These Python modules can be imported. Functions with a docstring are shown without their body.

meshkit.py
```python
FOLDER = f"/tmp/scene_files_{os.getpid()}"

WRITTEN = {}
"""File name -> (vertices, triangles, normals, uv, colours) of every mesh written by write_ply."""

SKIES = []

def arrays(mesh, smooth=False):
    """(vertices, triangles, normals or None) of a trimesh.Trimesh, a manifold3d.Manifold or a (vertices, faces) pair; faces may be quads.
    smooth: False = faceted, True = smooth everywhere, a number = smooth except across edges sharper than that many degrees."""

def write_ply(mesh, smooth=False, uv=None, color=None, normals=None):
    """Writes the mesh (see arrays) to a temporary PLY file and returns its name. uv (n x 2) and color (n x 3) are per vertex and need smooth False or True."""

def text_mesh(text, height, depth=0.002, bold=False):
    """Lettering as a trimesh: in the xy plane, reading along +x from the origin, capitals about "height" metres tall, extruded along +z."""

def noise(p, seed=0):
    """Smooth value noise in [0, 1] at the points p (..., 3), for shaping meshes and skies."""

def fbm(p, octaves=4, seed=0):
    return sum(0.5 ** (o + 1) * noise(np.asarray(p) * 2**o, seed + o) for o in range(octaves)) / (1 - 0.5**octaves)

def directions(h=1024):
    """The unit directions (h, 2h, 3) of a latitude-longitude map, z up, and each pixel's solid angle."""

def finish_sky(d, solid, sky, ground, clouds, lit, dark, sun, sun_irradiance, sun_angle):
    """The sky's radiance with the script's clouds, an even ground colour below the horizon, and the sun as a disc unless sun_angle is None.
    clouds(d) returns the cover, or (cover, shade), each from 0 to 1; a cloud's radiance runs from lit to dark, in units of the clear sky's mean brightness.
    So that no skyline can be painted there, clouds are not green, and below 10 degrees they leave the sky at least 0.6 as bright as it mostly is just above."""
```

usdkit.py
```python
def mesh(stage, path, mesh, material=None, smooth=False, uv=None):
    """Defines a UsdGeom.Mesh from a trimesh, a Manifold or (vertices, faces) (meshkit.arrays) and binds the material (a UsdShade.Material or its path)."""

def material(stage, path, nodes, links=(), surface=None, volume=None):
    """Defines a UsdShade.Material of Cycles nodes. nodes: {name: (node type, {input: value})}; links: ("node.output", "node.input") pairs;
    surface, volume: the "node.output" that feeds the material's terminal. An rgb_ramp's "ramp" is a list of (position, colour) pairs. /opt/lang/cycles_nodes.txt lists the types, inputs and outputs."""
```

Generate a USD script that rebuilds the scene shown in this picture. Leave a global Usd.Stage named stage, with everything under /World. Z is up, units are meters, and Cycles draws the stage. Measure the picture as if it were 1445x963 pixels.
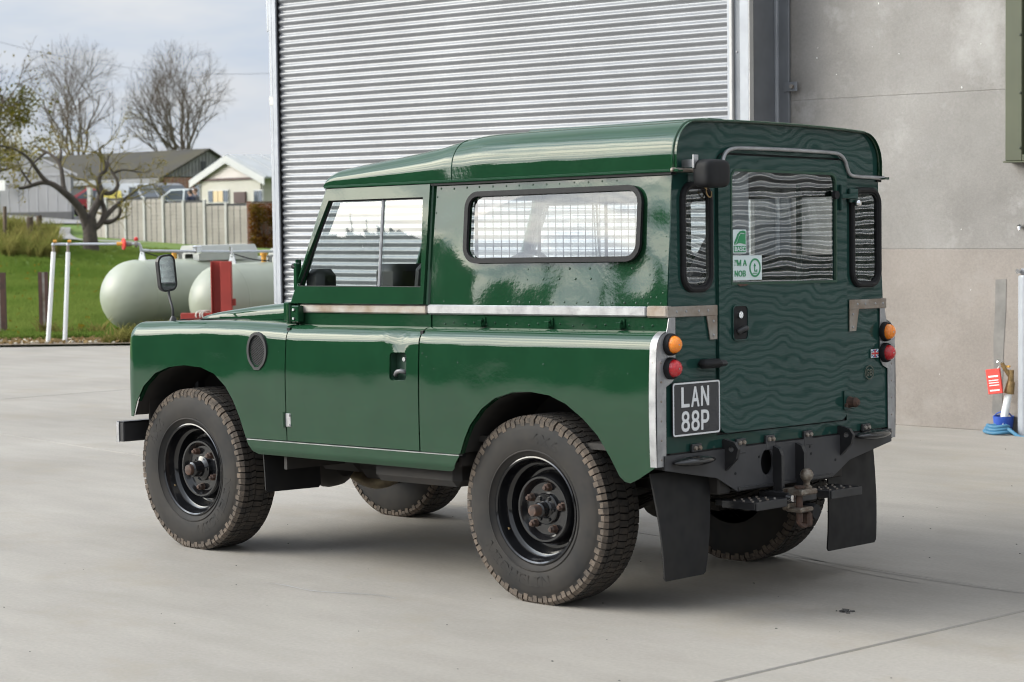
import math, random
import numpy as np
import trimesh, manifold3d, usdkit, meshkit
from pxr import Usd, UsdGeom, UsdLux, UsdShade, Sdf, Gf, Vt
from shapely.geometry import Polygon, box as sbox, LineString, Point
from shapely.ops import unary_union
from shapely import affinity

PI = math.pi
rnd = random.Random(7)
nrs = np.random.RandomState(11)
stage = Usd.Stage.CreateInMemory()
UsdGeom.SetStageUpAxis(stage, 'Z')
UsdGeom.SetStageMetersPerUnit(stage, 1.0)
stage.SetDefaultPrim(UsdGeom.Xform.Define(stage, '/World').GetPrim())

# ------------------------------------------------------------------ camera
CAM = np.array([-5.61876531, 6.9556861, 1.60733287])
FW = np.array([0.6784048, -0.73199433, -0.06285881])
RT = np.array([-0.7339533, -0.67906717, -0.0134288])
UP = np.array([-0.03285555, 0.0552456, 0.99793208]) * 1.0
UP = np.cross(RT, FW)
FPX, PW, PH = 2901.2317, 1445.0, 963.0
cam = UsdGeom.Camera.Define(stage, '/World/camera')
M = Gf.Matrix4d(1)
for i, row in enumerate((RT, UP, -FW, CAM)):
    M.SetRow(i, Gf.Vec4d(*[float(a) for a in row], 1.0 if i == 3 else 0.0))
cam.AddTransformOp().Set(M)
cam.CreateHorizontalApertureAttr(36.0)
cam.CreateVerticalApertureAttr(36.0 * PH / PW)
cam.CreateFocalLengthAttr(36.0 * FPX / PW)
cam.CreateClippingRangeAttr(Gf.Vec2f(0.1, 3000.0))
cam.CreateFStopAttr(5.6)
cam.CreateFocusDistanceAttr(10.0)
cam.CreateExposureAttr(-0.93)

# ------------------------------------------------------------------ light
SUN = np.array([0.71, 0.60, 0.38]); SUN /= np.linalg.norm(SUN)
SUN_EL, SUN_ROT = math.asin(SUN[2]), math.atan2(SUN[0], SUN[1])
sky_mat = usdkit.material(stage, '/World/Looks/sky_air', {
    'tc': ('texture_coordinate', {}),
    'sky': ('sky_texture', {'sky_type': 'single_scattering', 'sun_disc': False, 'sun_elevation': SUN_EL, 'sun_rotation': SUN_ROT,
                            'aerosol_density': 1.6, 'air_density': 1.0}),
    'map': ('mapping', {'scale': (1.6, 1.6, 6.0)}),
    'n': ('noise_texture', {'scale': 1.7, 'detail': 6.0, 'roughness': 0.55, 'distortion': 0.4}),
    'r': ('rgb_ramp', {'ramp': [(0.24, (0.65,) * 3), (0.50, (0.97,) * 3)]}),
    'n2': ('noise_texture', {'scale': 5.0, 'detail': 5.0, 'roughness': 0.6}),
    'cl': ('rgb_ramp', {'ramp': [(0.32, (8.9, 10.0, 11.6)), (0.62, (11.2, 11.6, 12.1))]}),
    'mx': ('mix', {'mix_type': 'mix'}),
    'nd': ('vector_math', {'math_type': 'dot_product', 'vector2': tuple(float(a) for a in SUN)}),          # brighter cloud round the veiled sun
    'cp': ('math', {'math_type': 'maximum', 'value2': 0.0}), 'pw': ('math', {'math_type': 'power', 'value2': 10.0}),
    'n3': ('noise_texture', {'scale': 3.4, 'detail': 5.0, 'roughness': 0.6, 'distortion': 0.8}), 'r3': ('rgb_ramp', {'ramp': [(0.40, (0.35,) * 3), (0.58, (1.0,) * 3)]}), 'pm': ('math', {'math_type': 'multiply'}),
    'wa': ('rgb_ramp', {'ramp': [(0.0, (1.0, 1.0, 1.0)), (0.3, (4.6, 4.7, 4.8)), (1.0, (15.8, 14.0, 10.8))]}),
    'zd': ('vector_math', {'math_type': 'dot_product', 'vector2': (0.0, 0.0, 1.0)}), 'zc': ('math', {'math_type': 'maximum', 'value2': 0.0}), 'zm': ('math', {'math_type': 'multiply_add', 'value2': 0.8, 'value3': 1.25}),  # overcast: brighter overhead
    'm0': ('mix', {'mix_type': 'multiply', 'fac': 1.0, 'use_clamp': False}),
    'ml': ('mix', {'mix_type': 'multiply', 'fac': 1.0, 'use_clamp': False}),
    'bg': ('background_shader', {'strength': 0.10}),
}, [('tc.generated', 'map.vector'), ('map.vector', 'n.vector'), ('map.vector', 'n2.vector'), ('n.fac', 'r.fac'), ('n2.fac', 'cl.fac'),
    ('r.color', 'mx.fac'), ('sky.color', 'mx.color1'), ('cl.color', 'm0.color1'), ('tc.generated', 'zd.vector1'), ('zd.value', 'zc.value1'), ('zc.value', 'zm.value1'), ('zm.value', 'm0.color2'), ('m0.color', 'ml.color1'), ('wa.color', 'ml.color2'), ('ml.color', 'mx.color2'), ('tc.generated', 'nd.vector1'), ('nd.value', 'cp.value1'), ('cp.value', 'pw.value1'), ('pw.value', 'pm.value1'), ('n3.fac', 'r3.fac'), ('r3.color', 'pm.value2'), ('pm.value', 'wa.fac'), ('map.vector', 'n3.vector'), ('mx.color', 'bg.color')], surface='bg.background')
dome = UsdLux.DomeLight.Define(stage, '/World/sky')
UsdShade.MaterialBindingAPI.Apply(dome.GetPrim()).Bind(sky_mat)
dome.GetPrim().SetCustomDataByKey('kind', 'structure')
sun = UsdLux.DistantLight.Define(stage, '/World/sun')
sun.CreateIntensityAttr(0.28)
sun.CreateAngleAttr(30.0)
sun.CreateNormalizeAttr(True)
sun.CreateColorAttr(Gf.Vec3f(1.0, 0.90, 0.76))
zz = SUN; xx = np.cross([0, 0, 1.0], zz); xx /= np.linalg.norm(xx); yy = np.cross(zz, xx)
SM = Gf.Matrix4d(1)
for i, row in enumerate((xx, yy, zz)):
    SM.SetRow(i, Gf.Vec4d(*[float(a) for a in row], 0.0))
sun.AddTransformOp().Set(SM)


# ------------------------------------------------------------------ helpers
def px_at(px, py, depth):
    """world point seen at photo pixel (px, py) at this depth along the view axis"""
    return CAM + depth * (FW + RT * (px - PW / 2) / FPX - UP * (py - PH / 2) / FPX)


_names = {}


def path_of(name, parent):
    base = parent.GetPath().pathString if parent is not None else '/World'
    k = (base, name)
    n = _names.get(k, 0)
    _names[k] = n + 1
    return f'{base}/{name}' if n == 0 else f'{base}/{name}_{n:03d}'


def meta(p, label=None, cat=None, group=None, kind=None):
    for k, x in (('label', label), ('category', cat), ('group', group), ('kind', kind)):
        if x:
            p.SetCustomDataByKey(k, x)
    return p


ORG = {}


def thing(name, label, cat, loc=(0, 0, 0), group=None, kind=None, rotz=0.0):
    x = UsdGeom.Xform.Define(stage, path_of(name, None))
    x.AddTranslateOp().Set(Gf.Vec3d(*[float(a) for a in loc]))
    if rotz:
        x.AddRotateZOp().Set(math.degrees(rotz))
    p = x.GetPrim()
    ORG[p.GetPath().pathString] = (np.array(loc, float), float(rotz))
    return meta(p, label, cat, group, kind)


def arr(m):
    v, f, _ = meshkit.arrays(m, False)
    return v, f


def add(name, m, mat, parent=None, smooth=False, label=None, cat=None, group=None, kind=None, local=False):
    """one Mesh prim; vertices given in world coordinates unless local"""
    v, f = arr(m)
    v = np.array(v, float)
    if parent is not None and not local:
        top = '/'.join(parent.GetPath().pathString.split('/')[:3])
        if top in ORG:
            loc, rz = ORG[top]
            v = v - loc
            if rz:
                c, s = math.cos(-rz), math.sin(-rz)
                v = np.stack([c * v[:, 0] - s * v[:, 1], s * v[:, 0] + c * v[:, 1], v[:, 2]], 1)
    g = usdkit.mesh(stage, path_of(name, parent), trimesh.Trimesh(v, f, process=False), mat, smooth=smooth)
    return meta(g.GetPrim(), label, cat, group, kind)


def cat_m(ms):
    vs, fs, n = [], [], 0
    for m in ms:
        v, f = arr(m)
        vs.append(v); fs.append(f + n); n += len(v)
    return trimesh.Trimesh(np.vstack(vs), np.vstack(fs), process=False)


def bx(x0, x1, y0, y1, z0, z1, b=0.0):
    lo, hi = np.minimum([x0, y0, z0], [x1, y1, z1]), np.maximum([x0, y0, z0], [x1, y1, z1])
    if b <= 0:
        m = trimesh.creation.box(hi - lo); m.apply_translation((lo + hi) / 2); return m
    b = min(b, 0.45 * (hi - lo).min())
    pts = []
    for sx in (0, 1):
        for sy in (0, 1):
            for sz in (0, 1):
                c = np.where([sx, sy, sz], hi, lo); d = np.where([sx, sy, sz], -b, b)
                for k in range(3):
                    p = c + d; p[k] = c[k]; pts.append(p)
    return trimesh.convex.convex_hull(np.array(pts))


def obx(c, size, rot=None, b=0.0):
    s = np.array(size) / 2
    m = bx(-s[0], s[0], -s[1], s[1], -s[2], s[2], b)
    if rot is not None:
        T = np.eye(4); T[:3, :3] = rot; m.apply_transform(T)
    m.apply_translation(c)
    return m


def rotm(ax, a):
    return trimesh.transformations.rotation_matrix(a, ax)[:3, :3]


def tube(pts, r, n=8, caps=True):
    p = np.asarray(pts, float)
    rr = np.broadcast_to(np.asarray(r, float), (len(p),))
    t = np.gradient(p, axis=0); t /= np.linalg.norm(t, axis=1, keepdims=True) + 1e-12
    a = np.cross(t[0], [0, 0, 1.0])
    if np.linalg.norm(a) < 0.2:
        a = np.cross(t[0], [1.0, 0, 0])
    a /= np.linalg.norm(a)
    ang = np.arange(n) * 2 * PI / n
    V = []
    for i in range(len(p)):
        a = a - t[i] * (a @ t[i]); a /= np.linalg.norm(a) + 1e-12
        b = np.cross(t[i], a)
        V.append(p[i] + rr[i] * (np.cos(ang)[:, None] * a + np.sin(ang)[:, None] * b))
    V = np.vstack(V)
    F = []
    for i in range(len(p) - 1):
        for j in range(n):
            q = [i * n + j, i * n + (j + 1) % n, (i + 1) * n + (j + 1) % n, (i + 1) * n + j]
            F += [[q[0], q[1], q[2]], [q[0], q[2], q[3]]]
    if caps:
        k = len(V); V = np.vstack([V, p[0], p[-1]]); e = (len(p) - 1) * n
        for j in range(n):
            F += [[k, (j + 1) % n, j], [k + 1, e + j, e + (j + 1) % n]]
    return trimesh.Trimesh(V, np.array(F), process=False)


def smoothpath(pts, n=24):
    from scipy.interpolate import CubicSpline
    p = np.asarray(pts, float)
    s = np.r_[0, np.cumsum(np.linalg.norm(np.diff(p, axis=0), axis=1))]
    return CubicSpline(s, p)(np.linspace(0, s[-1], n))


def lathe(prof, n=48, axis='y', c=(0, 0, 0), flip=1):
    """prof: (radius, along) pairs"""
    P = np.asarray(prof, float); ang = np.arange(n) * 2 * PI / n
    V = np.stack([P[:, None, 0] * np.cos(ang), np.broadcast_to(P[:, None, 1] * flip, (len(P), n)), P[:, None, 0] * np.sin(ang)], -1).reshape(-1, 3)
    if axis == 'x':
        V = V[:, [1, 0, 2]]
    if axis == 'z':
        V = V[:, [0, 2, 1]]
    F = []
    for i in range(len(P) - 1):
        for j in range(n):
            q = [i * n + j, i * n + (j + 1) % n, (i + 1) * n + (j + 1) % n, (i + 1) * n + j]
            F += [[q[0], q[1], q[2]], [q[0], q[2], q[3]]]
    return trimesh.Trimesh(V + np.array(c), np.array(F), process=False)


def cyl(a, b, r, n=16):
    return tube([a, b], r, n)


def extr(poly, axis, a0, a1):
    """extrude a shapely polygon: axis y -> poly in (x,z); x -> poly in (y,z); z -> poly in (x,y)"""
    out = []
    for g in getattr(poly, 'geoms', [poly]):
        if g.is_empty:
            continue
        m = trimesh.creation.extrude_polygon(g, abs(a1 - a0), engine='earcut')
        v = np.array(m.vertices); v[:, 2] += min(a0, a1)
        if axis == 'y':
            v = v[:, [0, 2, 1]]
        elif axis == 'x':
            v = v[:, [2, 0, 1]]
        out.append(trimesh.Trimesh(v, m.faces, process=False))
    return cat_m(out)


def rrect(x0, x1, y0, y1, r, n=6):
    x0, x1 = min(x0, x1), max(x0, x1); y0, y1 = min(y0, y1), max(y0, y1)
    return sbox(x0 + r, y0 + r, x1 - r, y1 - r).buffer(r, quad_segs=n)


def sheet(poly, fn, us, ts):
    """tile poly on the grid lines us x ts, map (u,t) -> 3D with fn (vectorised)"""
    tris, pts, key = [], [], {}

    def vid(p):
        k = (round(p[0], 6), round(p[1], 6))
        if k not in key:
            key[k] = len(pts); pts.append(k)
        return key[k]
    from shapely.prepared import prep
    pp = prep(poly)
    for i in range(len(us) - 1):
        for j in range(len(ts) - 1):
            c = sbox(us[i], ts[j], us[i + 1], ts[j + 1])
            if pp.contains(c):
                q = [vid(x) for x in ((us[i], ts[j]), (us[i + 1], ts[j]), (us[i + 1], ts[j + 1]), (us[i], ts[j + 1]))]
                tris += [[q[0], q[1], q[2]], [q[0], q[2], q[3]]]
            elif pp.intersects(c):
                g = poly.intersection(c)
                for h in getattr(g, 'geoms', [g]):
                    if h.geom_type != 'Polygon' or h.area < 1e-9:
                        continue
                    vv, ff = trimesh.creation.triangulate_polygon(h, engine='earcut')
                    ids = [vid(x) for x in vv]
                    tris += [[ids[a] for a in f] for f in ff]
    P = np.array(pts); T = np.array([t for t in tris if len(set(t)) == 3])
    a = P[T]; ar = (a[:, 1, 0] - a[:, 0, 0]) * (a[:, 2, 1] - a[:, 0, 1]) - (a[:, 1, 1] - a[:, 0, 1]) * (a[:, 2, 0] - a[:, 0, 0])
    T[ar < 0] = T[ar < 0][:, ::-1]; T = T[np.abs(ar) > 1e-12]
    return trimesh.Trimesh(fn(P[:, 0], P[:, 1]), T, process=False)


def thick(m, d):
    """give a sheet a thickness d along minus its vertex normals"""
    v, f = np.array(m.vertices), np.array(m.faces)
    n = np.zeros_like(v); fn = np.cross(v[f[:, 1]] - v[f[:, 0]], v[f[:, 2]] - v[f[:, 0]])
    for k in range(3):
        np.add.at(n, f[:, k], fn)
    n /= np.linalg.norm(n, axis=1, keepdims=True) + 1e-15
    e = np.vstack([f[:, [0, 1]], f[:, [1, 2]], f[:, [2, 0]]])
    s = {tuple(x) for x in e.tolist()}
    bd = np.array([x for x in e.tolist() if (x[1], x[0]) not in s])
    N = len(v)
    V = np.vstack([v, v - n * d])
    F = [f, f[:, ::-1] + N]
    if len(bd):
        F += [np.stack([bd[:, 1], bd[:, 0], bd[:, 0] + N], 1), np.stack([bd[:, 1], bd[:, 0] + N, bd[:, 1] + N], 1)]
    return trimesh.Trimesh(V, np.vstack(F), process=False)


def lin(a, b, step):
    return np.linspace(a, b, max(2, int(math.ceil(abs(b - a) / step)) + 1))


def xf(m, R=np.eye(3), t=(0, 0, 0)):
    v, f = arr(m)
    return trimesh.Trimesh(v @ np.asarray(R).T + np.asarray(t), f, process=False)


def mirror_y(m):
    v, f = arr(m)
    return trimesh.Trimesh(v * [1, -1, 1], f[:, ::-1], process=False)


# ------------------------------------------------------------------ materials
def mat(name, color, rough=0.5, metal=0.0, coat=0.0, var=0.0, vscale=3.0, bump=0.0, bscale=40.0, detail=4.0, var2=None, spec=0.5, coat_rough=0.03,
        bump2=0.0, b2scale=4.0, rough_var=0.0):
    """principled with a noise driven colour (var, or a second colour var2), fine bump and broad bump; object space"""
    color = np.array(color, float)
    lo = color * (1 - var) if var2 is None else np.array(var2, float)
    hi = color * (1 + var) if var2 is None else color
    nodes = {'g': ('geometry', {}),
             'p': ('principled_bsdf', {'roughness': rough, 'metallic': metal, 'coat_weight': coat, 'coat_roughness': coat_rough, 'specular_ior_level': spec})}
    links = []
    if var or var2 is not None:
        nodes['n'] = ('noise_texture', {'scale': vscale, 'detail': detail, 'roughness': 0.6})
        nodes['r'] = ('rgb_ramp', {'ramp': [(0.3, tuple(lo)), (0.7, tuple(hi))]})
        links += [('g.position', 'n.vector'), ('n.fac', 'r.fac'), ('r.color', 'p.base_color')]
    else:
        nodes['p'][1]['base_color'] = tuple(color)
    last = None
    if bump:
        nodes['bn'] = ('noise_texture', {'scale': bscale, 'detail': 4.0})
        nodes['b'] = ('bump', {'strength': 1.0, 'distance': bump})
        links += [('g.position', 'bn.vector'), ('bn.fac', 'b.height')]
        last = 'b.normal'
    if bump2:
        nodes['bn2'] = ('noise_texture', {'scale': b2scale, 'detail': 1.0})
        nodes['b2'] = ('bump', {'strength': 1.0, 'distance': bump2})
        links += [('g.position', 'bn2.vector'), ('bn2.fac', 'b2.height')]
        if last:
            links.append((last, 'b2.normal'))
        last = 'b2.normal'
    if rough_var:
        nodes['rn'] = ('noise_texture', {'scale': vscale * 1.7, 'detail': 3.0})
        nodes['rm'] = ('map_range', {'from_min': 0.3, 'from_max': 0.7, 'to_min': max(0.02, rough - rough_var), 'to_max': rough + rough_var})
        links += [('g.position', 'rn.vector'), ('rn.fac', 'rm.value'), ('rm.result', 'p.roughness')]
    if last:
        links.append((last, 'p.normal'))
        if coat:
            links.append((last, 'p.coat_normal'))
    return usdkit.material(stage, '/World/Looks/' + name, nodes, links, surface='p.BSDF')


GREEN = (0.0062, 0.0255, 0.0118)
m_paint = mat('green_paint', GREEN, 0.045, 0, 0.0, var=0.12, vscale=5, bump2=0.0028, b2scale=4.0, bump=0.00010, bscale=55, spec=0.5)
m_paint_sheen = mat('green_paint_sheen_in_base', (0.0115, 0.036, 0.030), 0.036, 0, 0.0, var=0.10, vscale=6, bump2=0.0011, b2scale=5.5, spec=0.19)  # same green as the sides, bluish reflected light mixed into its base colour
m_paint_in = mat('green_paint_matt', (0.012, 0.045, 0.026), 0.6, var=0.2, vscale=9)
m_galv = mat('galvanised_steel', (0.33, 0.33, 0.335), 0.42, 0.8, var=0.22, vscale=14, bump=0.0003, bscale=90, rough_var=0.1)
m_galv_old = mat('weathered_galvanised', (0.34, 0.325, 0.30), 0.5, 0.7, var2=(0.20, 0.15, 0.11), vscale=9, bump=0.0004, bscale=80)
m_black = mat('black_steel', (0.014, 0.014, 0.015), 0.38, var=0.3, vscale=8, bump=0.0002, bscale=70)
m_rim = mat('black_gloss_wheel', (0.0045, 0.0045, 0.005), 0.14, 0, 0.5, var=0.3, vscale=12, coat_rough=0.05)
m_chassis = mat('dirty_chassis', (0.011, 0.0105, 0.010), 0.75, var2=(0.022, 0.0175, 0.014), vscale=7, bump=0.001, bscale=30)
m_cross = mat('dark_grey_crossmember', (0.026, 0.026, 0.028), 0.5, var=0.2, vscale=8, bump=0.0003, bscale=60)
m_rubber = mat('black_rubber', (0.010, 0.010, 0.011), 0.55, var=0.25, vscale=25, bump=0.0002, bscale=150, spec=0.22)
m_flap = mat('mudflap_rubber', (0.009, 0.009, 0.010), 0.5, var2=(0.015, 0.0145, 0.0138), vscale=9, bump=0.0006, bscale=14, rough_var=0.1, spec=0.22)
m_tyre = mat('tyre_sidewall', (0.013, 0.013, 0.0135), 0.6, var2=(0.030, 0.0260, 0.0225), vscale=7, bump=0.0003, bscale=60, spec=0.22)
m_tread = mat('dusty_tread', (0.020, 0.019, 0.018), 0.85, var2=(0.062, 0.050, 0.040), vscale=20, bump=0.0008, bscale=70)
m_shoulder = mat('muddy_tread_shoulder', (0.125, 0.095, 0.071), 0.9, var2=(0.042, 0.035, 0.029), vscale=24, bump=0.001, bscale=80)
m_rust = mat('rusty_steel', (0.085, 0.042, 0.026), 0.75, var2=(0.026, 0.019, 0.016), vscale=40, bump=0.0006, bscale=90)
m_hitch = mat('worn_hitch_steel', (0.26, 0.24, 0.205), 0.4, 0.7, var2=(0.085, 0.05, 0.032), vscale=32, bump=0.0006, bscale=60)
m_seat = mat('black_vinyl', (0.010, 0.010, 0.011), 0.5, var=0.2, bump=0.0005, bscale=60)
m_lining = mat('grey_headlining', (0.20, 0.20, 0.21), 0.8, var=0.1)
m_white = mat('white_plastic', (0.74, 0.75, 0.74), 0.4, var=0.05)
m_letter = mat('silver_letters', (0.62, 0.63, 0.64), 0.4, var=0.04)
m_plate = mat('black_plate', (0.012, 0.012, 0.014), 0.3, var=0.2, vscale=12)
m_sgreen = mat('sticker_green', (0.015, 0.20, 0.075), 0.4)
m_swhite = mat('sticker_white', (0.56, 0.64, 0.64), 0.4)
m_flagred = mat('flag_red', (0.45, 0.03, 0.03), 0.4)
m_flagblue = mat('flag_blue', (0.03, 0.05, 0.22), 0.4)
m_decal = mat('faded_decal', (0.065, 0.075, 0.055), 0.5)
m_brass = mat('old_brass', (0.30, 0.20, 0.09), 0.45, 0.7, var=0.3, vscale=40)
m_chrome = mat('bright_steel', (0.75, 0.75, 0.76), 0.12, 1.0)
m_column_h = mat('dull_handle_steel', (0.16, 0.16, 0.165), 0.45, 0.7)
m_exh = mat('exhaust_pipe', (0.23, 0.185, 0.11), 0.6, 0.4, var2=(0.08, 0.055, 0.035), vscale=14)
m_mirror = mat('mirror_glass', (0.72, 0.74, 0.74), 0.04, 1.0)


def lens(name, c):
    return usdkit.material(stage, '/World/Looks/' + name, {
        'p': ('principled_bsdf', {'base_color': c, 'roughness': 0.12, 'subsurface_weight': 0.35, 'subsurface_scale': 0.02, 'coat_weight': 0.7}),
        'g': ('geometry', {}), 'w': ('wave_texture', {'scale': 60.0}), 'b': ('bump', {'distance': 0.0006, 'strength': 1.0})},
        [('g.position', 'w.vector'), ('w.fac', 'b.height'), ('b.normal', 'p.normal')], surface='p.BSDF')


m_amber = lens('amber_lens', (0.75, 0.20, 0.012))
m_red = lens('red_lens', (0.36, 0.008, 0.014))


def glass(name, tint, base=0.08, wav=0.0):
    nodes = {'lw': ('layer_weight', {'blend': 0.5}), 'pw': ('math', {'math_type': 'power', 'value2': 5.0}),
             'ma': ('math', {'math_type': 'multiply_add', 'value2': 1 - base, 'value3': base}),
             't': ('transparent_bsdf', {'color': tint}), 'gl': ('glossy_bsdf', {'roughness': 0.0, 'color': (1, 1, 1)}), 'm': ('mix_closure', {})}
    links = [('lw.facing', 'pw.value1'), ('pw.value', 'ma.value1'), ('ma.value', 'm.fac'), ('t.BSDF', 'm.closure1'), ('gl.BSDF', 'm.closure2')]
    if wav:
        nodes['g'] = ('geometry', {}); nodes['n'] = ('noise_texture', {'scale': 6.0, 'detail': 1.0}); nodes['b'] = ('bump', {'distance': wav, 'strength': 1.0})
        links += [('g.position', 'n.vector'), ('n.fac', 'b.height'), ('b.normal', 'gl.normal')]
    return usdkit.material(stage, '/World/Looks/' + name, nodes, links, surface='m.closure')


m_glass = glass('window_glass', (0.84, 0.88, 0.88), 0.10, 0.0001)
m_glass_rear = glass('rear_window_glass', (0.80, 0.84, 0.84), 0.095, 0.0002)

# ------------------------------------------------------------------ ground: yard of concrete slabs
E0 = np.array([np.dot(px_at(0, 491, 25.6), [1, 0, 0]), np.dot(px_at(0, 491, 25.6), [0, 1, 0])])
hfw = FW[:2] / np.linalg.norm(FW[:2]); hrt = np.array([hfw[1], -hfw[0]])


def hl(lat, dep):
    """ground plan point from lateral offset and depth along the horizontal view axis"""
    return CAM[:2] + hrt * lat + hfw * dep


EDGE = 25.70


def concrete_mat(name, c1, c2, c3, stain, sc=1.0, rough=0.75):
    nodes = {'g': ('geometry', {}),
             'big': ('noise_texture', {'scale': 0.42 * sc, 'detail': 5.0, 'roughness': 0.6}),
             'r1': ('rgb_ramp', {'ramp': [(0.32, c1), (0.5, c2), (0.7, c3)]}),
             'mp': ('mapping', {'scale': (0.9, 3.2, 1.0), 'rotation': (0, 0, 0.35)}),
             'st': ('noise_texture', {'scale': 1.3 * sc, 'detail': 4.0, 'roughness': 0.55}),
             'r2': ('rgb_ramp', {'ramp': [(0.3, (0.91, 0.91, 0.91)), (0.7, (1.06, 1.06, 1.06))]}),
             'fn': ('noise_texture', {'scale': 55.0, 'detail': 4.0, 'roughness': 0.7}),
             'r3': ('rgb_ramp', {'ramp': [(0.3, (0.90, 0.90, 0.90)), (0.7, (1.07, 1.07, 1.07))]}),
             'sp': ('noise_texture', {'scale': 1.1 * sc, 'detail': 6.0, 'roughness': 0.72}),
             'r4': ('rgb_ramp', {'ramp': [(0.52, (0, 0, 0)), (0.76, (0.85, 0.85, 0.85))]}),
             'v': ('voronoi_texture', {'scale': 3.3, 'randomness': 1.0}),
             'r5': ('rgb_ramp', {'ramp': [(0.0, (0.66, 0.62, 0.56)), (0.010, (0.8, 0.78, 0.75)), (0.022, (1, 1, 1))]}),
             'm1': ('mix', {'mix_type': 'multiply', 'fac': 1.0}), 'm2': ('mix', {'mix_type': 'multiply', 'fac': 1.0}),
             'm3': ('mix', {'mix_type': 'mix', 'color2': stain}), 'm4': ('mix', {'mix_type': 'multiply', 'fac': 0.8}),
             'bn': ('noise_texture', {'scale': 90.0, 'detail': 5.0, 'roughness': 0.65}), 'b': ('bump', {'distance': 0.0012, 'strength': 1.0}),
             'p': ('principled_bsdf', {'roughness': rough, 'specular_ior_level': 0.35})}
    links = [('g.position', 'big.vector'), ('big.fac', 'r1.fac'), ('g.position', 'mp.vector'), ('mp.vector', 'st.vector'), ('st.fac', 'r2.fac'),
             ('g.position', 'fn.vector'), ('fn.fac', 'r3.fac'), ('g.position', 'sp.vector'), ('sp.fac', 'r4.fac'), ('g.position', 'v.vector'), ('v.distance', 'r5.fac'),
             ('r1.color', 'm1.color1'), ('r2.color', 'm1.color2'), ('m1.color', 'm2.color1'), ('r3.color', 'm2.color2'),
             ('m2.color', 'm3.color1'), ('r4.color', 'm3.fac'), ('m3.color', 'm4.color1'), ('r5.color', 'm4.color2'), ('m4.color', 'p.base_color'),
             ('g.position', 'bn.vector'), ('bn.fac', 'b.height'), ('b.normal', 'p.normal')]
    return usdkit.material(stage, '/World/Looks/' + name, nodes, links, surface='p.BSDF')


m_yard = concrete_mat('yard_concrete', (0.232, 0.213, 0.188), (0.270, 0.250, 0.223), (0.300, 0.280, 0.252), (0.240, 0.210, 0.168))
m_joint = mat('mossy_joint', (0.085, 0.085, 0.045), 0.95, var2=(0.20, 0.18, 0.14), vscale=9, bump=0.003, bscale=40)
m_soil = mat('verge_soil', (0.20, 0.155, 0.105), 0.95, var2=(0.09, 0.075, 0.05), vscale=6, bump=0.012, bscale=14)
m_earth = mat('far_ground', (0.10, 0.12, 0.05), 0.95, var=0.3, vscale=0.05)

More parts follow.
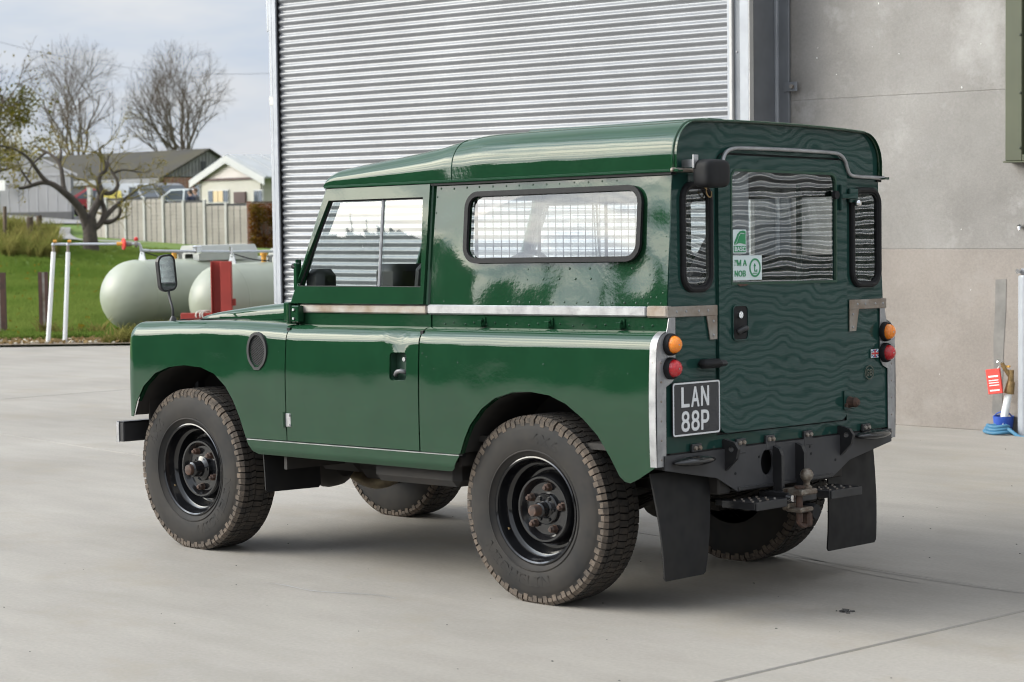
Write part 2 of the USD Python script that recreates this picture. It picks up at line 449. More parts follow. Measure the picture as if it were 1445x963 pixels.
yard = thing('concrete_yard', None, None, (0, 0, 0), kind='structure')
yex, yey = np.array([0.9942, -0.1079]), np.array([0.1079, 0.9942])
region = Polygon([hl(-60, -45), hl(60, -45), hl(60, EDGE), hl(-60, EDGE)]).intersection(sbox(-45, -40, 60, 45))
Ry = np.array([yex, yey])
reg_l = Polygon([tuple(Ry @ np.array(p)) for p in region.exterior.coords])
xs = [-60, -25.57, -13.57, -1.566, 10.43, 22.4, 34.4, 70]
ys = [-60, -12.0, -0.826, 11.2, 23.2, 60]
for i in range(len(xs) - 1):
    for j in range(len(ys) - 1):
        gx = 0.007
        cell = sbox(xs[i] + gx, ys[j] + 0.004, xs[i + 1] - gx, ys[j + 1] - 0.004).intersection(reg_l)
        if cell.is_empty or cell.area < 0.5:
            continue
        P = np.array(cell.exterior.coords)[:-1] @ Ry
        cw = Polygon(P)
        inn = cw.buffer(-0.006, join_style=2)
        top = trimesh.creation.extrude_polygon(inn, 0.002, engine='earcut'); top.apply_translation((0, 0, -0.002))
        # chamfered slab: outer prism up to -6 mm, sloped rim, flat top
        o = np.array(cw.exterior.coords)[:-1]; n_ = np.array(inn.exterior.coords)[:-1]
        if len(o) != len(n_):
            add('slab', extr(cw, 'z', -0.16, 0.0), m_yard, yard); continue
        k = np.argmin(((n_ - o[0]) ** 2).sum(1)); n_ = np.roll(n_, -k, 0)
        if Polygon(o).exterior.is_ccw != Polygon(n_).exterior.is_ccw:
            n_ = np.roll(n_[::-1], 1, 0)
        N = len(o)
        V = np.vstack([np.c_[o, np.full(N, -0.16)], np.c_[o, np.full(N, -0.005)], np.c_[n_, np.zeros(N)]])
        F = []
        for a in range(N):
            b = (a + 1) % N
            for l in (0, N):
                F += [[l + a, l + b, l + N + b], [l + a, l + N + b, l + N + a]]
        vv, ff = trimesh.creation.triangulate_polygon(Polygon(n_), engine='earcut')
        K = len(V); V = np.vstack([V, np.c_[vv, np.zeros(len(vv))]]); F += (ff + K).tolist()
        add('slab', (V, F), m_yard, yard)
V = np.array([[*(p @ Ry), -0.012] for p in (np.array([-60., -60]), np.array([70., -60]), np.array([70., 60]), np.array([-60., 60]))])
jc = region.buffer(-0.02)
add('joint_filler', extr(jc, 'z', -0.05, -0.0055), m_joint, yard)
add('ground', (np.array([[-900, -900, -0.2], [900, -900, -0.2], [900, 900, -0.2], [-900, 900, -0.2]]), [[0, 1, 2], [0, 2, 3]]), m_earth, kind='structure')
# tyre rubber smear and dropped crumbs on the slabs
m_smear = mat('dark_smear', (0.06, 0.058, 0.055), 0.9, var=0.4, vscale=60)

# ------------------------------------------------------------------ lawn terrain
from scipy.interpolate import RBFInterpolator
ctrl = []
for (px, py, d) in ((128, 357, 60), (140, 336, 78), (352, 350, 75), (45, 346, 60), (8, 322, 60), (50, 316, 92), (110, 306, 105), (10, 306, 100), (250, 345, 76),
                    (300, 380, 55), (200, 395, 48), (60, 385, 50), (-200, 300, 110), (600, 340, 90), (250, 318, 105), (120, 296, 130), (600, 320, 140), (-400, 320, 90), (300, 300, 170), (0, 296, 170)):
    p = px_at(px, py, d); ctrl.append((p[0], p[1], p[2]))
for lat in (-24, -12, -6, 0, 12, 24):
    for dd in (25.7, 29):
        q = hl(lat, dd); ctrl.append((q[0], q[1], 0.0 if dd < 26 else 0.035))
for lat in (-150, 0, 150):
    q = hl(lat, 420); ctrl.append((q[0], q[1], 2.2))
ctrl = np.array(ctrl)
_rbf = RBFInterpolator(ctrl[:, :2], ctrl[:, 2], kernel='linear', smoothing=0.4)


def gz(p):
    p = np.atleast_2d(p)[:, :2]
    dep = (p - CAM[:2]) @ hfw
    z = _rbf(p)
    t = np.clip((dep - EDGE) / 2.5, 0, 1)
    return z * t + 0.004


def grass_mat():
    nodes = {'g': ('geometry', {}), 'n': ('noise_texture', {'scale': 0.22, 'detail': 6.0, 'roughness': 0.65}),
             'r': ('rgb_ramp', {'ramp': [(0.30, (0.085, 0.140, 0.028)), (0.5, (0.120, 0.185, 0.040)), (0.70, (0.170, 0.215, 0.058))]}),
             'n2': ('noise_texture', {'scale': 14.0, 'detail': 4.0, 'roughness': 0.7}), 'r2': ('rgb_ramp', {'ramp': [(0.3, (0.6,) * 3), (0.7, (1.25,) * 3)]}),
             'm': ('mix', {'mix_type': 'multiply', 'fac': 1.0}), 'b': ('bump', {'distance': 0.03, 'strength': 1.0}),
             'p': ('principled_bsdf', {'roughness': 0.85, 'specular_ior_level': 0.15})}
    return usdkit.material(stage, '/World/Looks/lawn_grass', nodes, [('g.position', 'n.vector'), ('n.fac', 'r.fac'), ('g.position', 'n2.vector'), ('n2.fac', 'r2.fac'),
                           ('r.color', 'm.color1'), ('r2.color', 'm.color2'), ('m.color', 'p.base_color'), ('n2.fac', 'b.height'), ('b.normal', 'p.normal')], surface='p.BSDF')


m_grass = grass_mat()
lats = np.r_[np.linspace(-220, -40, 12)[:-1], np.linspace(-40, 10, 90), np.linspace(10, 220, 12)[1:]]
deps = np.r_[EDGE - 0.04, np.linspace(26, 110, 130), np.linspace(112, 500, 30)]
L, D = np.meshgrid(lats, deps)
G = CAM[:2] + L[..., None] * hrt + D[..., None] * hfw
Z = gz(G.reshape(-1, 2)) + 0.05 * (meshkit.fbm(np.c_[G.reshape(-1, 2) * 0.5, np.zeros(L.size)], 3, 5) - 0.5) * np.clip((D.ravel() - EDGE) / 3, 0, 1)
idx = np.arange(L.size).reshape(L.shape)
q = np.stack([idx[:-1, :-1], idx[:-1, 1:], idx[1:, 1:], idx[1:, :-1]], -1).reshape(-1, 4)
add('lawn', (np.c_[G.reshape(-1, 2), Z], q), m_grass, smooth=True, kind='structure')


def strip_on_ground(name, pts, w, mt, lift, **kw):
    """ribbon lying on the terrain; pts are (lat, depth) in plan"""
    P = smoothpath([(*hl(a, b), 0) for a, b in pts], 40)[:, :2]
    t = np.gradient(P, axis=0); t /= np.linalg.norm(t, axis=1, keepdims=True); nn = np.c_[-t[:, 1], t[:, 0]]
    rows = [P + nn * w * s for s in np.linspace(-0.5, 0.5, 7)]
    Vv = np.concatenate(rows); Vz = gz(Vv) + lift
    n = len(P); F = []
    for r_ in range(6):
        for i in range(n - 1):
            F.append([r_ * n + i, r_ * n + i + 1, (r_ + 1) * n + i + 1, (r_ + 1) * n + i])
    m = trimesh.Trimesh(np.c_[Vv, Vz], np.vstack([np.array(F)[:, [0, 1, 2]], np.array(F)[:, [0, 2, 3]]]), process=False)
    m.fix_normals()
    return add(name, m, mt, smooth=True, **kw)


m_tarmac = mat('old_tarmac', (0.22, 0.215, 0.21), 0.85, var=0.12, vscale=0.8, bump=0.004, bscale=30)


def latd(px, d):
    p = px_at(px, 400, d); r = p[:2] - CAM[:2]
    return float(r @ hrt), float(r @ hfw)


strip_on_ground('road', [latd(-160, 92), latd(-60, 93), latd(30, 96), latd(110, 99), latd(200, 101), latd(400, 101)], 9.0, m_tarmac, 0.07, kind='structure')
strip_on_ground('path', [latd(70, 88), latd(66, 80), latd(78, 72), latd(120, 66), latd(155, 69), latd(200, 72.5)], 1.9, m_tarmac, 0.07, kind='structure')
strip_on_ground('verge', [(-40, EDGE + 0.47), (-15, EDGE + 0.47), (-3, EDGE + 0.47), (8, EDGE + 0.47)], 1.1, m_soil, 0.025, kind='structure')

# ================================================================== the vehicle
VEH = thing('off_road_vehicle', 'dark green short wheelbase off-road vehicle with hard top and black steel wheels', 'car', (1.05, 0, 0))
TP, TR = math.tan(-0.015), math.tan(0.019)


def B(m):
    """body coordinates -> world (the body sits slightly nose down on its springs)"""
    v, f = arr(m)
    v = np.array(v, float)
    return trimesh.Trimesh(np.stack([v[:, 0] - TP * (v[:, 2] - .4), v[:, 1] - TR * (v[:, 2] - .4), v[:, 2] + TP * v[:, 0] + TR * v[:, 1]], 1), f, process=False)


def part(name, m, mt, parent=None, smooth=False, **kw):
    if isinstance(m, (list, tuple)) and not isinstance(m[0], np.ndarray):
        m = cat_m(m)
    return add(name, B(m), mt, parent or VEH, smooth, **kw)


def both(name, m, mt, smooth=False, parent=None):
    a = part(name, m, mt, parent, smooth)
    b = part(name, mirror_y(m if not isinstance(m, list) else cat_m(m)), mt, parent, smooth)
    return a, b


# ---- lower side panels, with the rolled shoulder
YS, RS, ZS = 0.835, 0.07, 1.04
ARC = RS * PI / 2


def side_map(front=False, inner=0.0):
    def fn(u, t):
        y = np.full_like(u, YS); z = np.array(t, float)
        a = np.clip((t - ZS) / RS, 0, PI / 2); on = t > ZS
        y = np.where(on, YS - RS + RS * np.cos(a), y); z = np.where(on, ZS + RS * np.sin(a), z)
        fl = t > ZS + ARC
        y = np.where(fl, YS - RS - (t - ZS - ARC), y); z = np.where(fl, ZS + RS, z)
        P = np.stack([u, y, z], -1)
        d = (meshkit.fbm(np.stack([u * 2.2, t * 2.2, 0 * u], -1), 2, 3) - 0.5) * 0.007
        P[:, 1] += np.where(on, 0, d) * np.clip((ZS - t) / 0.1, 0, 1)
        P[:, 1] += 0.006 * np.sin(np.clip((t - 0.55) / 0.5, 0, 1) * PI) * (t < ZS)
        # door-top dent above the handle
        g = np.exp(-((u - 0.70) / 0.07) ** 2 - ((t - 1.08) / 0.05) ** 2) - 0.5 * np.exp(-((u - 0.80) / 0.06) ** 2 - ((t - 1.08) / 0.05) ** 2)
        P[:, 1] -= 0.006 * g; P[:, 2] -= 0.005 * g
        g = np.exp(-((u - 1.95) / 0.10) ** 2 - ((t - 0.93) / 0.03) ** 2)
        P[:, 1] -= 0.0022 * g
        if front:
            k = np.clip((u - 2.575) / 0.092, 0, 1)
            P[:, 1] -= 0.075 * (1 - np.sqrt(np.clip(1 - k ** 2, 0, 1)))
            P[:, 2] -= 0.085 * (1 - np.sqrt(np.clip(1 - k ** 2, 0, 1))) * np.clip((t - 0.95) / 0.09, 0, 1)
            P[:, 2] += 0.012 * np.sin(np.clip((u - 1.455) / 1.1, 0, 1) * PI) * (t > ZS)
        return P
    return fn


tub_poly = Polygon([(0.588, 0.586), (0.362, 0.586), (0.352, 0.592), (0.325, 0.655), (0.292, 0.712), (0.225, 0.782), (0.149, 0.829), (0.05, 0.857), (-0.049, 0.863), (-0.15, 0.852), (-0.239, 0.821),
                    (-0.33, 0.765), (-0.404, 0.702), (-0.465, 0.62), (-0.51, 0.549), (-0.54, 0.528), (-0.564, 0.524), (-0.60, 0.540), (-0.6925, 0.593), (-0.6925, ZS + ARC + 0.006), (0.588, ZS + ARC + 0.006)])
TG = np.r_[lin(0.50, ZS, 0.035), ZS + np.linspace(0, ARC, 9)[1:], ZS + ARC + 0.006]
tub = thick(sheet(tub_poly, side_map(), lin(-0.6925, 0.588, 0.035), TG), 0.004)


def lip(pts, w=0.02):
    P = np.array(pts)
    V = np.vstack([np.c_[P[:, 0], np.full(len(P), YS + 0.001), P[:, 1]], np.c_[P[:, 0], np.full(len(P), YS - w), P[:, 1]]])
    n = len(P)
    return thick(trimesh.Trimesh(V, np.array([[i, i + 1, n + i + 1] for i in range(n - 1)] + [[i, n + i + 1, n + i] for i in range(n - 1)]), process=False), 0.002)


for sd, (flip,) in enumerate(((False,), (True,))):
    mm = mirror_y(tub) if flip else tub
    tp = part('rear_tub_side', mm, m_paint, smooth=40)
# rear side panel lips
archr = [(0.362, 0.586), (0.352, 0.592), (0.325, 0.655), (0.292, 0.712), (0.225, 0.782), (0.149, 0.829), (0.05, 0.857), (-0.049, 0.863), (-0.15, 0.852), (-0.239, 0.821), (-0.33, 0.765), (-0.404, 0.702), (-0.465, 0.62), (-0.51, 0.549), (-0.54, 0.528)]
both('wheel_arch_lip', lip(archr), m_paint, smooth=40)

# doors
dx0, dx1 = 0.5955, 1.4465
dpoly = Polygon([(dx0, 0.588), (dx1, 0.588), (dx1, ZS + ARC + 0.006), (dx0, ZS + ARC + 0.006)]).difference(rrect(0.667, 0.770, 0.884, 1.004, 0.018))
door_m = thick(sheet(dpoly, side_map(), lin(dx0, dx1, 0.03), TG), 0.004)
door_l = part('door', door_m, m_paint, smooth=40)
door_r = part('door', mirror_y(thick(sheet(Polygon([(dx0, 0.588), (dx1, 0.588), (dx1, ZS + ARC + .006), (dx0, ZS + ARC + .006)]), side_map(), lin(dx0, dx1, 0.05), TG), 0.004)), m_paint, smooth=40)
# door edge returns and the dark shut lines behind them
part('door_shut', [bx(0.583, 0.600, 0.795, 0.822, 0.585, 1.10), bx(1.442, 1.462, 0.795, 0.822, 0.585, 1.10), bx(0.37, 1.74, 0.79, 0.822, 0.570, 0.592)], m_rubber)
# handle recess and handle
hp = part('handle_recess', [bx(0.660, 0.777, 0.797, 0.801, 0.877, 1.011), extr(rrect(0.662, 0.775, 0.879, 1.009, 0.02).difference(rrect(0.668, 0.769, 0.885, 1.003, 0.018)), 'y', 0.80, 0.831)], m_paint_in, door_l)
part('door_handle', [tube(smoothpath([(0.690, 0.806, 0.918), (0.690, 0.828, 0.921), (0.705, 0.838, 0.925), (0.735, 0.836, 0.917), (0.752, 0.822, 0.905)], 12), [0.008] * 3 + [0.010] * 9, 8)], m_column_h, door_l, smooth=True)
part('door_lock', [cyl((0.693, 0.80, 0.975), (0.693, 0.832, 0.975), 0.009, 14)], m_galv, door_l, smooth=40)
part('recess_rim', extr(rrect(0.664, 0.773, 0.881, 1.007, 0.02).difference(rrect(0.667, 0.770, 0.884, 1.004, 0.018)), 'y', 0.833, 0.8385), m_paint, door_l)


def hinge(x, z, y):
    return [bx(x - 0.046, x - 0.004, y, y + 0.010, z - 0.032, z + 0.032, .003), bx(x + 0.004, x + 0.040, y, y + 0.008, z - 0.032, z + 0.032, .003), cyl((x, y + 0.010, z - 0.034), (x, y + 0.010, z + 0.034), 0.010, 10)]


both('door_hinge', hinge(1.462, 0.683, 0.8365)[1:], m_paint, smooth=35)
both('hinge_leaf', hinge(1.462, 0.683, 0.8365)[:1], m_galv, smooth=35)
both('door_hinge', [bx(1.405, 1.475, 0.765, 0.802, 1.125, 1.20, .004), bx(1.475, 1.515, 0.765, 0.796, 1.13, 1.215, .004), cyl((1.468, 0.80, 1.120), (1.468, 0.80, 1.205), 0.012, 10)], m_paint, smooth=35)
both('hinge_bolt', [cyl((1.425, 0.84, 0.66 + k * .045), (1.425, 0.852, 0.66 + k * .045), 0.006, 6) for k in (0, 1)] + [cyl((1.435, 0.80, 1.142 + k * .04), (1.435, 0.808, 1.142 + k * .04), 0.007, 6) for k in (0, 1)], m_galv)

# front wings
archf = [(1.742, 0.586), (1.752, 0.61), (1.78, 0.677), (1.825, 0.758), (1.88, 0.822), (1.96, 0.877), (2.062, 0.905), (2.19, 0.912), (2.305, 0.900), (2.41, 0.868), (2.503, 0.802), (2.56, 0.725), (2.593, 0.65)]
WT = ZS + ARC + 0.24
wpoly = Polygon([(1.4525, 0.588)] + archf + [(2.664, 0.65), (2.664, WT), (1.4525, WT)]).difference(affinity.scale(Point(1.646, 0.993).buffer(0.055, quad_segs=8), 0.9, 1.25))
TW = np.r_[lin(0.50, ZS, 0.035), ZS + np.linspace(0, ARC, 9)[1:], lin(ZS + ARC, WT, 0.05)[1:]]
wing = thick(sheet(wpoly, side_map(True), np.r_[lin(1.4525, 2.57, 0.035), lin(2.57, 2.664, 0.008)[1:]], TW), 0.004)
both('front_wing', wing, m_paint, smooth=40)
both('wheel_arch_lip', lip(archf[:-1]), m_paint, smooth=40)
both('wing_front', [bx(2.632, 2.652, 0.50, 0.765, 0.66, 1.025, .008)], m_paint)
both('inner_wing', [bx(1.50, 2.60, 0.44, 0.47, 0.62, 1.09), bx(1.50, 1.52, 0.44, 0.80, 0.45, 1.08), bx(1.74, 2.58, 0.46, 0.79, 0.955, 0.965), bx(2.560, 2.572, 0.44, 0.765, 0.60, 0.97)], m_chassis)
both('inner_wheel_arch', [bx(-0.68, 0.575, 0.455, 0.80, 0.885, 0.894), bx(-0.52, 0.40, 0.47, 0.80, 0.895, 0.91), bx(-0.52, 0.40, 0.45, 0.47, 0.50, 0.91), bx(0.385, 0.40, 0.46, 0.80, 0.53, 0.91), bx(-0.56, -0.545, 0.46, 0.80, 0.55, 0.91)], m_chassis)
both('wheel_arch_liner', xf(lip(archf, 0.385), np.eye(3), (0, -0.006, 0.006)), m_chassis, smooth=40)
both('wheel_arch_liner', xf(lip(archr, 0.385), np.eye(3), (0, -0.006, 0.006)), m_chassis, smooth=40)
# heater air intake on the left wing
oval = affinity.scale(Point(1.646, 0.993).buffer(0.055, quad_segs=10), 1.0, 1.30)
drop = unary_union([oval, Polygon([(1.61, 0.945), (1.682, 0.945), (1.660, 0.918), (1.634, 0.918)])]).buffer(0.012).buffer(-0.008)
ai = part('air_intake', extr(drop.buffer(0.010).difference(drop.buffer(-0.004)), 'y', 0.834, 0.850), m_black)
gridp = []
for k in range(-9, 10):
    for sg in (1, -1):
        l = LineString([(1.646 + k * 0.0115 - sg * 0.08, 0.993 - 0.08), (1.646 + k * 0.0115 + sg * 0.08, 0.993 + 0.08)]).buffer(0.0016).intersection(drop)
        if not l.is_empty:
            gridp.append(extr(l, 'y', 0.838 + 0.001 * sg, 0.841 + 0.001 * sg))
part('mesh_grille', gridp, m_black, ai, kind='stuff')
part('backing', extr(drop, 'y', 0.815, 0.819), m_rubber, ai)

# sills
spoly = Polygon([(0.362, 0.578), (1.742, 0.578), (1.728, 0.555), (1.70, 0.528), (1.668, 0.516), (0.445, 0.511), (0.415, 0.513), (0.395, 0.527), (0.384, 0.55)])
both('sill_panel', thick(sheet(spoly, lambda u, t: np.stack([u, 0.833 - 0.5 * np.clip(0.535 - t, 0, 1) - 0.0 * u + 0.0015 * np.sin(u * 7), t], -1), lin(0.36, 1.745, 0.06), lin(0.50, 0.58, 0.012)), 0.004), m_paint, smooth=40)
both('sill_edge', [bx(0.365, 1.74, 0.815, 0.8365, 0.5785, 0.5825)], m_galv)

# ledge wall and waist cap
both('waist_panel', [bx(-0.690, 0.588, 0.755, 0.7600, 1.095, 1.169, .001), ], m_paint)
both('door_waist', [bx(0.5955, 1.4465, 0.755, 0.7605, 1.095, 1.169, .001)], m_paint)
both('waist_capping', [bx(-0.595, 0.610, 0.735, 0.772, 1.168, 1.209, .006)], m_galv, smooth=False)
both('capping_end', [bx(-0.700, -0.597, 0.735, 0.7735, 1.166, 1.211, .006)], m_galv_old)
both('door_capping', [bx(0.614, 1.430, 0.735, 0.771, 1.168, 1.208, .006)], m_galv_old)
for hx in (0.289, -0.088, -0.465):
    both('rope_cleat', [bx(hx - .018, hx + .018, 0.760, 0.766, 1.122, 1.160, .001), bx(hx - .012, hx + .012, 0.766, 0.784, 1.120, 1.127, .001), bx(hx - .012, hx + .012, 0.779, 0.785, 1.120, 1.146, .001), cyl((hx, 0.766, 1.148), (hx, 0.772, 1.148), .008, 6)], m_paint)


# ---- hard top sides, leaning in
def lean(z):
    return 0.757 - 0.0784 * (z - 1.21)


def lean_map(off=0.0, bump=0.009, seed=2):
    def fn(u, t):
        b = bump * (meshkit.fbm(np.stack([u * 3.0, t * 3.0, 0 * u], -1), 2, seed) - 0.5)
        return np.stack([u, lean(t) + off + b, t], -1)
    return fn


win = rrect(-0.552, 0.390, 1.392, 1.674, 0.062)
hpoly = Polygon([(-0.690, 1.207), (0.606, 1.207), (0.598, 1.722), (-0.690, 1.722)])
for sgn in (0, 1):
    s_ = thick(sheet(hpoly.difference(win.buffer(-0.012)), lean_map(seed=2 + sgn), lin(-0.69, 0.606, 0.04), lin(1.207, 1.722, 0.03)), 0.004)
    hs = part('hardtop_side', mirror_y(s_) if sgn else s_, m_paint, smooth=40)
    seal = sheet(win.buffer(0.009, quad_segs=8).difference(win.buffer(-0.012, quad_segs=8)), lean_map(0.011, 0.0), lin(-0.57, 0.41, 0.05), lin(1.37, 1.70, 0.04))
    seal = thick(seal, 0.014)
    ring = win.buffer(-0.002, quad_segs=8).exterior
    rp = [ring.interpolate(k / 120, normalized=True) for k in range(121)]
    bead = tube([(p.x, lean(p.y) + 0.011, p.y) for p in rp], 0.008, 8, caps=False)
    w1 = cat_m([seal, bead])
    sl = part('window_seal', mirror_y(w1) if sgn else w1, m_rubber, hs, smooth=35)
    g_ = sheet(win.buffer(-0.010, quad_segs=8), lean_map(0.004, 0.0012, 9), lin(-0.56, 0.40, 0.06), lin(1.39, 1.68, 0.05))
    part('side_window', mirror_y(g_) if sgn else g_, m_glass, hs, smooth=True)
    if not sgn:
        # domed rivets along the panel edges
        riv = []
        rows = [[(x, 1.222) for x in np.arange(-0.66, 0.60, 0.062)], [(x, 1.316) for x in np.arange(-0.30, 0.50, 0.085)], [(x, 1.357) for x in np.arange(-0.62, 0.55, 0.11)],
                [(x, 1.702) for x in np.arange(-0.64, 0.58, 0.075)], [(-0.672, z) for z in np.arange(1.26, 1.70, 0.055)], [(0.585, z) for z in np.arange(1.25, 1.70, 0.07)],
                [(-0.61, 1.245), (-0.64, 1.245), (-0.61, 1.272), (-0.57, 1.245), (0.10, 1.262), (-0.60, 1.33), (-0.62, 1.31)]]
        for r_ in rows:
            for x, z in r_:
                d_ = lathe([(0.0, 0.0026), (0.0035, 0.0020), (0.0055, 0.0)], 7, 'y', (x + rnd.uniform(-.003, .003), lean(z) + .002, z + rnd.uniform(-.002, .002)))
                riv.append(d_)
        part('rivets', riv, m_paint, hs, smooth=True, kind='stuff')
# rivets of the lower body
riv = []
for x, z in [(0.570, z) for z in np.arange(0.64, 1.03, 0.052)] + [(0.545, 0.99), (0.545, 0.76), (0.53, 0.79), (0.535, 0.74), (0.36, 0.97), (-0.12, 0.975), (0.50, 0.94), (-0.56, 0.95)]:
    riv.append(lathe([(0.0, 0.004), (0.0035, 0.003), (0.0055, 0.0)], 7, 'y', (x, YS + .004, z)))
for x, z in [(1.50, z) for z in np.arange(0.64, 1.03, 0.05)]:
    riv.append(lathe([(0.0, 0.004), (0.0035, 0.003), (0.0055, 0.0)], 7, 'y', (x, YS + .004, z)))
for x, z in ((0.79, 0.985), (0.79, 0.90), (0.755, 0.862), (0.68, 0.862)):
    riv.append(lathe([(0.0, 0.004), (0.003, 0.003), (0.005, 0.0)], 7, 'y', (x, YS + .004, z)))
for x in np.arange(-0.62, 0.56, 0.12):
    riv.append(lathe([(0.0, 0.004), (0.003, 0.003), (0.005, 0.0)], 7, 'y', (x, 0.760, 1.135)))
    riv.append(lathe([(0.0, 0.004), (0.003, 0.003), (0.005, 0.0)], 7, 'y', (x + .05, 0.760, 1.128)))
part('body_rivets', riv, m_paint, smooth=True, kind='stuff')

# ---- door tops with sliding windows
frame_o = Polygon([(0.622, 1.209), (1.478, 1.209), (1.268, 1.722), (0.610, 1.722)])
pane_o = Polygon([(0.642, 1.282), (1.448, 1.286), (1.252, 1.670), (0.650, 1.668)])
for sgn in (0, 1):
    f_ = thick(sheet(frame_o.difference(pane_o), lean_map(0.003, 0.002, 4), lin(0.60, 1.48, 0.04), lin(1.209, 1.722, 0.035)), 0.022)
    fr = part('door_top', mirror_y(f_) if sgn else f_, m_paint, smooth=40)
    ch = []
    ring = pane_o.exterior
    cs = [(x, lean(z) + 0.002, z) for x, z in list(ring.coords)]
    for a, b in zip(cs[:-1], cs[1:]):
        ch.append(tube([a, b], 0.0055, 6))
    c_ = cat_m(ch)
    part('window_channel', mirror_y(c_) if sgn else c_, m_rubber, fr)
    for nm, x0, x1, off in (('sliding_window', 0.64, 0.932, -0.004), ('sliding_window', 0.915, 1.45, -0.014)):
        pl = pane_o.intersection(sbox(x0, 1.2, x1, 1.75))
        g_ = sheet(pl, lean_map(off, 0.0008, 12), lin(x0, x1, 0.06), lin(1.27, 1.68, 0.06))
        part(nm, mirror_y(g_) if sgn else g_, m_glass, fr, smooth=True)
    dv = cat_m([tube([(0.924, lean(1.285), 1.285), (0.921, lean(1.668), 1.668)], 0.007, 6), tube([(0.938, lean(1.285) - .008, 1.285), (0.935, lean(1.668) - .008, 1.668)], 0.004, 6)])
    part('window_divider', mirror_y(dv) if sgn else dv, m_galv, fr)
    po = cat_m([hull for hull in [bx(0.6045, 0.6205, lean(1.22) - .02, lean(1.22) + .010, 1.208, 1.30), ]])
    pp_ = [(0.612, lean(1.208) + .004, 1.208), (0.606, lean(1.722) + .004, 1.722)]
    po = tube(pp_, 0.011, 8)
    part('door_pillar', mirror_y(po) if sgn else po, m_paint, smooth=40)
    # windscreen pillar
    wp = cat_m([tube([(1.500, 0.742, 1.20), (1.288, 0.700, 1.722)], 0.020, 8), tube([(1.493, 0.7585, 1.205), (1.279, 0.7175, 1.724)], 0.006, 6)])
    part('windscreen_pillar', mirror_y(wp) if sgn else wp, m_paint, smooth=40)
    wr = tube([(1.481, 0.7595, 1.209), (1.270, 0.7195, 1.722)], 0.0045, 6)
    part('pillar_seal', mirror_y(wr) if sgn else wr, m_rubber)
part('windscreen_frame', [tube([(1.50, -0.74, 1.225), (1.50, 0.74, 1.225)], 0.022, 8), tube([(1.290, -0.70, 1.715), (1.290, 0.70, 1.715)], 0.022, 8), tube([(1.497, 0, 1.22), (1.29, 0, 1.72)], 0.018, 8)], m_paint, smooth=40)
part('windscreen_glass', (np.array([[1.495, -0.72, 1.24], [1.495, 0.72, 1.24], [1.294, 0.69, 1.71], [1.294, -0.69, 1.71]]), np.array([[0, 1, 2], [0, 2, 3]])), m_glass)
both('windscreen_bracket', [bx(1.462, 1.487, 0.735, 0.757, 1.27, 1.395, .004), bx(1.468, 1.480, 0.722, 0.75, 1.28, 1.41, .002)], m_paint)
both('bracket_stud', [cyl((1.475, 0.745, 1.375), (1.500, 0.745, 1.38), 0.013, 10)], m_rubber)

# ---- roof
half = [(0.722, 1.735), (0.722, 1.79)] + [(0.587 + 0.135 * math.cos(a), 1.795 + 0.135 * math.sin(a)) for a in np.linspace(0.06, PI / 2, 12)] + [(0.45, 1.9345), (0.30, 1.9375), (0.15, 1.939), (0.0, 1.9395)]
half = np.array(half)
prof = np.vstack([half, half[:-1][::-1] * [-1, 1]])
sx = np.array([-0.8, 0.28, 0.366, 0.45, 0.534, 0.62, 0.794, 0.974, 1.158, 1.24, 1.27, 1.295, 1.31])
ss = np.array([1.0, 1.0, 0.995, 0.955, 0.895, 0.80, 0.68, 0.585, 0.475, 0.425, 0.375, 0.27, 0.06])


def loft(stations, prof, fn):
    V, n = [], len(prof)
    for x in stations:
        V.append(fn(x, prof))
    F = []
    for i in range(len(stations) - 1):
        for j in range(n - 1):
            a = i * n + j; F += [[a, a + n, a + n + 1], [a, a + n + 1, a + 1]]
    return trimesh.Trimesh(np.vstack(V), np.array(F), process=False)


def roof_fn(x, prof):
    s = np.interp(x, sx, ss)
    y = prof[:, 0]; z = 1.735 + (prof[:, 1] - 1.735) * s
    xo = x + 0.035 * (1 - (y / 0.73) ** 2) * np.clip((x - 0.9) / 0.4, 0, 1)
    n1 = (meshkit.fbm(np.stack([xo * 2.2, y * 2.5, z * 2.5], -1), 2, 8) - .5) * 0.008 + (meshkit.noise(np.stack([xo * 9, y * 9, z * 9], -1), 5) - .5) * 0.004 * np.exp(-((xo - .5) / .12) ** 2)
    return np.stack([xo, y + n1, z + n1], -1)


rear_roof = loft(np.r_[-0.715, -0.70, lin(-0.65, 0.50, 0.06)], prof, roof_fn)
cab_roof = loft(np.r_[lin(0.50, 1.22, 0.045), 1.24, 1.255, 1.27, 1.283, 1.295, 1.303, 1.31], prof, roof_fn)
rr_ = part('roof', thick(rear_roof, -0.003), m_paint, smooth=40)
part('cab_roof', thick(cab_roof, -0.003), m_paint, rr_, smooth=40)
seam = [roof_fn(0.50, prof)[k] + np.array([0, 0, 0]) for k in range(len(prof))]
sv = np.array(seam); cen = np.array([0.50, 0, 1.70]); dirs = sv - cen; dirs[:, 0] = 0; dirs /= np.linalg.norm(dirs, axis=1, keepdims=True)
part('roof_seam', tube(sv + dirs * -0.0005, 0.0035, 6), m_paint, rr_, smooth=True)
for yy in (-0.36, 0.0, 0.36):
    sec = np.array([(yy + 0.10, 1.934), (yy + 0.075, 1.950), (yy + 0.05, 1.953), (yy - 0.05, 1.953), (yy - 0.075, 1.950), (yy - 0.10, 1.934)])
    part('roof_swage', loft(np.r_[-0.66, -0.62, 0.30, 0.36], sec, lambda x, p: np.stack([np.full(len(p), x), p[:, 0], np.where((x < -0.65) | (x > 0.35), 1.934, p[:, 1])], -1)), m_paint, rr_, smooth=30)
gut = [(-0.742, 0.738, 1.734), (1.275, 0.738, 1.734)]
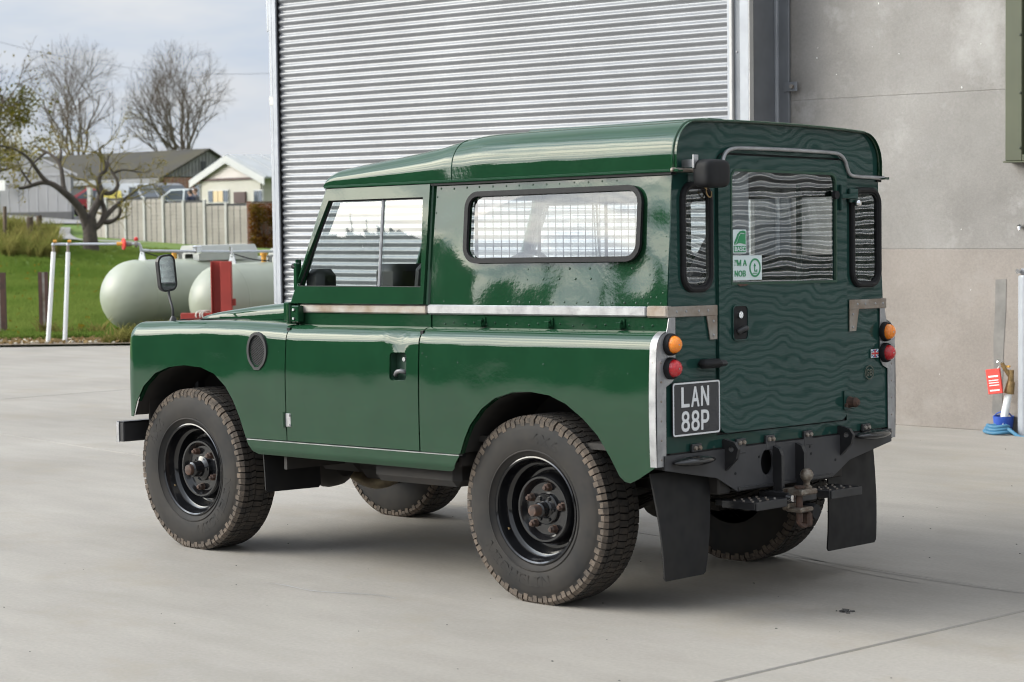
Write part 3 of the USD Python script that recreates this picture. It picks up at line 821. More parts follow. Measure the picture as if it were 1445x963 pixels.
both('gutter', [bx(-0.738, 1.285, 0.712, 0.744, 1.727, 1.7335, .001), bx(-0.738, 1.285, 0.740, 0.7430, 1.727, 1.738, .001)], m_paint)
both('gutter_seal', [bx(-0.70, 1.28, 0.705, 0.7385, 1.7175, 1.7265)], m_rubber)
part('visor_edge', [bx(1.275, 1.315, -0.70, 0.70, 1.726, 1.733)], m_rubber)
part('headlining', thick(loft(np.r_[-0.66, 0.40, 0.50, 0.9, 1.2], prof * [0.975, 1] + [0, -0.03], roof_fn), 0.003), m_lining, smooth=40)

# ---- rear wall
XR = -0.693
out_r = Polygon([(0.757, 1.207), (0.722, 1.735)] + [tuple(p) for p in half[1:]] + [(-p[0], p[1]) for p in half[:-1][::-1]] + [(-0.757, 1.207)])
door_hole = rrect(0.452, -0.470, 0.60, 1.812, 0.055)
lw = rrect(0.498, 0.664, 1.276, 1.676, 0.055)
rw = rrect(-0.512, -0.712, 1.276, 1.676, 0.055)


def rear_map(x, amp=0.003, seed=21, lowx=0.0):
    def fn(u, t):
        return np.stack([x + amp * (meshkit.fbm(np.stack([u * 3.0, t * 3.0, 0 * u], -1), 2, seed) - 0.5), u, t], -1)
    return fn


def rsheet(poly, x, amp=0.003, seed=21, st=0.035, th=0.004):
    b = poly.bounds
    m = sheet(poly, rear_map(x, amp, seed), lin(b[0], b[2], st), lin(b[1], b[3], st))
    v, f = arr(m)
    return thick(trimesh.Trimesh(v, f[:, ::-1], process=False), th)      # outward is -x


rp_ = part('rear_panel', rsheet(out_r.difference(door_hole).difference(lw.buffer(-0.01)).difference(rw.buffer(-0.01)), XR), m_paint_sheen, smooth=40)
edge = [(XR - 0.004, p[0], p[1]) for p in prof]
part('roof_edge_bead', tube(edge, 0.007, 6), m_paint, rp_, smooth=True)
for nm, w_ in (('quarter', lw), ('quarter', rw)):
    ring = w_.buffer(0.004, quad_segs=8).exterior
    pts = [(XR - 0.008, p.x, p.y) for p in (ring.interpolate(k / 80, normalized=True) for k in range(81))]
    sl = part('window_seal', cat_m([rsheet(w_.buffer(0.016, quad_segs=8).difference(w_.buffer(-0.012, quad_segs=8)), XR - 0.010, 0, th=0.014), tube(pts, 0.012, 8, caps=False)]), m_rubber, rp_, smooth=35)
    v, f = arr(sheet(w_.buffer(-0.008, quad_segs=8), rear_map(XR - 0.003, 0.003, 31), lin(w_.bounds[0], w_.bounds[2], 0.03), lin(w_.bounds[1], w_.bounds[3], 0.03)))
    part('quarter_window', trimesh.Trimesh(v, f[:, ::-1], process=False), m_glass_rear, rp_, smooth=True)
# lower rear panels
for y0, y1 in ((0.452, 0.833), (-0.833, -0.470)):
    o = abs(y0) if abs(y0) > abs(y1) else abs(y1)
    sg = 1 if y1 > 0 and y0 > 0 else -1
    inner = y0 if sg > 0 else y1
    shp = Polygon([(inner, 0.640), (sg * 0.833, 0.640), (sg * 0.833, 1.04)] + [(sg * (0.765 + 0.068 * math.cos(a)), 1.04 + 0.068 * math.sin(a)) for a in np.linspace(0, PI / 2, 8)] + [(sg * 0.757, 1.108), (sg * 0.757, 1.2065), (inner, 1.2065)])
    part('rear_tub_panel', rsheet(shp, XR, 0.002, 23 + sg), m_paint_sheen, smooth=40)
part('rear_sill_strip', rsheet(sbox(-0.470, 0.640, 0.452, 0.690), XR, 0.001), m_paint_sheen, smooth=40)
# door
rdo = rrect(0.445, -0.463, 0.696, 1.803, 0.05)
rwin = unary_union([rrect(0.358, -0.378, 1.292, 1.742, 0.035), sbox(-0.378, 1.292, 0.358, 1.40)])
rd = part('rear_door', rsheet(rdo.difference(rwin), XR - 0.010, 0.004, 27, 0.03, 0.02), m_paint_sheen, smooth=40)
part('door_rubber', rsheet(door_hole.difference(rdo), XR + 0.008, 0, th=0.006), m_rubber, rd)
v, f = arr(sheet(rwin, rear_map(XR - 0.004, 0.003, 35), lin(-0.378, 0.358, 0.04), lin(1.292, 1.742, 0.03)))
rg = part('rear_window', trimesh.Trimesh(v, f[:, ::-1], process=False), m_glass_rear, rd, smooth=True)
part('window_frame', rsheet(rwin.buffer(0.007).difference(rwin.buffer(-0.003)), XR - 0.0125, 0, th=0.010), m_paint_in, rd)
part('inner_bar', bx(XR + 0.018, XR + 0.024, 0.205, 0.338, 1.30, 1.74), m_lining, rd)
part('window_catch', [cyl((XR - 0.012, -0.362, 1.655), (XR - 0.030, -0.362, 1.655), 0.018, 12)], m_rubber, rd, smooth=40)
hr = rrect(0.355, 0.262, 1.068, 1.199, 0.018)
part('handle_recess', [rsheet(hr.buffer(.003), XR - 0.0126, 0, th=0.002)], m_rubber, rd)
part('recess_rim', rsheet(hr.buffer(0.006).difference(hr.buffer(.001)), XR - 0.0155, 0, th=0.006), m_paint_sheen, rd)
part('door_lock', [cyl((XR - 0.01, 0.325, 1.166), (XR - 0.030, 0.325, 1.166), 0.014, 12)], m_chrome, rd, smooth=40)
part('door_handle', tube(smoothpath([(XR - 0.015, 0.29, 1.10), (XR - 0.034, 0.295, 1.112), (XR - 0.036, 0.32, 1.108), (XR - 0.024, 0.345, 1.095)], 10), 0.011, 8), m_black, rd, smooth=True)
for zc in (0.778,):
    hg = [bx(XR - 0.018, XR - 0.011, -0.505, -0.425, zc - .038, zc + .042, .002)]
    part('hinge_plate', hg, m_paint_sheen, rd)
    part('hinge_knob', [lathe([(0, -0.05), (0.014, -0.048), (0.022, -0.035), (0.020, -0.02), (0.024, -0.008), (0.026, 0.0)], 16, 'x', (XR - 0.016, -0.463, zc - .008)), cyl((XR - .016, -0.435, zc - .02), (XR - .026, -0.435, zc - .02), .009, 8)], m_rust, rd, smooth=35)
part('upper_hinge', [bx(XR - 0.030, XR - 0.011, -0.520, -0.400, 1.640, 1.660, .003), bx(XR - 0.026, XR - 0.011, -0.412, -0.398, 1.59, 1.70, .003), bx(XR - .022, XR - .008, -0.535, -0.47, 1.625, 1.685, .003)], m_paint_sheen, rd)
part('hinge_cap', trimesh.creation.icosphere(2, 0.016).apply_translation((XR - 0.034, -0.512, 1.622)), m_chrome, rd, smooth=True)
part('rust_streak', rsheet(Polygon([(0.25, 1.288), (0.33, 1.290), (0.31, 1.279), (0.27, 1.281)]), XR - 0.0145, 0, th=0.001), m_rust, rd)
def chaikin(p, n=3):
    p = np.array(p, float)
    for _ in range(n):
        q = np.empty((2 * len(p), 2)); q[0], q[-1] = p[0], p[-1]
        q[1:-1:2] = p[:-1] * .75 + p[1:] * .25; q[2:-1:2] = p[:-1] * .25 + p[1:] * .75
        p = q
    return p


rain = [(0.425, 1.765), (0.418, 1.79), (0.400, 1.815), (0.36, 1.828), (0.30, 1.832), (0.0, 1.835), (-0.36, 1.834), (-0.41, 1.826), (-0.445, 1.800), (-0.460, 1.765), (-0.478, 1.742), (-0.52, 1.736), (-0.745, 1.735)]
part('rain_channel', tube([(XR - 0.016, y, z) for y, z in chaikin(rain)], 0.0085, 8), m_galv, smooth=True)
part('rain_channel', tube([(XR - 0.016, 0.745, 1.735), (XR - 0.016, 0.56, 1.735)], 0.0085, 8), m_galv_old, smooth=True)

# galvanised corner strips with the lamps
for sg in (1, -1):
    arc = [(0.768 + 0.071 * math.cos(a), 1.038 + 0.071 * math.sin(a)) for a in np.linspace(0, PI / 2 * .92, 8)]
    shp = Polygon([(0.8385, 0.593)] + arc + [(0.770, 1.125), (0.760, 1.168), (0.722, 1.168), (0.722, 0.96), (0.727, 0.935), (0.745, 0.915), (0.782, 0.900), (0.784, 0.593)])
    shp = Polygon([(sg * a, b) for a, b in shp.exterior.coords])
    cs_ = part('corner_strip', extr(shp, 'x', XR - 0.0075, XR - 0.0045), m_galv)
    fl_ = thick(sheet(sbox(-0.700, 0.593, -0.668, ZS + ARC * 0.9), lambda u, t: side_map()(u, t) + np.array([0, .0035, 0]) * (t < ZS)[:, None] + np.array([0, .0025, .0025]) * (t >= ZS)[:, None], np.array([-0.7005, -0.668]), TG), 0.002)
    part('corner_flange', fl_ if sg > 0 else mirror_y(fl_), m_galv, cs_, smooth=40)
    sc = []
    for z in np.arange(0.62, 1.0, 0.075):
        sc.append(lathe([(0, -0.003), (0.004, -0.002), (0.005, 0)], 8, 'x', (XR - 0.0075, sg * 0.812, z)))
        sc.append(lathe([(0, 0.003), (0.004, 0.002), (0.005, 0)], 8, 'y', (-0.684, sg * 0.8405, z), flip=sg))
    part('strip_screws', sc, m_galv_old, cs_, kind='stuff')
    for nm, z, mt in (('indicator_lamp', 1.063, m_amber), ('brake_lamp', 0.971, m_red)):
        lp = part(nm, lathe([(0.0, -0.034), (0.010, -0.0335), (0.020, -0.030), (0.028, -0.023), (0.033, -0.013), (0.035, 0.0)], 28, 'x', (XR - 0.024, sg * 0.757, z)), mt, smooth=True)
        part('lamp_base', [lathe([(0.036, -0.004), (0.040, -0.002), (0.043, 0.006), (0.043, 0.0185)], 28, 'x', (XR - 0.026, sg * 0.757, z))], m_rubber, lp, smooth=35)
        part('lamp_screw', [cyl((XR - .058, sg * .757 + dy, z), (XR - .0535, sg * .757 + dy, z), .0035, 6) for dy in (0.004,)], m_galv, lp)
    # cap band and bracket on the rear face
    a0, a1 = (0.453, 0.772) if sg > 0 else (-0.482, -0.772)
    part('capping_end', [bx(XR - 0.010, XR - 0.004, a0, a1, 1.1665, 1.2085, .002), ], m_galv_old)
    b0, b1 = (0.455, 0.512) if sg > 0 else (-0.483, -0.545)
    br = Polygon([(b0, 1.168), (b1 + sg * 0.01, 1.168), (b1 - sg * 0.012, 1.073), (b0, 1.073)])
    part('capping_bracket', extr(br, 'x', XR - 0.0085, XR - 0.004), m_galv_old)
    part('bracket_rivets', [lathe([(0, -0.003), (0.005, -0.002), (0.006, 0)], 8, 'x', (XR - 0.0095, a, z)) for a, z in ((b0 + sg * .025, 1.09), (b0 + sg * .025, 1.145), (b0 + sg * .12, 1.188), (b0 + sg * .20, 1.188), (b0 + sg * .26, 1.188), (b0 + sg * .06, 1.188))], m_galv, kind='stuff')

# rear reflector shade, number plate
part('plate_lamp', [xf(bx(XR - 0.055, XR - 0.004, 0.470, 0.590, 0.962, 0.998, .014))], m_rubber, smooth=50)
part('plate_lamp', [bx(XR - 0.045, XR - 0.004, 0.425, 0.478, 0.966, 0.990, .010)], m_black)
pl = part('number_plate', [extr(rrect(0.754, 0.452, 0.703, 0.914, 0.012), 'x', XR - 0.0165, XR - 0.0115)], m_plate)
part('plate_border', extr(rrect(0.752, 0.454, 0.705, 0.912, 0.012).difference(rrect(0.746, 0.460, 0.711, 0.906, 0.008)), 'x', XR - 0.0180, XR - 0.0162), m_letter, pl)


def text_on_rear(s, h, yl, zb, x, w=None, bold=True, depth=0.0015):
    """lettering reading left to right when seen from behind: +text x runs along -y"""
    t = meshkit.text_mesh(s, h, depth, bold)
    v = np.array(t.vertices); k = 1.0
    if w:
        k = w / (v[:, 0].max() - v[:, 0].min())
    vx = (v[:, 0] - v[:, 0].min()) * k
    return trimesh.Trimesh(np.stack([x - v[:, 2], yl - vx, zb + v[:, 1]], -1), t.faces, process=False)


for line, zb, wid in (('LAN', 0.8175, 0.187), ('88P', 0.7235, 0.187)):
    cw = wid / 3
    for k, chx in enumerate(line):
        w_ = cw - 0.011
        part('plate_letter', text_on_rear(chx, 0.0745, 0.700 - k * cw, zb, XR - 0.0164, w_), m_letter, pl)

# stickers in the rear window and on the body
XG = XR - 0.013
s1 = part('window_sticker', extr(rrect(0.351, 0.262, 1.411, 1.507, 0.006), 'x', XG + 0.002, XG + 0.003), m_swhite, rd)
emb = Polygon([(0.344, 1.455), (0.333, 1.470), (0.322, 1.488), (0.305, 1.500), (0.285, 1.503), (0.268, 1.500), (0.268, 1.447), (0.280, 1.449), (0.30, 1.452), (0.318, 1.452), (0.330, 1.447), (0.342, 1.446)])
cut = LineString([(0.335, 1.448), (0.322, 1.462), (0.312, 1.482), (0.300, 1.492), (0.275, 1.490)]).buffer(0.0022)
part('sticker_print', [extr(emb.difference(cut), 'x', XG, XG + 0.0018), extr(sbox(0.268, 1.416, 0.346, 1.441), 'x', XG, XG + 0.0018)], m_sgreen, s1)
part('sticker_lettering', text_on_rear('BASC', 0.017, 0.3435, 1.4205, XG - 0.0002, 0.072, True, 0.0012), m_swhite, s1)
s2 = part('window_sticker', extr(rrect(0.352, 0.157, 1.304, 1.403, 0.002), 'x', XG + 0.002, XG + 0.003), m_swhite, rd)
part('sticker_lettering', [text_on_rear('I', 0.023, 0.342, 1.362, XG + 0.0018, 0.0045, False), text_on_rear("'", 0.023, 0.334, 1.362, XG + 0.0018, 0.0035), text_on_rear('M A', 0.023, 0.327, 1.362, XG + 0.0018, 0.066), text_on_rear('NOB', 0.023, 0.342, 1.319, XG + 0.0018, 0.074)], m_sgreen, s2)
cc = Point(0.205, 1.353)
part('sticker_emblem', [extr(affinity.scale(cc.buffer(0.038, quad_segs=12).difference(cc.buffer(0.031, quad_segs=12)), 1, 1.0), 'x', XG, XG + 0.0018),
                        text_on_rear('t', 0.034, 0.213, 1.338, XG + 0.0018, 0.013), extr(sbox(0.191, 1.336, 0.196, 1.346), 'x', XG, XG + 0.0018), extr(sbox(0.190, 1.329, 0.220, 1.332), 'x', XG, XG + 0.0018)], m_sgreen, s2)
fg = part('flag_sticker', extr(sbox(-0.708, 0.951, -0.652, 0.989), 'x', XR - 0.0075, XR - 0.0045), m_swhite)
fy, fz, hw_, hh_ = -0.680, 0.970, 0.026, 0.017
bl = sbox(fy - hw_, fz - hh_, fy + hw_, fz + hh_).difference(unary_union([sbox(fy - .0065, fz - hh_, fy + .0065, fz + hh_), sbox(fy - hw_, fz - .0065, fy + hw_, fz + .0065),
     LineString([(fy - hw_, fz - hh_), (fy + hw_, fz + hh_)]).buffer(.0035), LineString([(fy - hw_, fz + hh_), (fy + hw_, fz - hh_)]).buffer(.0035)]))
part('flag_blue', extr(bl, 'x', XR - 0.0090, XR - 0.0074), m_flagblue, fg)
part('flag_red', extr(unary_union([sbox(fy - .0038, fz - hh_, fy + .0038, fz + hh_), sbox(fy - hw_, fz - .0038, fy + hw_, fz + .0038)]), 'x', XR - 0.0092, XR - 0.0074), m_flagred, fg)
gc = affinity.scale(Point(-0.640, 0.889).buffer(0.034, quad_segs=12), 1.0, 0.9)
gb = part('country_decal', extr(gc.difference(gc.buffer(-0.004)), 'x', XR - 0.0062, XR - 0.0044), m_decal)
part('decal_letters', text_on_rear('GB', 0.028, -0.617, 0.875, XR - 0.0044, 0.045), m_decal, gb)

def superell(c, r, e):
    m = trimesh.creation.icosphere(4, 1.0); v = np.array(m.vertices)
    v = np.sign(v) * np.abs(v) ** e; v /= np.maximum(np.linalg.norm(np.abs(v) ** (2 / e * .55), axis=1, keepdims=True), .6) ** .35
    v /= np.abs(v).max()
    return trimesh.Trimesh(v * r + np.array(c), m.faces, process=False)


# work lamp hanging from the gutter
wl = part('work_lamp', superell((-0.795, 0.607, 1.720), (0.045, 0.077, 0.055), 0.5), m_rubber, smooth=True)
part('lamp_bracket', [bx(-0.775, -0.700, 0.668, 0.674, 1.745, 1.775, .001), bx(-0.772, -0.765, 0.660, 0.690, 1.74, 1.792, .001)], m_galv, wl)
part('lamp_wire', [tube(smoothpath([(-0.72, 0.56, 1.68), (-0.722, 0.545, 1.668), (-0.722, 0.538, 1.678), (-0.722, 0.548, 1.690)], 12), 0.0028, 5), tube(smoothpath([(-0.715, 0.535, 1.665), (-0.715, 0.53, 1.64), (-0.715, 0.515, 1.632), (-0.715, 0.505, 1.655)], 12), 0.0026, 5)], m_brass, wl)

# ---- rear crossmember, eyes, buffers, hitch
cmp_ = Polygon([(0.80, 0.634), (0.80, 0.578), (0.470, 0.522), (0.335, 0.457), (-0.335, 0.457), (-0.470, 0.522), (-0.80, 0.578), (-0.80, 0.634)])
hole = affinity.scale(Point(0.135, 0.560).buffer(0.042, quad_segs=10), 1, 1.25)
cm = part('rear_crossmember', [extr(cmp_.difference(hole), 'x', XR - 0.014, XR - 0.006), extr(cmp_.buffer(-.004), 'x', XR + 0.06, XR + 0.066), bx(XR - .006, XR + .06, -0.80, 0.80, 0.628, 0.634), bx(XR - .006, XR + .06, -0.33, 0.33, 0.457, 0.463)], m_cross)
part('step_flange', bx(XR - 0.020, XR - 0.014, -0.335, 0.335, 0.459, 0.474, .002), m_black, cm)
part('bolt_holes', [cyl((XR - 0.0155, y, z), (XR - 0.0135, y, z), 0.006, 8) for y, z in ((0.19, 0.585), (0.06, 0.60), (0.03, 0.55), (-0.17, 0.60), (-0.18, 0.57), (0.35, 0.53), (-0.36, 0.53), (0.02, 0.50))], m_rubber, cm, kind='stuff')
for yb in (0.085, -0.075):
    part('drawbar_rib', [extr(Polygon([(XR - 0.014, 0.625), (XR - 0.045, 0.612), (XR - 0.058, 0.585), (XR - 0.058, 0.44), (XR - 0.014, 0.44)]), 'y', yb - .010, yb + .010)], m_black)
for yb in (0.41, -0.405):
    part('lifting_eye', [extr(Polygon([(XR - 0.008, 0.665), (XR - 0.055, 0.655), (XR - 0.070, 0.635), (XR - 0.060, 0.60), (XR - 0.012, 0.555)]).buffer(0.008).difference(Point(XR - 0.045, 0.635).buffer(0.012)), 'y', yb - .009, yb + .009)], m_black)
for yb in (0.60, 0.31, 0.11, -0.16, -0.60):
    pb = part('body_bracket', [bx(XR - 0.016, XR - 0.004, yb - .03, yb + .03, 0.608 if abs(yb) < .5 else .637, 0.668, .002)], m_cross)
    part('bracket_bolt', [lathe([(0, -0.010), (0.008, -0.009), (0.010, -0.004), (0.010, 0)], 6, 'x', (XR - 0.016, yb + d, 0.652)) for d in (-.014, .014)], m_galv_old, pb)
for yb in (0.64, -0.625):
    m = trimesh.creation.icosphere(3, 1.0); m.apply_scale((0.045, 0.125, 0.020)); m.apply_translation((XR - 0.032, yb, 0.605 + (.015 if yb < 0 else 0)))
    part('rubber_buffer', m, m_rim, smooth=True)
for y0, y1 in ((0.155, 0.365), (-0.390, -0.160)):
    spl = part('step_plate', [bx(-0.815, -0.655, y0, y1, 0.412, 0.418, .001), bx(-0.822, -0.814, y0, y1, 0.388, 0.422, .002), bx(-0.815, -0.655, y0 - .006, y0, 0.392, 0.421, .001), bx(-0.815, -0.655, y1, y1 + .006, 0.392, 0.421, .001)], m_black)
    part('step_studs', [cyl((x, y, 0.417), (x, y, 0.4235), 0.0055, 6) for x in (-0.69, -0.735, -0.78) for y in np.arange(y0 + .03, y1, 0.05)], m_galv_old, spl, kind='stuff')
    part('step_arm', bx(-0.70, -0.55, (y0 + y1) / 2 - .02, (y0 + y1) / 2 + .02, 0.385, 0.411, .003), m_black)
part('step_arm', bx(-0.81, -0.66, -0.07, 0.13, 0.395, 0.440, .003), m_black)
def part_h(name, m, mt, parent=None, smooth=False):
    m = cat_m(m) if isinstance(m, list) else m
    return part(name, xf(m, np.eye(3), (0.03, 0.075, -0.020)), mt, parent, smooth)


ht = part_h('towing_hitch', [bx(-0.835, -0.80, -0.045, 0.045, 0.385, 0.475, .004), bx(-0.905, -0.815, -0.060, 0.050, 0.450, 0.474, .006), bx(-0.895, -0.815, -0.045, 0.045, 0.380, 0.400, .006)], m_hitch, smooth=30)
part_h('tow_ball', [lathe([(0, 0.028), (0.010, 0.0262), (0.019, 0.0205), (0.0255, 0.0115), (0.028, 0), (0.0255, -0.0115), (0.0175, -0.022), (0.0135, -0.028), (0.0135, -0.040), (0.022, -0.046), (0.022, -0.056)], 24, 'z', (-0.868, -0.032, 0.527))], m_hitch, ht, smooth=50)
part_h('hitch_pin', [cyl((-0.868, 0.02, 0.34), (-0.868, 0.02, 0.485), 0.014, 12), cyl((-0.868, 0.02, 0.478), (-0.868, 0.02, 0.487), 0.021, 12)], m_rust, ht, smooth=40)
part_h('hitch_bolt', [cyl((-0.835, 0.055, 0.44), (-0.862, 0.055, 0.44), 0.016, 10)], m_chrome, ht, smooth=40)
part_h('electric_socket', [lathe([(0.0, -0.05), (0.030, -0.05), (0.034, -0.03), (0.034, 0.03), (0.026, 0.045), (0.0, 0.045)], 18, 'x', (-0.83, -0.085, 0.372)), tube(smoothpath([(-0.80, -0.08, 0.39), (-0.76, -0.07, 0.43), (-0.70, -0.05, 0.42)], 8), 0.008, 6)], m_rubber, smooth=35)
part_h('hitch_shackle', [bx(-0.885, -0.845, -0.055, -0.02, 0.315, 0.375, .008), tube(smoothpath([(-0.865, 0.03, 0.35), (-0.872, 0.01, 0.325), (-0.868, -0.03, 0.325), (-0.862, -0.05, 0.35)], 10), 0.010, 6)], m_rust, ht, smooth=35)

# ---- mud flaps
part('mudflap', thick(sheet(Polygon([(0.425, 0.56), (0.80, 0.56), (0.748, 0.150), (0.738, 0.138), (0.500, 0.138), (0.485, 0.150)]), lambda u, t: np.stack([-0.625 - 0.03 * np.sin((0.56 - t) * 5.0) - 0.02 * (u - .6) ** 2, u, t], -1), lin(0.42, 0.805, 0.05), lin(0.13, 0.56, 0.05)), 0.007), m_flap, smooth=40)
both('mudflap', thick(sheet(Polygon([(0.46, 0.56), (0.80, 0.56), (0.80, 0.345), (0.785, 0.335), (0.475, 0.330), (0.46, 0.345)]), lambda u, t: np.stack([1.675 - 0.02 * np.sin((0.56 - t) * 5.0), u, t], -1), lin(0.46, 0.805, 0.07), lin(0.33, 0.56, 0.05)), 0.007), m_flap, smooth=40)

part('mudflap', mirror_y(thick(sheet(Polygon([(0.405, 0.56), (0.768, 0.56), (0.762, 0.142), (0.750, 0.130), (0.395, 0.130), (0.385, 0.142)]), lambda u, t: np.stack([-0.625 - 0.02 * np.sin((0.56 - t) * 5.0), u, t], -1), lin(0.38, 0.77, 0.05), lin(0.12, 0.56, 0.05)), 0.007)), m_flap, smooth=40)

# ---- bonnet, scuttle, front
bsec = [(0.530, 1.128), (0.531, 0.62), (0.520, 0.84), (0.495, 0.96), (0.45, 1.0), (0.30, 1.015), (0.15, 1.02), (0.0, 1.022)]
bs = np.array([(0.531, 0.0), (0.531, 0.45), (0.522, 0.72), (0.50, 0.90), (0.455, 0.99), (0.30, 1.02), (0.15, 1.03), (0.0, 1.035)])
bprof = np.vstack([bs, bs[:-1][::-1] * [-1, 1]])


def bon_fn(x, p):
    zt = np.interp(x, [1.53, 1.79, 2.08, 2.24, 2.35, 2.42, 2.46, 2.48], [1.222, 1.212, 1.189, 1.172, 1.158, 1.145, 1.136, 1.126])
    zb = np.interp(x, [1.53, 2.48], [1.128, 1.122])
    z = zb + np.maximum(zt - zb, 0.002) * p[:, 1]
    k = np.interp(x, [1.5, 2.40, 2.46, 2.48], [1, 0.99, 0.955, 0.90])
    return np.stack([np.full(len(p), x), p[:, 0] * k, z], -1)


part('bonnet', thick(loft(np.r_[lin(1.53, 2.30, 0.06), lin(2.30, 2.46, 0.02)[1:], 2.47, 2.48], bprof, bon_fn), -0.003), m_paint, smooth=40)
part('bonnet_gap', [bx(1.50, 2.46, -0.52, 0.52, 1.108, 1.124)], m_rubber)
part('scuttle', [bx(1.455, 1.535, -0.765, 0.765, 1.06, 1.205, .006)], m_paint)
part('grille_panel', [bx(2.50, 2.53, -0.52, 0.52, 0.62, 1.10, .01)], m_black)
part('front_bumper', [bx(2.672, 2.722, -0.845, 0.845, 0.520, 0.616, .004)], m_black)
both('bumper_end', [bx(2.704, 2.724, 0.8455, 0.850, 0.518, 0.618, .001)], m_galv)
part('bumper_edge', bx(2.670, 2.724, -0.845, 0.845, 0.6165, 0.621), m_black)
part('door_mirror', [], m_rubber) if False else None
mr = part('wing_mirror', [tube(smoothpath([(2.43, 0.715, 1.110), (2.43, 0.715, 1.135), (2.428, 0.717, 1.165), (2.452, 0.712, 1.215), (2.470, 0.708, 1.262)], 14), 0.0065, 8), lathe([(0.020, 0), (0.018, 0.012), (0.008, 0.03)], 12, 'z', (2.43, 0.715, 1.112))], m_black, smooth=40)
RM = rotm([1, 0, 0], 0.0) @ rotm([0, 0, 1], 0.10) @ rotm([1, 0, 0], -0.12)
hd = rrect(-0.055, 0.055, -0.088, 0.088, 0.035)
head = extr(hd, 'x', 0.0, 0.016); back = extr(hd.buffer(-0.012), 'x', 0.016, 0.028)
rimr = extr(hd.buffer(0.003).difference(hd.buffer(-0.007)), 'x', -0.006, 0.004)
TM = np.array([2.492, 0.700, 1.352])
part('mirror_head', cat_m([xf(head, RM, TM), xf(back, RM, TM), xf(rimr, RM, TM), xf(tube([(0.01, 0.0, -0.09), (0.012, 0.012, 0.0)], 0.006, 6), RM, TM)]), m_black, mr)
part('mirror_glass', xf(extr(hd.buffer(-0.006), 'x', -0.004, -0.001), RM, TM), m_mirror, mr)
part('bonnet_cable', [tube(smoothpath([(2.40, 0.70, 1.122), (2.32, 0.66, 1.126), (2.22, 0.62, 1.124), (2.12, 0.60, 1.126), (2.02, 0.58, 1.125), (1.98, 0.60, 1.124), (2.05, 0.63, 1.124), (2.18, 0.64, 1.126), (2.26, 0.645, 1.126)], 36), 0.0028, 5)], m_rubber, smooth=True)

# ---- chassis, axles, exhaust
both('chassis_rail', [bx(-0.69, 1.0, 0.36, 0.44, 0.45, 0.56, .006), bx(1.0, 2.70, 0.34, 0.42, 0.45, 0.56, .006)], m_chassis)
part('floor_pan', [bx(-0.69, 0.50, -0.75, 0.75, 0.635, 0.66), bx(0.45, 1.50, -0.78, 0.78, 0.565, 0.585), bx(1.2, 1.5, -0.78, 0.78, 0.58, 0.60)], m_chassis)
for x in (0.0, 2.235):
    ax = part('axle', [cyl((x, -0.66, 0.384), (x, 0.66, 0.384), 0.045, 14), lathe([(0, -0.14), (0.08, -0.13), (0.13, -0.07), (0.145, 0), (0.13, 0.07), (0.08, 0.13), (0, 0.14)], 20, 'x', (x, -0.12, 0.384))], m_chassis, smooth=40)
    for sg in (1, -1):
        part('leaf_spring', [tube(smoothpath([(x - 0.52, sg * 0.43, 0.47), (x - 0.25, sg * 0.43, 0.40 - k * .012), (x, sg * 0.43, 0.345 - k * .014), (x + 0.25, sg * 0.43, 0.40 - k * .012), (x + 0.52, sg * 0.43, 0.47)], 14), 0.012, 4) for k in range(4)] + [bx(x - .06, x + .06, sg * .43 - .04, sg * .43 + .04, 0.26, 0.30, .004)], m_chassis)
part('gearbox', [bx(1.20, 1.75, -0.16, 0.16, 0.34, 0.60, .05), bx(1.75, 2.1, -0.12, 0.12, 0.36, 0.6, .05), cyl((0.15, -.1, 0.42), (1.2, -0.1, 0.45), 0.035, 10)], m_chassis)
part('exhaust_pipe', [tube(smoothpath([(2.30, -0.20, 0.47), (2.20, -0.20, 0.36), (2.08, -0.20, 0.29), (1.95, -0.20, 0.275), (1.82, -0.20, 0.315), (1.70, -0.20, 0.375), (1.5, -0.2, 0.42)], 26), 0.033, 12), cyl((1.72, -0.20, 0.358), (1.69, -0.20, 0.373), 0.04, 12)], m_exh, smooth=40)
part('silencer', [lathe([(0.03, -0.30), (0.085, -0.28), (0.085, 0.28), (0.03, 0.30)], 18, 'x', (0.75, -0.30, 0.43)), tube(smoothpath([(0.45, -0.3, 0.43), (0.2, -0.33, 0.50), (-0.2, -0.34, 0.52), (-0.55, -0.40, 0.46)], 14), 0.022, 8)], m_exh, smooth=40)
part('rear_damper', [cyl((-0.05, 0.50, 0.32), (-0.32, 0.42, 0.60), 0.028, 10), cyl((-0.05, -0.50, 0.32), (-0.32, -0.42, 0.60), 0.028, 10)], m_exh, smooth=40)
part('fuel_tank', [bx(0.45, 0.98, 0.46, 0.76, 0.43, 0.57, .03)], m_chassis)

# ---- interior
part('bulkhead', [bx(0.585, 0.605, -0.74, 0.74, 0.62, 1.20)], m_paint_in)
both('wheel_box', [bx(-0.66, 0.56, 0.44, 0.745, 0.912, 0.925), bx(-0.66, 0.56, 0.432, 0.446, 0.66, 0.925)], m_paint_in)
for yb in (0.46, 0.0, -0.46):
    st = part('front_seat', [bx(0.68, 1.12, yb - .20, yb + .20, 0.86, 1.00, .04)], m_seat, smooth=40)
    bk = obx((0.80, yb, 1.19), (0.11, 0.40, 0.42), rotm([0, 1, 0], -0.14), .045)
    part('seat_backrest', bk, m_seat, st, smooth=40)
part('dashboard', [bx(1.30, 1.47, -0.74, 0.74, 1.06, 1.27, .05)], m_seat, smooth=40)
sw = []
ang = np.linspace(0, 2 * PI, 33)
RW = rotm([0, 1, 0], -0.62)
cw_ = np.array([1.20, -0.42, 1.26])
sw.append(tube([cw_ + RW @ np.array([0, 0.21 * math.cos(a), 0.21 * math.sin(a)]) for a in ang], 0.013, 8, caps=False))
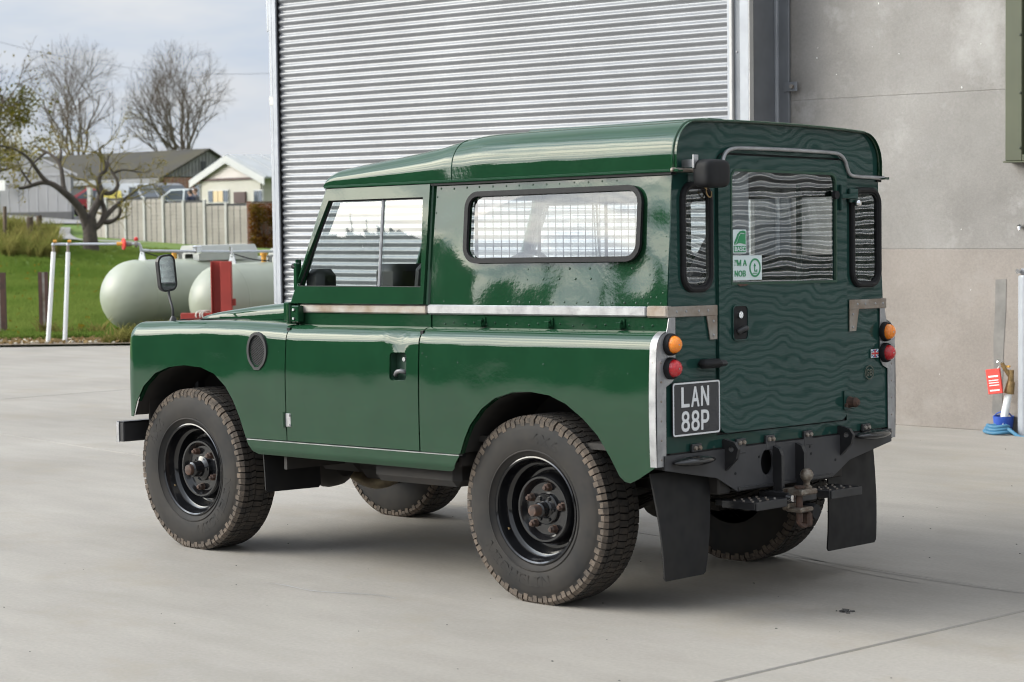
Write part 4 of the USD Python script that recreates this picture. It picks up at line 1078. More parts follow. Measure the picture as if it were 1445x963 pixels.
for a in (PI / 2, PI * 7 / 6, PI * 11 / 6):
    sw.append(tube([cw_, cw_ + RW @ np.array([0, 0.21 * math.cos(a), 0.21 * math.sin(a)])], 0.008, 6))
sw.append(tube([cw_, cw_ + np.array([0.25, 0, -0.20])], 0.018, 8))
part('dash_binnacle', [bx(1.22, 1.40, -0.12, 0.35, 1.20, 1.385, .035), bx(1.34, 1.46, 0.60, 0.725, 1.20, 1.365, .03)], m_seat, smooth=40)
part('steering_wheel', sw, m_seat, smooth=40)
part('spare_strap', [bx(0.05, 0.12, -0.71, -0.70, 1.22, 1.72), bx(-0.30, -0.275, -0.71, -0.70, 1.22, 1.72), bx(0.33, 0.36, -0.71, -0.70, 1.22, 1.72)], m_paint_in)
part('roof_brace', [tube([(0.28, -0.60, 1.24), (0.02, -0.68, 1.72)], 0.035, 6)], m_lining)
wires = []
for y in np.arange(-0.68, 0.69, 0.052):
    wires.append(bx(0.600, 0.6030, y - .0015, y + .0015, 1.21, 1.70))
for z in np.arange(1.215, 1.70, 0.032):
    wires.append(bx(0.6032, 0.6062, -0.69, 0.69, z - .0013, z + .0013))
part('dog_guard', wires, m_black, kind='stuff')
part('guard_frame', [tube([(0.603, -0.69, 1.20), (0.603, -0.66, 1.70), (0.603, 0.66, 1.70), (0.603, 0.69, 1.20)], 0.010, 6)] + [tube([(0.608, y, 1.2), (0.608, y, 1.70)], 0.008, 6) for y in (-0.42, 0.05, 0.46)], m_black)

# ---- wheels
TYC, TW2 = 0.668, 0.1175        # tyre centre plane and half width
rim_prof = [(0.218, 0.758), (0.2235, 0.764), (0.2235, 0.769), (0.218, 0.771), (0.212, 0.766), (0.208, 0.748), (0.2045, 0.722), (0.197, 0.712), (0.187, 0.706), (0.182, 0.690), (0.177, 0.668), (0.168, 0.655),
            (0.158, 0.654), (0.151, 0.668), (0.147, 0.692), (0.142, 0.712), (0.135, 0.722), (0.127, 0.722), (0.120, 0.714), (0.114, 0.700), (0.108, 0.694), (0.060, 0.693), (0.0, 0.693)]
tyre_prof = [(0.212, 0.560), (0.228, 0.560), (0.25, 0.5535), (0.29, 0.5505), (0.33, 0.5535), (0.36, 0.563), (0.374, 0.578), (0.377, 0.600), (0.3785, 0.668), (0.377, 0.736), (0.374, 0.758), (0.366, 0.770),
             (0.3595, 0.7755), (0.357, 0.7765), (0.354, 0.776), (0.345, 0.780), (0.336, 0.7835), (0.31, 0.788), (0.285, 0.788), (0.262, 0.7845), (0.252, 0.7815), (0.249, 0.7845), (0.246, 0.7845), (0.243, 0.779), (0.232, 0.771), (0.222, 0.762), (0.214, 0.755)]


def tread_blocks(seed):
    rr = random.Random(seed)
    cen_b, sh_b = [], []
    N = 84
    da = 2 * PI / N

    def blk(a0, a1, b0, b1, y0, y1, r0, r1, r0b=None, r1b=None):
        """angles at y0 end (a0..a1) and y1 end (b0..b1); radii at either end"""
        r0b = r0 if r0b is None else r0b; r1b = r1 if r1b is None else r1b
        V = []
        for (p0, p1, y, ra, rb) in ((a0, a1, y0, r0, r1), (b0, b1, y1, r0b, r1b)):
            for r_ in (ra, rb):
                for a in (p0, p1):
                    V.append((r_ * math.cos(a), y, r_ * math.sin(a)))
        return trimesh.Trimesh(np.array(V), np.array([[0, 1, 3], [0, 3, 2], [4, 7, 5], [4, 6, 7], [2, 3, 7], [2, 7, 6], [0, 5, 1], [0, 4, 5], [0, 2, 6], [0, 6, 4], [1, 5, 7], [1, 7, 3]]), process=False)
    for i in range(N):
        a = i * da
        j = rr.uniform(-.006, .006)
        R1 = 0.3925
        for k, (y0, y1, off, sk) in enumerate(((-0.062, -0.030, 0.0, 0.25), (-0.026, 0.026, 0.45, -0.25), (0.030, 0.062, 0.0, 0.25))):
            s0 = a + off * da + j
            cen_b.append(blk(s0, s0 + da * .82, s0 + sk * da, s0 + da * (.82 + sk), TYC + y0, TYC + y1, 0.374, R1))
        for sg in (1, -1):
            s0 = a + 0.3 * da + j
            sk = -0.12
            cen_b.append(blk(s0, s0 + da * .78, s0 + sk * da, s0 + da * (.78 + sk), TYC + sg * 0.066, TYC + sg * 0.094, 0.370, 0.3915))
            ln = 0.350 if i % 2 else 0.360
            sh_b.append(blk(s0 + sk * da, s0 + da * (.86 + sk), s0 + sk * da + .002, s0 + da * (.82 + sk), TYC + sg * 0.0945, TYC + sg * (0.1105 if i % 2 else 0.1085), 0.362, 0.3905, ln, 0.376))
    return cat_m(cen_b), cat_m(sh_b)


def spin(m, a):
    return xf(m, rotm([0, 1, 0], a))


def settle(m, x, sg, z=0.384):
    """mirror for the right side, put on its hub, flatten the contact patch"""
    if sg < 0:
        m = mirror_y(m)
    m = xf(m, np.eye(3), (x, 0, z))
    v = np.array(m.vertices); low = v[:, 2] < 0.002
    v[low, 1] += (TYC * sg - v[low, 1]) * -0.03
    v[:, 2] = np.maximum(v[:, 2], 0.0005)
    return trimesh.Trimesh(v, m.faces, process=False)


tb = tread_blocks(3)
letters = []
for s, a_mid, rad in (('MICHELIN', -PI / 2 + 0.35, 0.292), ('4X4', PI / 2 + 0.25, 0.300)):
    t = meshkit.text_mesh(s, 0.042, 0.0016, False); v = np.array(t.vertices)
    v[:, 0] = (v[:, 0] - (v[:, 0].min() + v[:, 0].max()) / 2) * 1.35
    # seen from outside (+y) the world x axis runs right to left
    sub = trimesh.Trimesh(*trimesh.remesh.subdivide_to_size(v, t.faces, 0.02), process=False)
    v = np.array(sub.vertices)
    if a_mid > 0:
        ang = PI / 2 + (a_mid - PI / 2) + v[:, 0] / rad; rr_v = rad + v[:, 1] - 0.02
    else:
        ang = a_mid - v[:, 0] / rad; rr_v = rad - v[:, 1] + 0.02
    letters.append(trimesh.Trimesh(np.stack([rr_v * np.cos(ang), 0.7869 + v[:, 2], rr_v * np.sin(ang)], -1), sub.faces, process=False))
letters = cat_m(letters)
for x in (0.0, 2.235):
    for sg in (1, -1):
        rot = {0.0: 0.05, 2.235: 0.72}[x] + (0.4 if sg < 0 else 0)
        w = add('wheel', settle(lathe(rim_prof, 64), x, sg), m_rim, VEH, smooth=35)
        add('tyre', settle(lathe(tyre_prof, 96), x, sg), m_tyre, w, smooth=40)
        add('tyre_tread', settle(spin(tb[0], rot), x, sg), m_tread, w, kind='stuff')
        add('tread_shoulder', settle(spin(tb[1], rot), x, sg), m_shoulder, w, kind='stuff')
        if sg > 0:
            add('tyre_lettering', settle(spin(letters, 0.0 if x == 0 else 1.2), x, sg), m_tyre, w, kind='stuff')
        for k in range(5):
            a = PI / 2 + 0.10 + k * 2 * PI / 5 + rot * 0.9
            c0 = np.array([0.091 * math.cos(a), 0, 0.091 * math.sin(a)])
            nut = cat_m([lathe([(0.019, 0.692), (0.019, 0.696), (0.016, 0.700), (0.016, 0.716), (0.011, 0.720), (0.009, 0.722), (0.009, 0.728), (0.0, 0.729)], 6, 'y', c0)])
            add('wheel_nut', settle(nut, x, sg), m_rust, w)
        if x == 0.0:
            hub = [(0.066, 0.692), (0.066, 0.704), (0.062, 0.708), (0.040, 0.710), (0.034, 0.716), (0.033, 0.742), (0.030, 0.748), (0.024, 0.752)]
            cap = [(0.025, 0.750), (0.024, 0.782), (0.020, 0.788), (0.0, 0.790)]
        else:
            hub = [(0.060, 0.692), (0.060, 0.712), (0.052, 0.716), (0.040, 0.722), (0.036, 0.770), (0.028, 0.776)]
            cap = [(0.026, 0.775), (0.025, 0.792), (0.018, 0.797), (0.0, 0.798)]
        add('wheel_hub', settle(cat_m([lathe(hub, 24)] + [lathe([(0.008, 0.70), (0.008, 0.716), (0, 0.717)], 6, 'y', (0.049 * math.cos(a), 0, 0.049 * math.sin(a))) for a in np.arange(6) * PI / 3]), x, sg), m_rim, w, smooth=35)
        add('hub_cap', settle(lathe(cap, 18), x, sg), m_rust, w, smooth=35)
        add('valve', settle(tube([(0.19, 0.712, -0.10), (0.182, 0.735, -0.095)], 0.005, 8), x, sg), m_brass, w)
        add('brake_drum', settle(lathe([(0.15, 0.655), (0.15, 0.56), (0.0, 0.56)], 24), x, sg), m_chassis, w, smooth=35)

# ================================================================== warehouse behind the vehicle
TH = math.radians(2.3)
WX, WY = np.array([math.cos(TH), math.sin(TH), 0]), np.array([-math.sin(TH), math.cos(TH), 0])
WO = np.array([2.1, -6.045, 0.0])


def W(m):
    v, f = arr(m)
    v = np.array(v, float)
    return trimesh.Trimesh(WO + v[:, :1] * WX + v[:, 1:2] * WY + v[:, 2:] * np.array([0, 0, 1.0]), f, process=False)


def corr_mat(name, base, rough):
    return usdkit.material(stage, '/World/Looks/' + name, {
        'g': ('geometry', {}), 'n': ('noise_texture', {'scale': 1.6, 'detail': 5.0, 'roughness': 0.6}), 'r': ('rgb_ramp', {'ramp': [(0.3, tuple(np.array(base) * 0.88)), (0.7, tuple(np.array(base) * 1.08))]}),
        'n2': ('noise_texture', {'scale': 30.0, 'detail': 3.0}), 'mr': ('map_range', {'from_min': 0.3, 'from_max': 0.7, 'to_min': rough - 0.05, 'to_max': rough + 0.07}),
        'nb': ('noise_texture', {'scale': 4.0, 'detail': 2.0}), 'b': ('bump', {'distance': 0.003, 'strength': 1.0}),
        'p': ('principled_bsdf', {'metallic': 0.25})},
        [('g.position', 'n.vector'), ('n.fac', 'r.fac'), ('r.color', 'p.base_color'), ('g.position', 'n2.vector'), ('n2.fac', 'mr.value'), ('mr.result', 'p.roughness'),
         ('g.position', 'nb.vector'), ('nb.fac', 'b.height'), ('b.normal', 'p.normal')], surface='p.BSDF')


m_corr = corr_mat('corrugated_cladding', (0.20, 0.206, 0.217), 0.12)
m_corr2 = mat('bright_corrugated_cladding', (0.33, 0.345, 0.36), 0.20, 0.95, var=0.06, vscale=3)
m_flash = mat('grey_flashing', (0.33, 0.345, 0.37), 0.45, 0.3, var=0.10, vscale=4, bump2=0.002, b2scale=3)
m_flash_l = mat('pale_flashing', (0.45, 0.445, 0.43), 0.5, 0.1, var=0.06, vscale=5)
m_column = mat('steel_column', (0.19, 0.20, 0.215), 0.55, 0.5, var=0.14, vscale=3)
m_wallc = concrete_mat('wall_concrete', (0.195, 0.183, 0.170), (0.248, 0.235, 0.220), (0.302, 0.288, 0.272), (0.40, 0.39, 0.375), 1.6, 0.85)
m_wallb = concrete_mat('wall_concrete_base', (0.222, 0.196, 0.174), (0.258, 0.229, 0.205), (0.290, 0.260, 0.235), (0.31, 0.285, 0.26), 1.6, 0.85)
m_smear2 = mat('mortar_smear', (0.185, 0.176, 0.163), 0.9, var=0.15, vscale=12)
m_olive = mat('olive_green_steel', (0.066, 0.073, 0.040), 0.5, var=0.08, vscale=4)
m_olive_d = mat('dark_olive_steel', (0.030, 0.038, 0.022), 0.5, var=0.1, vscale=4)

PITCH, AMP = 0.0665, 0.009
BLD = thing('warehouse', 'large farm warehouse with corrugated silver cladding and bare concrete panel wall', 'warehouse', WO)


def corr_sheet(x0, x1, z0, z1, y, seed, to=W):
    n = int(round((z1 - z0) / PITCH * 12))
    z = np.linspace(z0, z1, n + 1)
    yy = y + AMP * np.sin(z / PITCH * 2 * PI)
    u = lin(x0, x1, 0.9)
    V = np.array([(a, b, c) for a in u for b, c in zip(yy, z)])
    dents = (meshkit.noise(np.c_[V[:, 0] * 1.3, V[:, 2] * 0.8, np.zeros(len(V))], seed) - 0.5) * 0.006
    V[:, 1] += dents
    k = len(z); F = []
    for i in range(len(u) - 1):
        a = i * k + np.arange(k - 1)
        F.append(np.stack([a, a + k, a + k + 1], 1)); F.append(np.stack([a, a + k + 1, a + 1], 1))
    return to(trimesh.Trimesh(V, np.vstack(F)[:, ::-1], process=False))


for i, (z0, z1) in enumerate(((0.10, 14 * PITCH), (13.6 * PITCH, 29 * PITCH), (28.6 * PITCH, 44 * PITCH), (43.6 * PITCH, 59 * PITCH), (58.6 * PITCH, 74 * PITCH), (73.6 * PITCH, 92 * PITCH))):
    add('cladding_sheet', corr_sheet(1.665, 6.640, z0, z1, 0.375 + 0.0012 * (i % 2), 40 + i), m_corr, BLD, smooth=True)
# screws along the cladding edge
add('cladding_plinth', W(bx(1.66, 6.64, 0.30, 0.395, 0.0, 0.10, .01)), m_wallc, BLD)
# left corner trim
HT = 6.1
add('corner_trim', W(cat_m([bx(6.592, 6.622, 0.385, 0.412, 0.02, HT, .004), bx(6.624, 6.655, 0.380, 0.404, 0.02, HT, .004), bx(6.657, 6.705, 0.360, 0.398, 0.02, HT, .006)])), m_flash, BLD, smooth=30)
add('trim_backing', W(bx(6.583, 6.592, 0.352, 0.395, 0.02, HT)), m_rubber, BLD)
add('trim_joint', W(bx(6.655, 6.7065, 0.3995, 0.4025, 2.60, 2.68)), m_flash_l, BLD)
add('verge_box', W(bx(6.700, 6.735, 0.20, 0.395, 3.27, HT, .006)), m_flash, BLD)
add('gable_wall', W(cat_m([bx(6.55, 6.70, -22, 0.355, 0.0, HT)])), m_flash, BLD)
add('back_wall', W(bx(-5.4, 6.69, -22.2, -22, 0.0, HT + 2)), m_flash, BLD)
rf = extr(Polygon([(0.95, HT - .05), (-10.5, HT + 2.3), (-22.6, HT - .05), (-22.6, HT - .15), (-10.5, HT + 2.2), (0.95, HT - .15)]), 'x', -5.6, 7.0)
add('roof', W(rf), m_flash, BLD)
add('eaves_gutter', W(bx(-5.5, 6.9, 0.41, 0.56, HT - 0.16, HT - 0.02, .02)), m_flash, BLD)
# right-hand trim of the cladding, column front, reveal and door post
add('cladding_trim', W(cat_m([bx(1.645, 1.672, 0.36, 0.400, 0.02, HT, .004)])), m_flash, BLD)
add('cladding_trim', W(bx(1.618, 1.6445, 0.34, 0.412, 0.02, HT, .004)), m_flash_l, BLD)
add('trim_return', W(bx(1.560, 1.6175, 0.34, 0.388, 0.02, HT, .003)), m_column, BLD)
add('trim_screws', W(cat_m([cyl((1.59, 0.387, z), (1.59, 0.393, z), 0.008, 8) for z in np.arange(0.3, 6, 0.62)])), m_galv, BLD, kind='stuff')
add('column_face', W(bx(1.478, 1.5585, 0.33, 0.398, 0.02, HT, .003)), m_flash, BLD)
add('column_web', W(bx(1.4775, 1.66, -0.01, 0.33, 0.02, HT)), m_column, BLD)
add('column_edge', W(bx(1.470, 1.4775, 0.345, 0.3985, 0.02, HT)), m_flash_l, BLD)
add('door_post', W(bx(1.362, 1.455, 0.004, 0.030, 0.02, HT, .004)), m_column, BLD)
add('door_post', W(bx(1.452, 1.4770, 0.004, 0.055, 0.02, HT, .004)), m_flash, BLD)
add('fixing_plate', W(bx(1.285, 1.405, 0.031, 0.041, 2.485, 2.555, .002)), m_column, BLD)
add('plate_bolt', W(cyl((1.325, 0.041, 2.52), (1.325, 0.062, 2.522), 0.016, 8)), m_galv_old, BLD)
# concrete wall panels
for i, (z0, z1, mt) in enumerate(((0.0, 1.2945, m_wallb), (1.2990, 2.413, m_wallc), (2.417, 3.60, m_wallc), (3.604, HT, m_wallc))):
    for j, (xa, xb) in enumerate(((-5.45, 1.50),)):
        add('concrete_panel', W(bx(xa, xb, -0.18, 0.0, z0, z1, 0.004)), mt, BLD)
add('wall_backing', W(bx(-5.45, 1.50, -0.25, -0.183, 0.0, HT)), m_wallc, BLD)
add('joint_sealant', W(cat_m([bx(-5.4, 1.48, -0.02, -0.0025, z - .0025, z + .0025) for z in (1.297, 2.415, 3.602)])), m_wallc, BLD, kind='stuff')
sm = Polygon([(-0.338, 1.08), (-0.420, 1.085), (-0.418, 0.86), (-0.402, 0.62), (-0.395, 0.40), (-0.388, 0.10), (-0.310, 0.13), (-0.325, 0.40), (-0.322, 0.66), (-0.332, 0.83)])
v, f = arr(extr(sm, 'y', 0.0005, 0.0025))
add('mortar_smear', W((v, f)), m_smear2, BLD)
m_chip = mat('white_chips', (0.66, 0.65, 0.62), 0.8)
ch = []
for k in range(15):
    x = rnd.uniform(-0.55, 1.3); z = rnd.uniform(0.3, 3.4)
    r_ = rnd.uniform(0.002, 0.006)
    m = lathe([(0, 0.003), (r_ * .7, 0.002), (r_, 0)], 6, 'y', (0, 0, 0)); v, f = arr(m)
    v = v * [1.6, 1, 1]; a = rnd.uniform(0, PI); c, s = math.cos(a), math.sin(a)
    v = np.stack([c * v[:, 0] - s * v[:, 2] + x, v[:, 1], s * v[:, 0] + c * v[:, 2] + z], 1)
    ch.append((v, f))
add('wall_chips', W(cat_m(ch)), m_chip, BLD, kind='stuff')
# canted end wall of corrugated sheet, out of the picture to the right but mirrored in the rear glass and paint
CA = math.radians(-46.5)
CW0 = np.array([-3.55, -6.75, 0.0]); CX = np.array([-math.sin(-CA) * 1.0, math.cos(CA), 0]); CX = np.array([-0.70, 0.714, 0.0]); CX /= np.linalg.norm(CX)
CN = np.array([CX[1], -CX[0], 0.0])


def canted(m):
    v, f = arr(m)
    v = np.array(v, float)
    return trimesh.Trimesh(CW0 + v[:, :1] * CX + v[:, 1:2] * CN + v[:, 2:] * np.array([0, 0, 1.0]), f[:, ::-1], process=False)


add('end_wall', canted(bx(0.0, 6.0, -0.25, -0.03, 0.0, HT)), m_wallb, BLD)
PITCH, AMP = 0.060, 0.0092
add('end_cladding', corr_sheet(0.0, 6.0, 0.08, 5.0, 0.0, 77, canted), m_corr2, BLD, smooth=True)
PITCH, AMP = 0.0665, 0.009

# olive green steel box on the wall
oc = thing('wall_cabinet', 'olive green steel cabinet with bolted edge mounted high on the concrete wall', 'cabinet', WO + WX * -0.9 + np.array([0, 0, 1.91]))
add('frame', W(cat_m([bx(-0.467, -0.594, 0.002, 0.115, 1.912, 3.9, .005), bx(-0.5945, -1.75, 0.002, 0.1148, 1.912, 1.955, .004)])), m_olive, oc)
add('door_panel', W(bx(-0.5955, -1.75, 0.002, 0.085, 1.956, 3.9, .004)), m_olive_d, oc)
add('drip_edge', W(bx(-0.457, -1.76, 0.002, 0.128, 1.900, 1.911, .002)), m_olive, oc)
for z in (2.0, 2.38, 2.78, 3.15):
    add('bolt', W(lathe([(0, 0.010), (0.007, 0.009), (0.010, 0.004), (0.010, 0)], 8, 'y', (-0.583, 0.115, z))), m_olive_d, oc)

# grey post and standpipe against the wall
pt = thing('steel_post', 'grey galvanised post standing against the concrete wall at the right edge', 'post', WO + WX * -0.58)
add('shaft', W(lathe([(0.0, 0.0), (0.055, 0.0), (0.055, 1.10), (0.050, 1.115), (0.0, 1.12)], 24, 'z', (-0.612, 0.08, 0.0))), m_flash, pt, smooth=35)
add('cap_bolt', W(cyl((-0.572, 0.09, 1.145), (-0.572, 0.13, 1.145), 0.017, 12)), m_chrome, pt, smooth=35)
add('clamp', W(bx(-0.64, -0.575, 0.02, 0.095, 1.12, 1.165, .006)), m_galv, pt)
bt = add('wall_bolt', W(cat_m([cyl((-0.542, 0.0, 1.455), (-0.542, 0.05, 1.455), 0.016, 10), cyl((-0.542, 0.05, 1.455), (-0.548, 0.055, 1.43), 0.010, 8)])), m_chrome, smooth=35, label='bright bolt sticking out of the concrete wall above the grey post', cat='bolt')
sp = thing('standpipe', 'leaning white water pipe with brass tap beside the grey post', 'standpipe', WO + WX * -0.45 + WY * 0.10)
add('pipe', W(tube([(-0.437, 0.10, 0.02), (-0.487, 0.09, 0.295)], 0.027, 14)), m_white, sp, smooth=40)
add('tap_body', W(cat_m([tube([(-0.487, 0.09, 0.285), (-0.502, 0.088, 0.37)], [0.036, 0.028], 12), tube([(-0.500, 0.088, 0.36), (-0.502, 0.088, 0.45)], 0.021, 10), tube([(-0.50, 0.09, 0.40), (-0.47, 0.12, 0.46), (-0.455, 0.13, 0.50)], 0.014, 8)])), m_brass, sp, smooth=40)
add('lever', W(bx(-0.425, -0.505, 0.10, 0.118, 0.468, 0.483, .003)), mat('yellow_handle', (0.62, 0.33, 0.06), 0.5), sp)
add('outlet', W(cat_m([tube([(-0.44, 0.12, 0.475), (-0.435, 0.13, 0.525)], 0.016, 10), tube([(-0.42, 0.13, 0.50), (-0.435, 0.13, 0.515)], 0.012, 8)])), m_chrome, sp, smooth=40)
tg = thing('red_tag', 'small red warning tag hanging from the standpipe tap', 'tag', WO + WX * -0.40 + WY * 0.15 + np.array([0, 0, 0.3]))
m_tag = mat('red_tag_plastic', (0.62, 0.055, 0.04), 0.45, var=0.06)
TGR = rotm([0, 1, 0], 0.14)
tgb = xf(bx(-0.055, 0.055, -0.016, 0.0015, -0.088, 0.088, .003), TGR, (-0.405, 0.155, 0.37))
add('card', W(tgb), m_tag, tg)
add('print_lines', W(cat_m([xf(bx(-0.038, 0.038, 0.0016, 0.0025, z, z + h), TGR, (-0.405, 0.155, 0.37)) for z, h in ((0.03, .012), (0.005, .006), (-0.012, .006), (-0.03, .006), (-0.068, .010))])), m_white, tg)
add('tie', W(tube([(-0.42, 0.155, 0.45), (-0.44, 0.13, 0.485)], 0.003, 5)), m_white, tg)
bk = thing('blue_bucket', 'small blue container at the foot of the standpipe', 'container', WO + WX * -0.44 + WY * 0.07)
m_blue = mat('blue_plastic', (0.025, 0.075, 0.36), 0.45, var=0.1)
add('body', W(lathe([(0.0, 0.005), (0.060, 0.005), (0.075, 0.12), (0.072, 0.12), (0.058, 0.012), (0.0, 0.012)], 20, 'z', (-0.43, 0.06, 0.0))), m_blue, bk, smooth=35)
add('handle', W(tube(smoothpath([(-0.36, 0.06, 0.115), (-0.39, 0.06, 0.14), (-0.43, 0.06, 0.15), (-0.47, 0.06, 0.14), (-0.50, 0.06, 0.115)], 14), 0.005, 6)), m_blue, bk, smooth=True)
hz = []
for k in range(3):
    a = np.linspace(0.2 * k, 2 * PI + 0.2 * k, 26)
    hz.append(tube(np.stack([-0.44 + (0.10 - .012 * k) * np.cos(a), 0.16 + (0.075 - .01 * k) * np.sin(a), 0.018 + 0.02 * k + 0.004 * np.sin(3 * a)], 1), 0.013, 7, caps=False))
hz.append(tube(smoothpath([(-0.50, 0.16, 0.03), (-0.54, 0.19, 0.04), (-0.58, 0.20, 0.02), (-0.70, 0.21, 0.014)], 14), 0.013, 7))
add('hose', W(cat_m(hz)), mat('light_blue_hose', (0.05, 0.17, 0.28), 0.5, var=0.1), smooth=True, label='light blue hose coiled on the concrete around the standpipe foot', cat='hose')

# ================================================================== gas tanks, pipes, barrier, posts
m_tank = mat('pale_green_tank_paint', (0.285, 0.305, 0.240), 0.42, 0, 0.25, var=0.06, vscale=1.6, bump2=0.004, b2scale=1.1, coat_rough=0.25, rough_var=0.06)
m_pipe = mat('grey_pipe', (0.45, 0.47, 0.50), 0.4, 0.4, var=0.1, vscale=10)
m_redv = mat('red_valve_paint', (0.55, 0.035, 0.025), 0.4, var=0.1)
m_redp = mat('red_oxide_paint', (0.30, 0.032, 0.022), 0.55, var=0.12, vscale=5)
m_hood = mat('grey_hood', (0.36, 0.365, 0.34), 0.55, var=0.08)
m_brown = mat('rusty_brown_post', (0.10, 0.048, 0.034), 0.8, var2=(0.055, 0.03, 0.025), vscale=9)
m_orange = mat('orange_fitting', (0.55, 0.26, 0.03), 0.5)


def tank(c, length, r, label):
    t_ = thing('gas_tank', label, 'gas tank', (c[0], c[1], 0.0), 'gas tanks on the lawn')
    aa = np.linspace(0, PI / 2, 14)
    prof_ = [(r * math.sin(a), r * 0.98 * math.cos(a)) for a in aa] + [(r, -0.02), (r, -length)] + [(r * math.sin(a), -length - r * 0.7 * math.cos(a)) for a in aa[::-1]]
    add('shell', lathe(prof_, 56, 'y', c), m_tank, t_, smooth=40)
    add('weld_seam', lathe([(r + .001, 0.012), (r + .004, 0.006), (r + .004, -0.006), (r + .001, -0.012)], 56, 'y', c), m_tank, t_, smooth=40)
    for yy in (0.55, length - 0.55):
        add('saddle', cat_m([bx(c[0] - .32, c[0] + .32, c[1] - yy - .05, c[1] - yy + .05, 0.0, c[2] - r * .80, .01)]), m_hood, t_)
    for yy in (0.12, length - 0.2):
        lug = Polygon([(-0.075, -0.01), (0.075, -0.01), (0.03, 0.12), (-0.03, 0.12)]).difference(Point(0, 0.085).buffer(0.016))
        add('lifting_lug', xf(extr(lug, 'y', -0.008, 0.008), np.eye(3), (c[0], c[1] - yy, c[2] + r)), m_pipe, t_)
    hp_ = np.array([(-0.22, 0.0), (-0.22, 0.12), (-0.16, 0.20), (0.16, 0.20), (0.22, 0.12), (0.22, 0.0)])
    hood = xf(extr(Polygon(hp_).difference(Polygon([(-.09, -.01), (-.09, .09), (.09, .09), (.09, -.01)])), 'y', -0.012, 0.0), np.eye(3), (c[0], c[1] - 0.92, c[2] + r - .03))
    hood2 = xf(extr(LineString(hp_).buffer(0.006, cap_style=2), 'y', -1.05, -0.012), np.eye(3), (c[0], c[1] - 0.92, c[2] + r - .03))
    add('valve_hood', cat_m([hood, hood2]), m_hood, t_)
    for yy, h_ in ((0.70, 0.13), (0.80, 0.10)):
        add('tank_valve', cat_m([lathe([(0.035, 0), (0.035, h_ * .7), (0.05, h_ * .75), (0.05, h_), (0.0, h_)], 12, 'z', (c[0] + .05, c[1] - yy, c[2] + r - .01))]), m_hood if yy > .75 else m_orange, t_, smooth=35)
    return t_


T1, T2 = np.array([17.073, -10.036, 0.531]), np.array([15.394, -10.224, 0.494])
tank(T1, 3.2, 0.488, 'pale green gas tank with a round end, the left and farther of two')
tank(T2, 3.2, 0.488, 'pale green gas tank with a round end behind the red steel post')

# pipe frame
pf = thing('gas_pipe', 'grey gas pipe with red valve on two white standing pipes', 'pipe', (16.33, -8.3, 0))
for a, b in (((16.409, -8.146, 0.0), (16.397, -8.259, 1.172)), ((16.253, -8.292, 0.0), (16.261, -8.384, 1.169))):
    a, b = np.array(a), np.array(b)
    add('white_sleeve', tube([a + (b - a) * .02, b], 0.028, 12), m_white, pf, smooth=40)
    add('pipe_foot', tube([a, a + (b - a) * .025], 0.033, 12), m_rubber, pf, smooth=40)
    add('riser', tube([b, b + np.array([0, 0, 0.085])], 0.019, 10), m_galv_old, pf, smooth=40)
    add('elbow', trimesh.creation.icosphere(2, 0.024).apply_translation(b + np.array([0, 0, 0.095])), m_pipe, pf, smooth=True)
    add('union_nut', cyl(b + np.array([0, 0, 0.135]), b + np.array([-.03, -.03, 0.137]), 0.018, 8), m_orange, pf)
c1, c2 = np.array([16.403, -8.262, 1.272]), np.array([15.60, -9.00, 1.262])
add('cross_pipe', tube([c1, c2], 0.017, 10), m_pipe, pf, smooth=40)
vv_ = c1 + (c2 - c1) * 0.87
dvv = (c2 - c1) / np.linalg.norm(c2 - c1)
add('union_nut', cyl(vv_ - dvv * .14, vv_ - dvv * .05, 0.024, 8), m_orange, pf)
add('valve_body', cat_m([tube([vv_ - dvv * .05, vv_, vv_ + dvv * .05], [0.022, 0.036, 0.022], 12), cyl(vv_ + dvv * .09, vv_ + dvv * .12, 0.045, 12)]), m_galv_old, pf, smooth=35)
hwv = lathe([(0.070, -0.012), (0.078, 0), (0.070, 0.012), (0.045, 0.008), (0.0, 0.018)], 20, 'y', (0, 0, 0))
add('handwheel', xf(hwv, rotm([0, 0, 1], -0.35), vv_ + np.array([0.02, 0.05, 0.0])), m_redv, pf, smooth=40)
add('valve_knob', trimesh.creation.icosphere(2, 0.028).apply_translation(vv_ + dvv * .105 + np.array([0, 0, 0.06])), m_redv, pf, smooth=True)
add('lower_pipe', cat_m([tube(smoothpath([c2, c2 + [0, -.02, -.03], c2 + [0, -.03, -.09]], 8), 0.019, 8), tube([c2 + [0, -.03, -.085], (15.752, -9.266, 1.168), (T1[0], T1[1] - .12, 1.150)], 0.018, 8), tube([(15.752, -9.266, 1.165), (15.40, -10.33, 1.128), (15.394, -13.0, 1.10)], 0.018, 8)]), m_pipe, pf, smooth=40)
add('pipe_clamp', cyl((15.40, -10.33, 1.10), (15.40, -10.33, 1.20), 0.022, 8), m_chrome, pf, smooth=35)
add('pipe_clamp', bx(15.52, 15.60, -9.95, -9.85, 1.12, 1.22, .01), m_chrome, pf, smooth=35)
add('relief_hose', cat_m([tube(smoothpath([(T1[0], T1[1] - .15, 1.13), (T1[0] - .05, T1[1] - .35, 1.06), (T1[0] - .02, T1[1] - .6, 1.03)], 10), 0.008, 5), tube(smoothpath([(T2[0], T2[1] - .15, 1.10), (T2[0] - .05, T2[1] - .4, 1.03), (T2[0], T2[1] - .75, 1.0)], 10), 0.008, 5)]), m_rubber, pf, smooth=True)

# red barrier
rb = thing('steel_barrier', 'red steel crash barrier with upright channel post in front of the tanks', 'barrier', (14.67, -9.58, 0))
d1 = np.array([-0.19, -0.175, 0]); d1 /= np.linalg.norm(d1); d2 = np.array([-d1[1], d1[0], 0])
o_ = np.array([14.76, -9.49, 0])


